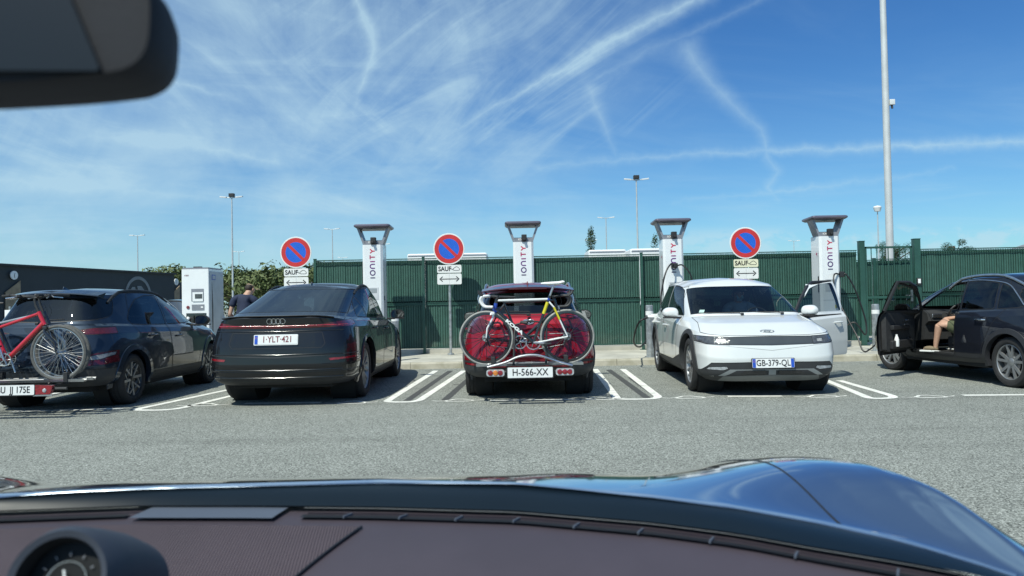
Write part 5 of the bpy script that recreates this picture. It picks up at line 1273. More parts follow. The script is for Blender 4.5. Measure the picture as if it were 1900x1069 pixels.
# ---- white crossover parked nose-out, driver's door open
def car_white(root):
    C = dict(L=4.635, W=.945, ra=.79, fa=3.79, r=.365, archr=.42, archw=.06, tw=.25, rim=.26, style='multi', cab=(.9, 3.5), seat_y=2.05, seat_z=.55, rseat_y=1.15,
             dash_y=2.86, dash_w=.80, dash_z=1.00, sided=('headlight', 'fog_lamp'), names={},
             handle={'door_f': (2.15, .86), 'door_r': (1.25, .88)}, mir=(3.02, 1.02), mirx=.86)
    rings = [
     (.14, .26, 4.48, .19, .84, .22, .26, .20, .30, .34, .93, .93),
     (.03, .38, 4.60, .29, .93, .34, .38, .32, .30, .36, .96, .955),
     (.0, .60, 4.635, .48, .945, .58, .6, .54, .30, .35, .97, .955),
     (.02, .84, 4.615, .66, .940, .80, .84, .71, .30, .36, .96, .945),
     (.04, .97, 4.545, .775, .925, .93, .97, .825, .30, .37, .95, .93),
     (.08, 1.02, 4.12, .925, .893, .985, 1.02, .935, .30, .34, .93, .905),
     (.14, 1.04, 3.60, 1.015, .875, 1.02, 1.04, .995, .30, .25, .93, .92),
     (.36, 1.26, 3.12, 1.25, .815, 1.27, 1.26, 1.23, .30, .24, .93, .925),
     (.60, 1.46, 2.60, 1.475, .735, 1.50, 1.46, 1.44, .30, .22, .93, .93),
     (.64, 1.51, 2.46, 1.53, .50, 1.565, 1.51, 1.51, .30, .25, .92, .92),
     (.66, 1.53, 2.40, 1.55, 0, 1.60, 1.53, 1.54, .30, .25, 1, 1)]
    Sh = Shell(rings); lu, lv = Sh.lu, Sh.lv
    A_['lamp_in'] = mat('lamp_inside', (.32, .33, .34), .35, 0, .5, 60)
    pt = mat('white_car_paint', (.70, .72, .71), .3, 0, .03, 1.5, coat=1.0)
    Sh.grid('glass_r', lambda u, v, c: u < 2.9 and 6.3 < v < 7.8)
    Sh.grid('glass_f', lambda u, v, c: u > 9.30 and 6.12 < v < 7.85)
    Sh.grid('hood', lambda u, v, c: u > 9.35 and 4.02 < v < 5.97)
    std_side(Sh, rnd([(2.98, .36), (3.10, .66), (3.16, .93), (3.02, 1.07), (2.70, 1.28), (2.30, 1.60), (1.92, 1.60), (1.88, 1.0), (1.90, .36)], .05),
             rnd([(1.885, .36), (1.865, 1.0), (1.90, 1.60), (1.00, 1.60), (.92, 1.30), (.86, 1.02), (1.08, .84), (1.26, .54), (1.32, .36)], .05),
             rnd([(3.10, 1.02), (2.80, 1.22), (2.50, 1.385), (2.24, 1.455), (1.96, 1.475), (1.94, 1.035)], .04),
             rnd([(1.86, 1.04), (1.88, 1.477), (1.40, 1.472), (1.12, 1.44), (1.0, 1.06)], .04),
             rnd([(.95, 1.065), (1.06, 1.43), (.82, 1.34), (.62, 1.15), (.66, 1.08)], .03))
    fp = lambda lim=3.9: (lambda f: f.calc_center_median().y > lim and f[lv] < 4.6)
    Sh.region('grille_panel', sym([(0, .655), (.52, .665), (.52, .760), (0, .765)]), 'y', fp())
    Sh.region('headlight', [(.52, .662), (.78, .675), (.885, .705), (.885, .775), (.52, .762)], 'y', fp(4.0))
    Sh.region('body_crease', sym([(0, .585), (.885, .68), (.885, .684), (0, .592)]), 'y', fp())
    Sh.region('body_dark', sym([(0, .375), (.50, .375), (.70, .27), (1.0, .25), (1.0, .33), (.84, .34), (.74, .435), (0, .445)]), 'y', fp())
    Sh.region('body_dark', sym([(0, .24), (.70, .24), (.70, .285), (.50, .375), (0, .375)]), 'y', fp())
    Sh.region('fog_lamp', [(.54, .362), (.60, .340), (.80, .350), (.765, .385), (.56, .392)], 'y', fp(), ('body_dark',))
    Sh.region('body_silver', sym([(0, .352), (.52, .352), (.66, .268), (.58, .268), (.54, .285), (.44, .338), (0, .338)]), 'y', fp(), ('body_dark', 'body'))
    Sh.region('body_silver', [(.0, .28), (.045, .28), (.045, .34), (0, .34)], 'y', fp(), ('body_dark', 'body'))
    Sh.region('body_skid', sym([(0, .15), (.56, .15), (.64, .20), (.60, .262), (.0, .278)]), 'y', fp(), ('body_dark', 'body'))
    Sh.region('body_clad', [(.0, .1), (1.0, .1), (1.0, .262), (.60, .262)], 'y', fp(), ('body_dark', 'body'))
    for nm, ov in (('body_sill', 'body'), ('door_f_clad', 'door_f'), ('door_r_clad', 'door_r')):
        Sh.region(nm, [(1.2, .1), (3.5, .1), (3.5, .47), (3.30, .47), (2.75, .365), (1.25, .345)], 'x', lambda f: f.calc_center_median().x > .5 and f[lv] < 4, (ov,))
    for y in (C['ra'], C['fa']): Sh.arch(y, C['r']+.005, C['archr'])
    silver = mat('silver_trim', (.33, .35, .36), .38, .5)
    lampm = lens('headlight_lens', (.075, .08, .085), .08); gp = mat('smoked_panel', (.055, .06, .06), .12, 0, .1, 4, coat=1)
    col = {n: pt for n in Sh.names}; col.update(glass_r=A_['gpriv'], glass_f=A_['gws'], win_f=A_['gwin'], win_r=A_['gpriv'], win_q=A_['gpriv'],
        grille_panel=gp, headlight=lampm, body_dark=A_['clad'], fog_lamp=A_['clear'], body_silver=silver, body_skid=mat('grey_skid', (.15, .16, .16), .5), body_clad=A_['clad'],
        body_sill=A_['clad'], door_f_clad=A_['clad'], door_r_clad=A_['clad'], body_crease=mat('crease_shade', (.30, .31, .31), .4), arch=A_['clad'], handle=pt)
    C['noseam'] = ('body_crease', 'body_silver', 'body_skid', 'body_clad')
    C['names'] = {'grille_panel': 'grille_panel'}
    doors, made = finish_car(root, Sh, C, col)
    interior(root, C); mirrors(root, C, doors, pt)
    # light units inside the headlamp band
    for sg in (1, -1):
        b = MB()
        for x0, x1 in ((.56, .67), (.70, .80)):
            ps = [(sg*x0, .680), (sg*x1, .685), (sg*x1, .738), (sg*x0, .735)]; q3 = []
            for (x, z) in ps:
                h, n = Sh.frontp(x, z); q3.append(h+n*.003)
            c = sum(q3, Vector())/4; b.add(q3, [[0, 1, 2, 3]], A_['smoke'])
            b.add([c+(p-c)*.62+Vector((0, .003, 0)) for p in q3], [[0, 1, 2, 3]], A_['lamp_in'])
        b.build('daytime_lamp', root)
    h, n = Sh.top(0, 4.42); b = MB(); T = on_surf(h, n, (0, -1, 0) if False else (0, 0, 1))
    T = frame(h+n*.004, (-1, 0, 0), Vector((-1, 0, 0)).cross(n) * -1)
    b.tube([(.085*cos(a), .045*sin(a), 0) for a in [2*pi*i/32 for i in range(32)]], .006, A_['steel'], 6, T, closed=True)
    for pts in (((-.045, -.032), (-.022, .034)), ((.022, -.034), (.045, .032)), ((-.035, -.003), (.035, .003))):
        b.tube([(p[0], p[1], .003) for p in pts], .0075, A_['steel'], 6, T)
    b.build('oval_emblem', root)
    h, n = Sh.frontp(0, .435); plate(root, h+n*.025, Vector((0, 1, .12)), "GB-379-QL", blue='left', blue2=True, ink='ink', sx=.80, w=.52, h=.115)
    b = MB()
    for sg in (1, -1): b.prism(rnd([(sg*.08, .292), (sg*.40, .296), (sg*.34, .332), (sg*.08, .336)], .006), 4.615, 4.623, A_['gloss'], 'y'); 
    b.build('lower_grille', root)
    h, n = Sh.frontp(.62, 1.075); b = MB(); b.box((0, 0, 0), (.07, .08, .004), mat('sticker_mint', (.45, .62, .56), .5), on_surf(h, n), .001); b.build('windscreen_sticker', root)
    for sg in (1, -1): wiper(root, [(.10 if sg > 0 else -.45, 3.60, 1.035), (.14 if sg > 0 else -.40, 3.56, 1.05), (.62 if sg > 0 else .05, 3.50, 1.055)])
    # open driver's door (car's left = image right)
    h, n = Sh.side(3.06, .65, -1); hinge = Vector((h.x+.04, 3.06, .65)); d = doors['door_f', -1]
    b = MB(); x0 = h.x+.04
    b.prism(rnd([(2.94, .42), (3.04, .66), (3.06, .98), (1.95, .99), (1.96, .42)], .05), x0, x0+.06, A_['cabin'], 'x'); b.box((x0+.09, 2.4, .76), (.06, .6, .07), A_['blackp'], bev=.02); b.build('door_panel', d)
    b = MB(); pts = []
    for (y, z) in [(3.10, 1.0), (2.80, 1.235), (2.50, 1.405), (2.24, 1.475), (1.93, 1.495), (1.90, 1.02)]:
        hh, nn = Sh.side(y, z, -1); pts.append(hh+Vector((.02, 0, 0)) if hh is not None else Vector((h.x, y, z)))
    b.tube(pts, .026, A_['blackp'], 6, flat=1.2); b.build('window_frame', d)
    swing(d, hinge, radians(-50))
    h, n = Sh.side(.72, .93, 1)
    C['flap'] = h
    b = MB(); b.box(h+Vector((.012, 0, .0)), (.02, .15, .15), pt, bev=.008, rot=(0, 0, radians(60))); b.build('charge_flap', root)
    return C
cars = {}
def place_car(key, name, fn, loc, rz, label, cat='car'):
    root = empty(name, (0, 0, 0), 0, label, cat, 'cars parked at the charging bays')
    C = fn(root); root.location = loc; root.rotation_euler = (0, 0, rz); cars[key] = (root, C); return root
place_car('blue', 'parked_car', lambda r: car_blue(r), (-5.93, 9.32, 0), 0.0, 'dark blue-grey small crossover car with two bicycles on its rear rack')
place_car('black', 'parked_car', lambda r: car_black(r), (-2.95, 9.38, 0), 0.0, 'glossy black fastback crossover with the plate 1-YLT-421')
place_car('red', 'parked_car', lambda r: car_niro(r, True), (.20, 9.62, 0), radians(-1), 'dark red crossover hidden behind the road bicycle on its rear rack')
place_car('white', 'parked_car', lambda r: car_white(r), (3.47, 9.50+4.635, 0), pi-.045, 'white crossover parked nose-out with its driver door open')
place_car('dark', 'parked_car', lambda r: car_niro(r, False), (7.50, 9.33, 0), radians(4.9), 'dark navy crossover on the right with its driver door open')

far = copy_tree(cars['blue'][0]); far.location = (-9.35, 24.0, 0); far.rotation_euler = (0, 0, radians(78)); tag(far, 'small dark car far behind, glimpsed between the white cabinet and the man', 'car')
# ---------------------------------------------------------------- bicycles and racks
A_['tread'] = mat('grey_tyre', (.10, .10, .095), .8, 0, .25, 30); A_['spoke'] = mat('spoke_steel', (.6, .6, .6), .3, 1)
def bike(name, loc, face, C, label, group=None, tilt=0):
    """side plane is local xz; face=+1 front wheel towards +x"""
    root = empty(name, loc, 0, label, 'bicycle', group); root.rotation_euler = (0, tilt, 0 if face > 0 else pi)
    R = C.get('R', .335); tr_ = C.get('tyre', .013); wb = C.get('wb', 1.0); fm = C['frame']; fm2 = C.get('frame2', fm)
    fh = Vector((wb, 0, R)); rh = Vector((0, 0, R)); bb = Vector((C.get('cs', .41), 0, R-.065)); 
    st = bb+Vector(C['seat_v']); ht = fh+Vector(C['head_t']); hb = fh+Vector(C['head_b'])
    for hub, dep in ((fh, C.get('rimd', .012)), (rh, C.get('rimd', .012))):
        T = Matrix.Translation(hub); w = MB(); rr = R-tr_
        w.lathe([(.016, -.045), (.022, -.03), (.014, -.02), (.014, .02), (.022, .03), (.016, .045)], A_['alu'], 'y', 14, T); w.tube([(hub.x, -.065, hub.z), (hub.x, .065, hub.z)], .006, A_['alu'], 6)
        wo_ = w.build('wheel', root)
        t = MB(); t.tube([(hub.x+rr*cos(a), 0, hub.z+rr*sin(a)) for a in [2*pi*i/56 for i in range(56)]], tr_, C.get('tm', A_['tyre']), 8, closed=True)
        t.build('tyre', wo_); r_ = MB()
        r_.lathe([(rr-tr_*.7, -.010), (rr-tr_*.7-dep, -.011), (rr-tr_*.7-dep-.006, 0), (rr-tr_*.7-dep, .011), (rr-tr_*.7, .010)], C['rim'], 'y', 56, T); r_.build('rim', wo_)
        s_ = MB(); ns = C.get('spokes', 24)
        for i in range(ns):
            a = 2*pi*i/ns; off = .38*(1 if (i//2) % 2 else -1); sy = .03*(1 if i % 2 else -1); q = Vector((cos(a+off)*.022, sy, sin(a+off)*.022)); e = Vector((cos(a)*(rr-dep-tr_), 0, sin(a)*(rr-dep-tr_)))
            s_.tube([hub+q, hub+e], .0022, C.get('sm', A_['spoke']), 4)
        s_.build('spokes', wo_)
    f = MB(); tb = C.get('tb', .017)
    f.tube([ht, hb], tb*1.15, fm, 12); f.tube([st, ht+(hb-ht)*.12], C.get('tt', tb*.85), fm2, 12); f.tube([bb, hb+(ht-hb)*.15], tb*1.25, fm, 12); f.tube([bb, st+(st-bb)*.08], tb, C.get('frame3', fm), 12)
    for sg in (-1, 1):
        f.tube([rh+Vector((0, sg*.06, 0)), bb+Vector((-.05, sg*.03, 0)), bb], [.008, .011, .014], C.get('stay', fm2), 8); f.tube([rh+Vector((0, sg*.06, 0)), st+Vector((-.06, sg*.03, -.10)), st+Vector((0, 0, -.03))], [.008, .010, .012], C.get('stay', fm2), 8)
    f.tube([bb-Vector((0, .035, 0)), bb+Vector((0, .035, 0))], .021, fm, 12); f.build('frame', root)
    f = MB(); cr = hb+(fh-hb)*.16
    for sg in (-1, 1): f.tube([cr+Vector((-.005, sg*.02, .02)), cr+Vector((0, sg*.05, -.03)), fh+Vector((-.015, sg*.055, .12)), fh+Vector((0, sg*.055, 0))], [.016, .015, .011, .008] if not C.get('susp') else [.020, .019, .019, .010], C['fork'], 8)
    f.box(cr+Vector((0, 0, .02)), (.05, .11, .04), C['fork'], bev=.012); f.build('fork', root)
    sd = (st-bb).normalized(); sp = st+sd*C.get('post', .14); b = MB(); b.tube([st, sp], .0135, C.get('pm', A_['blackp']), 10); b.build('seat_post', root)
    b = MB(); sm = C['saddle']; vs = []; prof = [(.15, .012, .010), (.08, .02, .018), (0, .035, .022), (-.07, .065, .024), (-.12, .075, .022), (-.14, .055, .014)]; k = 10
    for (xx, w_, h_) in prof: vs += [sp+Vector((xx, w_*cos(2*pi*j/k), .045+h_*sin(2*pi*j/k)+(.012 if xx < -.1 else 0))) for j in range(k)]
    b.add(vs, [[i*k+j, i*k+(j+1) % k, (i+1)*k+(j+1) % k, (i+1)*k+j] for i in range(len(prof)-1) for j in range(k)]+[list(range(k)), [(len(prof)-1)*k+j for j in range(k)]], sm, True)
    b.tube([sp+Vector((-.06, 0, .03)), sp+Vector((0, 0, .0)), sp+Vector((.08, 0, .03))], .006, A_['alu'], 6); b.build('saddle', root)
    hd = (ht-hb).normalized(); s0 = ht+hd*C.get('spacer', .03); b = MB()
    b.tube([ht, s0+hd*.02], .016, A_['blackp'], 10)
    if C['bar'] == 'drop':
        c = s0+Vector((.10, 0, .012)); b.tube([s0, c], .015, A_['blackp'], 10); hm = C.get('tape', A_['white'])
        for sg in (-1, 1):
            yw = .20 if C.get('turn', 0) == 0 else .02
            pts = spline([c, c+Vector((0, sg*.17, 0)), c+Vector((.03, sg*.205, 0)), c+Vector((.085, sg*.21, -.01)), c+Vector((.105, sg*.21, -.06)), c+Vector((.06, sg*.215, -.125)), c+Vector((-.04, sg*.215, -.135))], 5)
            b.tube(pts, .0155, hm, 8); b.tube([c+Vector((.075, sg*.21, 0)), c+Vector((.12, sg*.21, .035)), c+Vector((.125, sg*.21, .07))], [.016, .017, .010], A_['blackp'], 8); b.tube([c+Vector((.115, sg*.21, .03)), c+Vector((.135, sg*.212, -.03)), c+Vector((.12, sg*.215, -.09))], .006, A_['alu'], 6)
    else:
        c = s0+Vector((-.02, 0, .10)); b.tube([s0, s0+Vector((-.015, 0, .06)), c], .014, A_['blackp'], 10); ta = C.get('turn', .5)
        for sg in (-1, 1):
            def q(x, y, z): v = Vector((x, y, z)); v.rotate(Euler((0, 0, ta))); return c+v
            b.tube(spline([c, q(.0, sg*.10, .02), q(-.04, sg*.22, .035), q(-.10, sg*.30, .03)], 5), .012, A_['blackp'], 8); b.tube([q(-.06, sg*.25, .034), q(-.14, sg*.34, .028)], .017, A_['tyre'], 8)
            b.tube([q(.0, sg*.17, .03), q(.03, sg*.20, .01), q(-.02, sg*.29, .0)], .007, A_['alu'], 6); b.box(q(.02, sg*.15, .03), (.035, .035, .03), A_['blackp'], bev=.008)
        b.tube([q(.03, .05, .0), q(.08, .02, .04)], .012, A_['blackp'], 8)
    b.build('handlebar', root)
    b = MB(); cr_ = C.get('ring', .085); sy = -.045*face*(-1 if C.get('drive', 1) > 0 else 1)
    for (r1, yy) in ((cr_, sy), (cr_*.78, sy*.85)): b.lathe([(r1, -.002), (r1, .002), (r1-.012, .002), (r1-.012, -.002)], A_['alu'] if r1 == cr_ else A_['blackp'], 'y', 32, Matrix.Translation(bb+Vector((0, yy, 0))), closed=True)
    for i in range(5): a = 2*pi*i/5; b.tube([bb+Vector((0, sy, 0)), bb+Vector((cr_*.9*cos(a), sy, cr_*.9*sin(a)))], .006, A_['alu'], 5)
    ca = C.get('crank', .1); 
    for sg, yy in ((1, sy*1.3), (-1, -sy*1.3)):
        e = bb+Vector((.17*cos(ca)*sg, yy, .17*sin(ca)*sg)); b.tube([bb+Vector((0, yy, 0)), e], [.013, .009], A_['alu'], 8)
    b.build('crankset', root)
    for sg, yy in ((1, sy*1.3), (-1, -sy*1.3)):
        e = bb+Vector((.17*cos(ca)*sg, yy, .17*sin(ca)*sg)); p = MB(); s2 = 1 if yy > 0 else -1; p.box(e+Vector((0, s2*.05, 0)), (.09, .07, .018), A_['blackp'], bev=.006); p.build('pedal', root)
    b = MB()
    for j, r1 in enumerate((.05, .043, .036, .030)): b.lathe([(r1, 0), (.015, 0)], A_['steel'], 'y', 20, Matrix.Translation(rh+Vector((0, sy+.004*(-j if sy < 0 else j)*-1, 0))))
    ch = [bb+Vector((.0, sy, cr_)), rh+Vector((0, sy, .04))]; b.tube(ch, .004, A_['steel'], 4); b.tube([bb+Vector((0, sy, -cr_)), rh+Vector((.05, sy, -.10)), rh+Vector((.03, sy, -.05))], .004, A_['steel'], 4)
    b.tube([rh+Vector((0, sy, 0)), rh+Vector((.02, sy*1.1, -.045)), rh+Vector((.045, sy*1.1, -.11))], .008, A_['blackp'], 6); b.build('gear_cassette', root)
    b = MB(); b.tube([hb+Vector((.05, 0, -.015)), hb+Vector((.045, .02, -.055))], .012, A_['alu'], 6); b.tube([st+Vector((-.12, 0, -.09)), st+Vector((-.125, .02, -.13))], .011, A_['alu'], 6)
    b.tube(spline([s0+Vector((.08, .03, .02)), s0+Vector((.10, .05, -.08)), ht+Vector((.02, .03, -.12))], 6), .0025, A_['cable'], 4); b.build('brake', root)
    return root, dict(bb=bb, st=st, ht=ht, hb=hb, fh=fh, rh=rh)
A_['bw'] = mat('bike_white', (.70, .71, .70), .3, 0, .04, 4, coat=.6); A_['bk'] = mat('bike_black', (.012, .013, .016), .25, coat=1); A_['by'] = mat('bike_yellow', (.62, .55, .03), .3); A_['bb'] = mat('bike_blue', (.02, .06, .35), .3); A_['br'] = mat('bike_red', (.50, .012, .025), .3, 0, .05, coat=1)
A_['bs'] = mat('bike_silver', (.5, .52, .53), .3, .8)
RX0 = (1050-950)/149; ZW = .485
rb, I = bike('road_bicycle', (RX0, 9.33, ZW), -1, dict(frame=A_['bk'], frame2=A_['bw'], frame3=A_['bk'], stay=A_['bw'], fork=A_['bw'], rim=A_['bk'], rimd=.026, sm=A_['bk'], saddle=A_['white'], bar='drop', tyre=.0135, tm=mat('pale_tyre', (.30, .30, .28), .6, 0, .2, 20), wb=1.0, cs=.42, R=.337,
        seat_v=(-.20, 0, .53), head_t=(-.14, 0, .475), head_b=(-.105, 0, .335), post=.16, tb=.018, tt=.0145, crank=.08, ring=.095, spokes=20, drive=1, pm=A_['bs']), 'white and black road bicycle with drop handlebar on the rack of the red car', 'bicycles on the rear racks', 0)
bike('road_bicycle', (-.335, 9.47, ZW), 1, dict(frame=A_['bk'], fork=A_['bk'], rim=A_['bk'], rimd=.014, sm=A_['bk'], saddle=A_['blackp'], bar='drop', tape=A_['blackp'], tyre=.0125, tm=A_['tyre'], wb=1.0, cs=.42, R=.337,
        seat_v=(-.19, 0, .50), head_t=(-.14, 0, .465), head_b=(-.105, 0, .335), post=.02, tb=.016, crank=.5, ring=.085, spokes=20, drive=-1), 'black road bicycle facing the other way behind the white one on the red car', 'bicycles on the rear racks', 0)
# coloured details and lettering on the road bike frame
b = MB(); n_ = Vector((0, 1, 0))
def along(p, q, t0, t1): return p+(q-p)*t0, p+(q-p)*t1
p, q = along(I['hb'], I['bb'], .22, .80); m_ = (p+q)/2; T = frame(m_+Vector((0, .0265, 0)), -(p-q).normalized(), (p-q).normalized().cross(Vector((0, 1, 0))))
dd = (q-p).normalized(); T = frame(m_+Vector((0, .0265, 0)), dd, n_.cross(dd)); b.text("KOGA", .052, A_['white'], T, 1.75, bold=.003); b.build('lettering', rb)
b = MB(); b.tube(along(I['ht'], I['hb'], .35, 1.0), .0235, A_['bb'], 12); b.tube(along(I['hb'], I['bb'], .0, .05), .0255, A_['bb'], 12)
b.tube(along(I['bb'], I['st'], .66, .93), .0205, A_['by'], 12); b.tube(along(I['bb'], I['st'], .97, 1.02), .0205, A_['bb'], 12)
for sg in (-1, 1): a = I['st']+Vector((-.06, sg*.03, -.10)); c = I['rh']+Vector((0, sg*.06, 0)); b.tube([a, a+(c-a)*.42], .0125, A_['by'], 8)
b.build('frame_decals', rb)
# red trekking bicycle and a silver one behind it, on the leftmost car
BX = (107-950)/157-1.04
trek = dict(frame=A_['br'], fork=A_['bk'], susp=True, rim=A_['bs'], rimd=.010, saddle=A_['blackp'], bar='flat', tyre=.021, tm=A_['tread'], wb=1.04, cs=.43, R=.335, seat_v=(-.15, 0, .36), head_t=(-.235, 0, .49), head_b=(-.165, 0, .335), post=.22, spacer=.07, tb=.021, ring=.075, spokes=32, crank=1.9, turn=-1.15, drive=-1)
rb2, I2 = bike('trekking_bicycle', (BX, 8.93, .425), 1, trek, 'red trekking bicycle on the near side of the left car rack', 'bicycles on the rear racks')
t2 = dict(trek); t2.update(frame=A_['bk'], frame2=A_['bs'], turn=.9, crank=.6, fork=A_['bs'], seat_v=(-.17, 0, .42))
bike('trekking_bicycle', (BX-.07, 9.13, .425), 1, t2, 'dark trekking bicycle on the far side of the left car rack behind the red one', 'bicycles on the rear racks')
def rack(X, Y, z, w, label, txt, lampstyle, bikes_y, plate_kw, arch_=True, px=0.0):
    root = empty('bike_rack', (X, Y, 0), 0, label, 'bike rack', 'rear bike racks')
    b = MB()
    for yy in bikes_y:
        b.prism([(-.03, -.012), (.03, -.012), (.035, .02), (.02, .004), (-.02, .004), (-.035, .02)], -w, w, A_['alu'], 'x', Matrix.Translation((0, yy-Y, z+.005)))
    b.build('wheel_channel', root)
    b = MB(); b.tube([(0, .62, z-.10), (0, .1, z-.10), (0, -.02, z-.04)], .03, A_['blackp'], 8)
    for sg in (-1, 1): b.tube([(sg*.28, .35, z-.05), (sg*.28, min(bikes_y)-Y-.16, z-.05)], .016, A_['blackp'], 8)
    b.tube([(-w*.8, min(bikes_y)-Y-.14, z-.07), (w*.8, min(bikes_y)-Y-.14, z-.07)], .018, A_['blackp'], 8); b.build('rack_frame', root)
    if arch_:
        b = MB(); yy = min(bikes_y)-Y-.10; b.tube(spline([(-.52, yy, z-.01), (-.30, yy, z+.045), (-.12, yy, z+.115), (.10, yy, z+.125), (.32, yy, z+.05), (.52, yy, z-.01)], 8), .014, A_['alu'], 8)
        b.tube([(-.20, yy+.05, z), (-.17, yy+.1, .98), (.0, yy+.12, 1.02), (.22, yy+.12, 1.0), (.20, yy+.05, z)], .014, A_['blackp'], 8)
        b.tube([(-.10, yy+.1, 1.01), (-.02, yy+.06, 1.0)], .02, A_['blackp'], 8); b.build('holding_arch', root)
    yy = min(bikes_y)-Y-.19
    plate(root, (px, yy, z-.075), (0, -1, .05), txt, **plate_kw)
    for sg in (-1, 1):
        b = MB(); lx = px+sg*(.42 if arch_ else .355)
        sh = rnd([(-.11, -.042), (.11, -.042), (.11, .042), (-.11, .042)], .035, 4) if arch_ else rnd([(-.105, -.055), (.085, -.055), (.115, .045), (-.105, .055)], .02, 4)
        T = frame((lx, yy, z-.075), (1, 0, 0), (0, 0, 1)); b.prism(sh, -.05, 0, A_['clear'] if arch_ else A_['red_lens'], 'z', T)
        if arch_:
            for i, m in ((-1, A_['red_lens']), (0, A_['amber'] if sg < 0 else A_['red_lens']), (.95, A_['red_lens'])): b.lathe([(.001, .012), (.028, .008), (.032, 0)], m, 'z', 16, T @ Matrix.Translation((i*.062, 0, 0)))
        else:
            b.lathe([(.001, .012), (.02, .008), (.024, 0)], A_['clear'], 'z', 16, T @ Matrix.Translation((.02, -.01, 0))); b.box((0, -.066, -.02), (.22, .016, .05), A_['alu'], T)
        b.build('lamp', root)
    for yb in bikes_y:
        for sg in (-1, 1): b = MB(); b.box((sg*w*.68, yb-Y-.01, z+.05), (.05, .07, .12), A_['blackp'], bev=.01); b.build('wheel_strap', root)
    return root
rack(.20, 9.5, .480, .66, 'black and silver bike rack with the plate H-566-XX on the red car', "H-566-XX", 0, [9.33, 9.47], dict(blue=None, w=.545, h=.125, size=.105, sx=.85), True)
rack(-5.72, 9.3, .425, .66, 'bike rack with a German plate and red lamps on the leftmost car', "BU  JJ 175E", 1, [8.93, 9.13], dict(blue='left', w=.52, h=.115, size=.095, sx=.78), False, -.08)
# ---------------------------------------------------------------- people
A_['skin'] = mat('skin', (.50, .30, .21), .55, 0, .12, 14); A_['hair'] = mat('dark_hair', (.035, .025, .02), .7, 0, .4, 60, .4, 200)
def skin_mesh(name, V, E, m, parent=None, sub=2, root=None):
    names = list(V); me = bpy.data.meshes.new(name); me.from_pydata([V[n][0] for n in names], [(names.index(a), names.index(b)) for a, b in E], [])
    o = bpy.data.objects.new(name, me); COL.objects.link(o); md = o.modifiers.new('s', 'SKIN'); md.use_smooth_shade = True
    for i, n in enumerate(names):
        r = V[n][1]; r = r if isinstance(r, tuple) else (r, r); me.skin_vertices[0].data[i].radius = r
    me.skin_vertices[0].data[names.index(root or names[0])].use_root = True
    s = o.modifiers.new('u', 'SUBSURF'); s.levels = sub; s.render_levels = sub
    dg = bpy.context.evaluated_depsgraph_get(); me2 = bpy.data.meshes.new_from_object(o.evaluated_get(dg)); bpy.data.objects.remove(o)
    me2.materials.clear(); me2.materials.append(m); me2.name = name; me2.polygons.foreach_set('use_smooth', [True]*len(me2.polygons))
    return obj(name, me2, parent)
def hand(V, E, pre, wrist, d, palm_n, s=1.0, curl=.5):
    """palm, four unequal bent fingers and a thumb leaving the side of the palm"""
    d = Vector(d).normalized(); n = Vector(palm_n).normalized(); x = d.cross(n).normalized(); w = Vector(wrist)
    V[pre+'palm'] = (w+d*.045*s, (.034*s, .016*s)); V[pre+'kn'] = (w+d*.085*s, (.036*s, .014*s)); E += [(pre+'w', pre+'palm'), (pre+'palm', pre+'kn')]
    for i, (ox, L_) in enumerate(((-.030, .072), (-.010, .082), (.010, .076), (.029, .060))):
        a = w+d*.092*s+x*ox*s; u = (d*cos(curl*.5)-n*-sin(curl*.5)); p1 = a+(d*cos(curl*.6)+n*sin(curl*.6))*L_*.42*s; p2 = p1+(d*cos(curl*1.5)+n*sin(curl*1.5))*L_*.34*s; p3 = p2+(d*cos(curl*2.2)+n*sin(curl*2.2))*L_*.26*s
        for k, (p, r) in enumerate(((a, .0095), (p1, .009), (p2, .0085), (p3, .007))): V['%sf%d%d' % (pre, i, k)] = (p, r*s)
        E.append((pre+'kn', '%sf%d0' % (pre, i)))
        for k in range(3): E.append(('%sf%d%d' % (pre, i, k), '%sf%d%d' % (pre, i, k+1)))
    t0 = w+d*.03*s-x*.028*s+n*.008*s; t1 = t0+(d*.6-x*.75+n*.3).normalized()*.034*s; t2 = t1+(d*.85-x*.25+n*.4).normalized()*.028*s
    V[pre+'t0'], V[pre+'t1'], V[pre+'t2'] = (t0, .012*s), (t1, .0105*s), (t2, .008*s); E += [(pre+'palm', pre+'t0'), (pre+'t0', pre+'t1'), (pre+'t1', pre+'t2')]
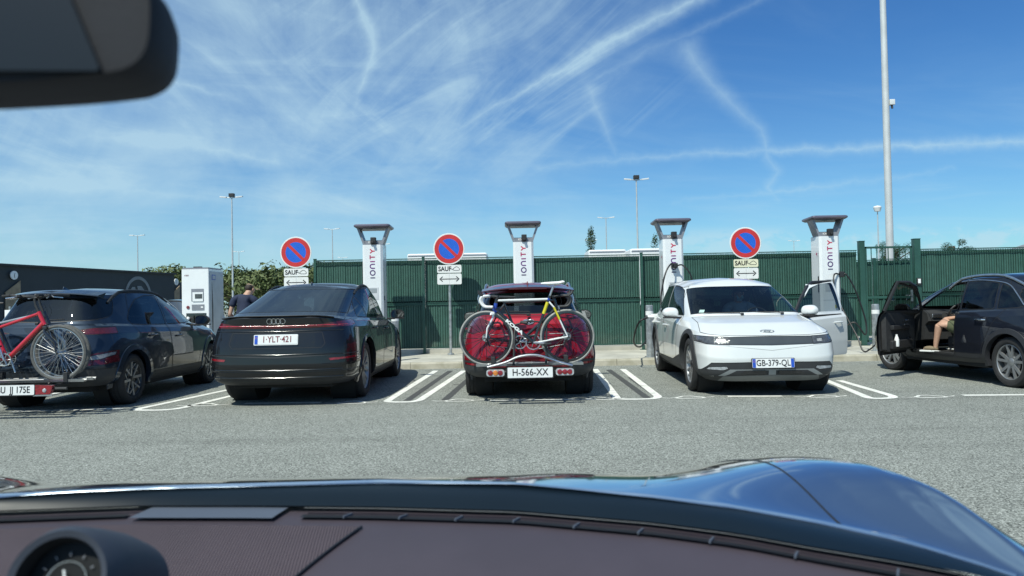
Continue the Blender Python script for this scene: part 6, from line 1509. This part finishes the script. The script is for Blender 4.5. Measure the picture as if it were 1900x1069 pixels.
def person(label, J, shirt_m, pants_m, shoe_m, short=True, group=None, face=(0, 1, 0), cap=None, mask=None, sleeve=.55, loc=(0, 0, 0), rz=0):
    root = empty('person', loc, rz, label, 'person', group); V, E = {}, []
    J = {k: Vector(v) for k, v in J.items()}; f = Vector(face).normalized()
    V['pel'] = (J['pel'], (.145, .105)); V['sp'] = (J['pel'].lerp(J['chest'], .5), (.105, .08)); V['ch'] = (J['chest'], (.115, .085)); V['nb'] = (J['chest'].lerp(J['neck'], .55), (.070, .060)); V['nk'] = (J['neck'], .058); hd = J['head']; up = (hd-J['neck']).normalized()
    up = (up+Vector((0, 0, .6))).normalized(); f = (f-up*f.dot(up)).normalized(); sd = f.cross(up)
    V['hb'] = (hd-up*.055+f*.012, (.062, .066)); V['hm'] = (hd+f*.004, (.076, .088)); V['ht'] = (hd+up*.065-f*.008, (.066, .076)); V['cn'] = (hd-up*.085+f*.050, (.030, .026)); V['no'] = (hd-up*.012+f*.090, .013); V['n2'] = (hd-up*.030+f*.104, .012)
    E += [('pel', 'sp'), ('sp', 'ch'), ('ch', 'nb'), ('nb', 'nk'), ('nk', 'hb'), ('hb', 'hm'), ('hm', 'ht'), ('hb', 'cn'), ('hm', 'no'), ('no', 'n2')]
    for s in 'lr':
        V[s+'sh'] = (J[s+'sh'], .044); V[s+'el'] = (J[s+'el'], .042); V[s+'w'] = (J[s+'w'], (.029, .024)); V[s+'um'] = (J[s+'sh'].lerp(J[s+'el'], .4), .043); V[s+'fm'] = (J[s+'el'].lerp(J[s+'w'], .35), .042)
        E += [('nb', s+'sh'), (s+'sh', s+'um'), (s+'um', s+'el'), (s+'el', s+'fm'), (s+'fm', s+'w')]; dd = (J[s+'w']-J[s+'el']).normalized(); hand(V, E, s, J[s+'w'], dd, J.get(s+'pn', Vector((0, 0, -1))-dd*-dd.z))
        V[s+'hip'] = (J[s+'hip'], .092); V[s+'th'] = (J[s+'hip'].lerp(J[s+'kn'], .45), .080); V[s+'kn'] = (J[s+'kn'], .058); V[s+'ca'] = (J[s+'kn'].lerp(J[s+'an'], .32), .057); V[s+'an'] = (J[s+'an'], .036); V[s+'hl'] = (J[s+'an']+Vector((0, 0, -.05)), .036)
        td = (J[s+'toe']-J[s+'an']); td.z = 0; td.normalize(); V[s+'ft'] = (J[s+'an']+td*.10+Vector((0, 0, -.05)), (.040, .030)); V[s+'toe'] = (J[s+'an']+td*.18+Vector((0, 0, -.062)), (.038, .020))
        E += [('pel', s+'hip'), (s+'hip', s+'th'), (s+'th', s+'kn'), (s+'kn', s+'ca'), (s+'ca', s+'an'), (s+'an', s+'hl'), (s+'hl', s+'ft'), (s+'ft', s+'toe')]
    skin_mesh('body', V, E, A_['skin'], root)
    b = MB(); 
    for sg in (1, -1):
        b.lathe([(.001, .012), (.010, .006), (.012, 0)], A_['white'], 'z', 12, frame(hd+f*.083+sd*sg*.030+up*.005, sd, up)); b.lathe([(.001, .0135), (.005, .012)], A_['ink'], 'z', 10, frame(hd+f*.083+sd*sg*.030+up*.005, sd, up))
        b.box(hd+f*.088+sd*sg*.031+up*.026, (.034, .010, .007), A_['hair'])
    b.build('eyes', root); b = MB(); b.tube([hd-up*.052+f*.086+sd*x*.01 for x in (-2.2, 0, 2.2)], .005, mat('lips', (.40, .16, .14), .5), 6); b.build('mouth', root)
    b = MB()
    for sg in (1, -1): b.tube([hd+sd*sg*.078+up*.02, hd+sd*sg*.092+up*.012-f*.01, hd+sd*sg*.088-up*.018-f*.004, hd+sd*sg*.076-up*.025], [.010, .012, .010, .007], A_['skin'], 8)
    b.build('ear', root)
    H = {'a': (hd+up*.075-f*.016, (.074, .084)), 'b': (hd+up*.02-f*.036, (.080, .078)), 'c': (hd-up*.05-f*.050, (.058, .052))}; skin_mesh('hair', H, [('a', 'b'), ('b', 'c')], A_['hair'], root)
    if cap:
        Cc = {'a': (hd+up*.095-f*.010, (.076, .088)), 'b': (hd+up*.055-f*.012, (.088, .100))}; skin_mesh('cap', Cc, [('a', 'b')], cap, root)
        b = MB(); b.box(hd+up*.058+f*.125, (.15, .12, .012), cap, bev=.005); b.build('cap_peak', root)
    if mask:
        Mk = {'a': (hd-up*.035+f*.072, (.052, .030)), 'b': (hd-up*.075+f*.056, (.045, .030)), 'c': (hd-up*.015+f*.092, (.022, .018))}; skin_mesh('face_mask', Mk, [('a', 'b'), ('a', 'c')], mask, root)
    # clothes
    k = 1.45; SV = {n: (V[n][0], tuple(a*k for a in (V[n][1] if isinstance(V[n][1], tuple) else (V[n][1],)*2))) for n in ('pel', 'sp', 'ch', 'lsh', 'rsh')}
    SV['nn'] = (J['chest'].lerp(J['neck'], .58), (.105, .090)); EE = [('pel', 'sp'), ('sp', 'ch'), ('ch', 'nn')]
    for s in 'lr':
        SV[s+'um'] = (J[s+'sh'].lerp(J[s+'el'], sleeve), .068); SV[s+'mm'] = (J[s+'sh'].lerp(J['neck'], .45)-Vector((0, 0, .015)), .080); SV[s+'sh'] = (J[s+'sh'], .078); EE += [('nn', s+'mm'), (s+'mm', s+'sh'), (s+'sh', s+'um')]
    skin_mesh('shirt', SV, EE, shirt_m, root)
    PV = {'pel': (J['pel']-Vector((0, 0, .01)), (.168, .125))}; EE = []
    for s in 'lr':
        PV[s+'hip'] = (J[s+'hip'], .112); e_ = .86 if short else 1.0; PV[s+'th'] = (J[s+'hip'].lerp(J[s+'kn'], .5), .103); PV[s+'e'] = (J[s+'hip'].lerp(J[s+'kn'], e_), .088 if short else .075); EE += [('pel', s+'hip'), (s+'hip', s+'th'), (s+'th', s+'e')]
        if not short: PV[s+'z'] = (J[s+'kn'].lerp(J[s+'an'], .95), .062); EE.append((s+'e', s+'z'))
    skin_mesh('shorts' if short else 'trousers', PV, EE, pants_m, root)
    for s in 'lr':
        F = {'a': (V[s+'an'][0]+Vector((0, 0, -.02)), .048), 'h': (V[s+'hl'][0]-Vector((0, 0, .004)), (.047, .045)), 'f': (V[s+'ft'][0], (.052, .042)), 't': (V[s+'toe'][0], (.048, .032))}; sh = skin_mesh('shoe', F, [('a', 'h'), ('h', 'f'), ('f', 't')], shoe_m, root)
        td = (V[s+'toe'][0]-V[s+'hl'][0]); td.z = 0; c = V[s+'hl'][0].lerp(V[s+'toe'][0], .46); b = MB(); b.box((c.x, c.y, J[s+'an'].z-.088), (.088, .285, .026), A_['white'], bev=.012, rot=(0, 0, atan2(-td.x, td.y))); b.build('sole', sh)
    return root
navy = mat('navy_shirt', (.018, .026, .058), .85, 0, .25, 6, .3, 40); beige = mat('beige_cap', (.50, .38, .25), .8); khaki = mat('khaki_shorts', (.10, .115, .06), .85, 0, .3, 9, .3, 60); canv = mat('canvas_shoe', (.22, .17, .11), .8, 0, .25, 20)
jeans = mat('blue_trousers', (.03, .04, .07), .85)
# man standing by the charging cabinet, seen from behind, head bent
person('man in navy shirt and beige cap standing beyond the black fastback, head bent', dict(pel=(0, 0, .96), chest=(.03, .05, 1.33), neck=(.06, .09, 1.49), head=(.095, .16, 1.60), lsh=(-.17, .06, 1.425), rsh=(.21, .06, 1.40), lel=(-.245, .03, 1.13), rel=(.30, .20, 1.16), lw=(-.17, .22, .98), rw=(.16, .40, 1.10),
       lhip=(-.10, 0, .92), rhip=(.10, 0, .92), lkn=(-.11, .02, .50), rkn=(.11, .05, .50), lan=(-.12, -.02, .105), ran=(.13, .0, .105), ltoe=(-.15, .2, .04), rtoe=(.16, .2, .04)), navy, jeans, A_['blackp'], False, face=(.45, .8, -.55), cap=beige, loc=(-5.10, 14.25, 0))
def in_car(key, label, J, **kw):
    root, C = cars[key]; o = person(label, J, loc=root.location, rz=root.rotation_euler.z, **kw); return o
in_car('dark', 'driver sitting in the dark car with one bare leg out of the open door', dict(pel=(-.36, 1.98, .66), chest=(-.38, 1.83, 1.03), neck=(-.38, 1.80, 1.21), head=(-.38, 1.83, 1.34), lsh=(-.57, 1.84, 1.10), rsh=(-.19, 1.84, 1.10), lel=(-.60, 2.0, .86), rel=(-.14, 2.0, .86), lw=(-.50, 2.24, .90), rw=(-.25, 2.24, .90),
       lhip=(-.46, 2.0, .64), rhip=(-.27, 2.0, .64), lkn=(-.80, 2.26, .845), rkn=(-.27, 2.42, .82), lan=(-.83, 2.33, .475), ran=(-.27, 2.62, .47), ltoe=(-.98, 2.56, .40), rtoe=(-.27, 2.85, .40)), shirt_m=mat('grey_shirt', (.12, .13, .14), .85), pants_m=khaki, shoe_m=canv, face=(-.3, .9, -.2))
in_car('white', 'driver with pale blue face mask behind the windscreen of the white car', dict(pel=(-.33, 2.02, .70), chest=(-.28, 1.92, 1.04), neck=(-.26, 1.95, 1.20), head=(-.24, 2.03, 1.315), lsh=(-.46, 1.95, 1.11), rsh=(-.08, 1.95, 1.11), lel=(-.56, 2.16, .92), rel=(.0, 2.16, .92), lw=(-.48, 2.44, .97), rw=(-.22, 2.44, .97),
       lhip=(-.43, 2.05, .66), rhip=(-.24, 2.05, .66), lkn=(-.46, 2.50, .80), rkn=(-.24, 2.50, .80), lan=(-.44, 2.80, .48), ran=(-.26, 2.80, .48), ltoe=(-.44, 3.0, .42), rtoe=(-.26, 3.0, .42)), shirt_m=mat('pale_shirt', (.35, .40, .45), .85), pants_m=jeans, shoe_m=canv, mask=mat('mask_blue', (.35, .58, .66), .7), short=False, face=(-.1, .9, -.35))
bt = cars['dark'][1]['bottle']; bt.matrix_world = cars['dark'][0].matrix_basis @ cars['dark'][1]['door'].matrix_basis
# ---------------------------------------------------------------- charging cables
wr, wC = cars['white']; flap = wr.matrix_basis @ wC['flap']; c3 = CH[2].location
cable_obj('charging_cable', [(c3.x-.02, 15.83, 1.95), (c3.x-.10, 15.68, 2.0), (c3.x-.25, 15.55, 1.80), (c3.x-.36, 15.5, 1.35), (c3.x-.42, 15.35, .9), (2.62, 15.0, .42), (2.40, 14.5, .36), (2.22, 13.9, .52), (flap.x-.30, flap.y-.03, .86), (flap.x-.10, flap.y, .955)], 'black cable looping from the third post to the rear of the white car')
cable_obj('charging_cable', [(c3.x+.02, 15.83, 1.95), (c3.x+.14, 15.68, 1.96), (c3.x+.30, 15.62, 1.7), (c3.x+.36, 15.66, 1.1), (c3.x+.34, 15.78, .5), (c3.x+.24, 15.88, .3)], 'black cable hanging on the right side of the third post')
b = MB(); b.tube([(flap.x-.14, flap.y, .955), (flap.x-.03, flap.y, .955)], [.03, .024], A_['chw'], 10); b.tube([(flap.x-.14, flap.y, .955), (flap.x-.20, flap.y-.01, .92)], [.028, .02], A_['blackp'], 10); tag(b.build('charging_plug'), 'white-ended plug in the charge port of the white car', 'plug')
b = MB(); b.box((c3.x, 15.84, 1.97), (.13, .12, .10), A_['blackp'], bev=.03); tag(b.build('plug_holster'), 'black plug handle holster on the front of the third post', 'plug')
c4 = CH[3].location
cable_obj('charging_cable', [(c4.x+.24, 15.95, 1.72), (c4.x+.02, 15.78, 1.70), (c4.x-.02, 15.65, 1.30), (c4.x+.08, 15.45, .9), (c4.x+.20, 15.2, .45), (c4.x+.22, 15.0, .17), (c4.x+.34, 14.95, .20), (c4.x+.50, 14.6, .50), (c4.x+.62, 14.3, .72), (6.70, 13.62, .80)], 'black cable dropping from the fourth post to the pavement and the dark car')
cable_obj('charging_cable', [(c4.x+.24, 15.95, 1.72), (c4.x+.34, 15.90, 1.70), (c4.x+.50, 15.85, 1.35), (c4.x+.66, 15.8, .75), (c4.x+.60, 15.7, .45), (c4.x+.42, 15.75, .70), (c4.x+.24, 15.85, .62)], 'black cable hanging in a long loop right of the fourth post')
b = MB(); b.box((c4.x+.24, 15.97, 1.72), (.13, .13, .12), A_['blackp'], bev=.03); tag(b.build('plug_holster'), 'black plug handle holster on the side of the fourth post', 'plug')
# ---------------------------------------------------------------- the car the picture is taken from: bonnet, scuttle, dashboard, mirror
own = empty('own_car', (-.45, 0, 0), 0, 'blue car in the foreground seen from inside: bonnet, dashboard and mirror', 'car')
OX = .45     # children use coordinates relative to the root
A_['oblue'] = mat('steel_blue_paint', (.40, .47, .56), .08, .95, .05, 1.5, coat=1.0)
def _tab(rows):
    X, Y, Z = [], [], []
    for px, py, z in rows:
        y = (CAMZ-z)*1400/(py-hz(px)); X.append((px-950)/1400*y); Y.append(y); Z.append(z)
    return np.array(X), np.array(Y), np.array(Z)
TT_ = _tab([(-300, 940, .905), (0, 920, .905), (300, 905, .905), (700, 894, .906), (950, 899, .905), (1200, 921, .904), (1350, 940, .902), (1500, 967, .898), (1650, 1000, .893), (1800, 1045, .887), (1900, 1080, .884), (2050, 1150, .88)])
TB_ = _tab([(-300, 962, .885), (0, 945, .885), (250, 936, .885), (470, 936, .885), (700, 938, .885), (950, 945, .885), (1200, 966, .886), (1350, 985, .888), (1500, 1012, .891), (1650, 1036, .895), (1800, 1064, .900), (1900, 1092, .902), (2050, 1165, .905)])
def ycowl(X): return float(np.interp(X, TT_[0], TT_[1]))
def band(X, t):       # t 0 = bonnet edge, 1 = dashboard edge
    y0, z0, y1, z1 = (float(np.interp(X, a, b)) for a, b in ((TT_[0], TT_[1]), (TT_[0], TT_[2]), (TB_[0], TB_[1]), (TB_[0], TB_[2])))
    return y0*(1-t)+y1*t, z0*(1-t)+z1*t+.004*sin(pi*t)
def hood_z(X, Y):
    Xc = -.42; t = max(0, Y-1.15)
    z = .935-.035*t-.160*t**2.0
    xr = .56+.05*(Y-.9); xl = -1.40-.03*(Y-.9)
    z += .028*math.exp(-((X-xr)/.18)**2)+.034*math.exp(-((X-xl)/.20)**2)
    z -= .010*math.exp(-((X-(xr-.33))/.12)**2)+.012*math.exp(-((X-(xl+.34))/.13)**2)
    if Y < 1.5: z -= .02*max(0, min(1, (.5-X)/.4))*max(0, (1.5-Y)/.4)
    hw = 1.17-.10*max(0, Y-1.6)**2; d = abs(X-Xc)-(hw-.11)
    if d > 0: z -= 6.0*d**2+d*.15
    if Y > 2.0: z -= .55*(Y-2.0)**2
    s = max(0.0, min(1.0, (Y-ycowl(X))/.42)); s = s*s*(3-2*s); zt = float(np.interp(X, TT_[0], TT_[2]))+.001
    if X > .0: k = min(1, X/.3); z = z*(1-k)+(zt+(z-zt)*s**.8)*k
    return z
def surf_patch(name, X0, X1, fy0, fy1, fz, nx, ny, m, parent, fx=None):
    vs = []; fs = []
    for j in range(ny+1):
        for i in range(nx+1):
            X = X0+(X1-X0)*i/nx; a, c = fy0(X), fy1(X); Y = a+(c-a)*j/ny; vs.append((X+OX, Y, fz(X, Y)))
    for j in range(ny):
        for i in range(nx): k = j*(nx+1)+i; fs.append([k, k+1, k+nx+2, k+nx+1])
    b = MB(); b.add(vs, fs, m, True); return b.build(name, parent)
surf_patch('bonnet', -1.13, .50, lambda X: ycowl(X)-.01, lambda X: 2.62, hood_z, 100, 80, A_['oblue'], own)
surf_patch('wing', .500, .745, lambda X: max(.55, ycowl(X)-.01), lambda X: 2.62, hood_z, 40, 80, A_['oblue'], own)
surf_patch('wing', -1.62, -1.133, lambda X: ycowl(X)-.05, lambda X: 2.62, hood_z, 40, 60, A_['oblue'], own)
b = MB(); b.tube([(.50+OX, y_, hood_z(.50, y_)+.0002) for y_ in [ycowl(.5)+(2.5-ycowl(.5))*i/40 for i in range(41)]], .0016, A_['rubber'], 6); b.build('shut_line', own)
# scuttle band at the foot of the windscreen
sc = mat('scuttle_blue_black', (.003, .008, .014), .42, 0, .1, 3, spec=.25)
vs = []; fs = []; nx = 90; ny = 8
for j in range(ny+1):
    for i in range(nx+1):
        X = -1.5+2.14*i/nx; y, z = band(X, j/ny); vs.append((X+OX, y, z))
for j in range(ny):
    for i in range(nx): k = j*(nx+1)+i; fs.append([k, k+1, k+nx+2, k+nx+1])
b = MB(); b.add(vs, fs, sc, True); b.build('scuttle_panel', own)
b = MB(); e = [(X+OX, band(X, 0)[0], band(X, 0)[1]+.002) for X in [-1.5+2.14*i/90 for i in range(91)]]; b.tube(e, .004, A_['oblue'], 6); b.build('windscreen_seal', own)
# dashboard
dm = mat('dashboard_plum', (.050, .040, .052), .55, 0, .10, 5, .10, 350); dm2 = mat('dashboard_stitched_leather', (.075, .052, .062), .6, 0, .12, 6)
nt = dm2.node_tree; ob = N(nt, 'ShaderNodeTexCoord').outputs['Object']; sp_ = N(nt, 'ShaderNodeSeparateXYZ', ins={0: ob})
wv = M(nt, 'SINE', M(nt, 'MULTIPLY', M(nt, 'ADD', sp_.outputs[0], M(nt, 'MULTIPLY', sp_.outputs[1], -.35)), 1250)); wv2 = M(nt, 'SINE', M(nt, 'MULTIPLY', sp_.outputs[1], 600))
bn = N(nt, 'ShaderNodeBump', ins={'Strength': .9, 'Distance': .002}); nt.links.new(M(nt, 'MULTIPLY', wv, wv2), bn.inputs['Height']); nt.links.new(bn.outputs[0], nt.nodes['Principled BSDF'].inputs['Normal'])
mxl = N(nt, 'ShaderNodeMix', data_type='RGBA', blend_type='MULTIPLY', ins={0: 1.0}); src = nt.nodes['Principled BSDF'].inputs['Base Color'].links[0].from_socket; nt.links.new(src, mxl.inputs[6]); kk = M(nt, 'ADD', M(nt, 'MULTIPLY', RAMP(nt, M(nt, 'ADD', wv, M(nt, 'MULTIPLY', wv2, .4)), -.8, .6), .12), .88); cc = N(nt, 'ShaderNodeCombineColor', ins={0: kk, 1: kk, 2: kk}); nt.links.new(cc.outputs[0], mxl.inputs[7]); nt.links.new(mxl.outputs[2], nt.nodes['Principled BSDF'].inputs['Base Color'])
def dash_z(X, Y):
    y, z = band(X, 1); s = max(0, y-Y); return z-.012-.06*s-.35*s*s
def dash_patch(name, XL, XR, t0, t1, m, parent, lift=0.0, nx=30, ny=30):
    vs = []; fs = []
    for j in range(ny+1):
        t = t0+(t1-t0)*j/ny
        for i in range(nx+1):
            xl, xr = XL(t), XR(t); X = xl+(xr-xl)*i/nx; Y = band(X, 1)[0]-t; vs.append((X+OX, Y, dash_z(X, Y)+lift))
    for j in range(ny):
        for i in range(nx): k = j*(nx+1)+i; fs.append([k, k+1, k+nx+2, k+nx+1])
    b = MB(); b.add(vs, fs, m, True); return b.build(name, parent)
dash = dash_patch('dashboard', lambda t: -1.45, lambda t: .64, -.05, .62, dm, own, 0, 80, 30)
dash_patch('leather_panel', lambda t: -1.0-.3*t, lambda t: -.235-.42*t, .072, .60, dm2, own, .0035)
gm = mat('speaker_cover_grey', (.075, .09, .12), .5, 0, .05, 6)
dash_patch('speaker_cover', lambda t: -.68-.3*t, lambda t: -.42-.25*t, -.010, .052, gm, own, .008, 12, 6)
def slot(X0, X1, t, w, m, name, lift=.004):
    b = MB(); pts = []
    for i in range(31):
        X = X0+(X1-X0)*i/30; Y = band(X, 1)[0]-t; pts.append((X+OX, Y, dash_z(X, Y)+lift))
    vs = [(p[0], p[1]+w/2, p[2]) for p in pts]+[(p[0], p[1]-w/2, p[2]+.001) for p in pts]
    b.add(vs, [[i, i+1, i+32, i+31] for i in range(30)], m, True); 
    return b
b = slot(-.385, .62, .030, .022, A_['ink'], 's'); b2 = slot(-.385, .62, .011, .007, mat('vent_lip', (.26, .26, .25), .3), 's', .012)
b.build('defroster_slot', own); b2.build('vent_lip', own)
b = slot(-1.30, -.71, .030, .020, A_['ink'], 's'); b2 = slot(-1.30, -.70, .011, .006, mat('vent_lip2', (.42, .42, .38), .3), 's', .012); b.build('defroster_slot', own); b2.build('vent_lip', own)
b = MB()
for i in range(9):
    X = -.30+.10*i; Y = band(X, 1)[0]-.030; b.box((X+OX, Y, dash_z(X, Y)+.006), (.003, .024, .004), gm, rot=(0, 0, -.5))
b.build('vent_rib', own)
b = MB(); pts = []
for i in range(20):
    t = .074+.50*i/19; X = -.235-.42*t; Y = band(X, 1)[0]-t; pts.append((X+OX, Y, dash_z(X, Y)+.004))
b.tube(pts, .0022, A_['ink'], 6); b.build('seam', own)
# clock pod
cp = at(116, 1076, .80); cp.x += OX
b = MB(); pod = mat('clock_hood', (.030, .036, .052), .6, 0, .15, 8)
ax = Vector((.08, -1, .42)).normalized(); T = frame(cp, ax.cross(Vector((0, 0, 1))) * -1, Vector((0, 0, 1)))
xx = Vector((0, 0, 1)).cross(ax).normalized(); T = Matrix(((xx.x, ax.cross(xx).x, ax.x, cp.x), (xx.y, ax.cross(xx).y, ax.y, cp.y), (xx.z, ax.cross(xx).z, ax.z, cp.z), (0, 0, 0, 1)))
b.lathe([(.040, -.002), (.0435, .017)], A_['ink'], 'z', 40, T); b.lathe([(.0435, .017), (.050, .020), (.056, .005), (.059, -.04), (.060, -.09), (.056, -.15)], pod, 'z', 40, T); b.build('clock_hood', own)
b = MB(); b.lathe([(.001, -.006), (.040, -.006), (.0405, -.002)], mat('dial_black', (.004, .005, .006), .5, 0, .05, spec=.2), 'z', 40, T); b.lathe([(.0200, -.002), (.0210, -.0015)], A_['steel'], 'z', 40, T)
for i in range(12): a = 2*pi*i/12; b.box((.028*cos(a), .028*sin(a), -.003), (.0035, .0008, .0008), A_['chg'], T, rot=(0, 0, a))
b.tube([(0, 0, 0), (-.003, .012, .0)], .0012, A_['white'], 6, T); b.lathe([(.001, .004), (.0045, .002), (.005, -.003)], A_['steel'], 'z', 12, T); b.build('clock', own)
# rear-view mirror housing at the top left
mm = mat('mirror_housing', (.010, .012, .018), .8, 0, .15, 20, .12, 400)
c0 = at(60, 15, .46); c0.x += OX; Mx = Matrix.Translation(c0) @ Euler((radians(0), 0, radians(6))).to_matrix().to_4x4()
def pr(p): q = at(p[0], p[1], .46); return (q.x+OX-c0.x, q.z-c0.z)
out = rnd([(*pr((-160, 184)), .02), (*pr((120, 160)), .10), (*pr((292, 132)), .022), (*pr((304, -60)), .03), (*pr((-160, -60)), .02)], .02, 7)
k = len(out); vs = []; cx = sum(p[0] for p in out)/k; cz = sum(p[1] for p in out)/k
for d, s in ((-.012, .94), (-.016, .965), (-.012, .99), (.0, 1.0), (.02, .99), (.045, .93), (.06, .8)): vs += [(cx+(p[0]-cx)*s, d, cz+(p[1]-cz)*s) for p in out]
fs = [[i*k+j, i*k+(j+1) % k, (i+1)*k+(j+1) % k, (i+1)*k+j] for i in range(6) for j in range(k)]+[[6*k+j for j in range(k)], list(range(k))[::-1]]
b = MB(); b.add(vs, fs, mm, True, Mx); mh = b.build('rear_view_mirror', own)
b = MB(); gp_ = rnd([(*pr((-150, 150)), .003), (*pr((205, 140)), .004), (*pr((128, -55)), .004), (*pr((-150, -55)), .003)], .004, 3)
b.prism(gp_, -.0165, -.013, mat('mirror_cabin_reflection', (.003, .006, .010), .35, 0, .05), 'y', Mx); b.build('mirror_glass', mh)  # near-black colour stands in for the dark cabin reflected in the glass
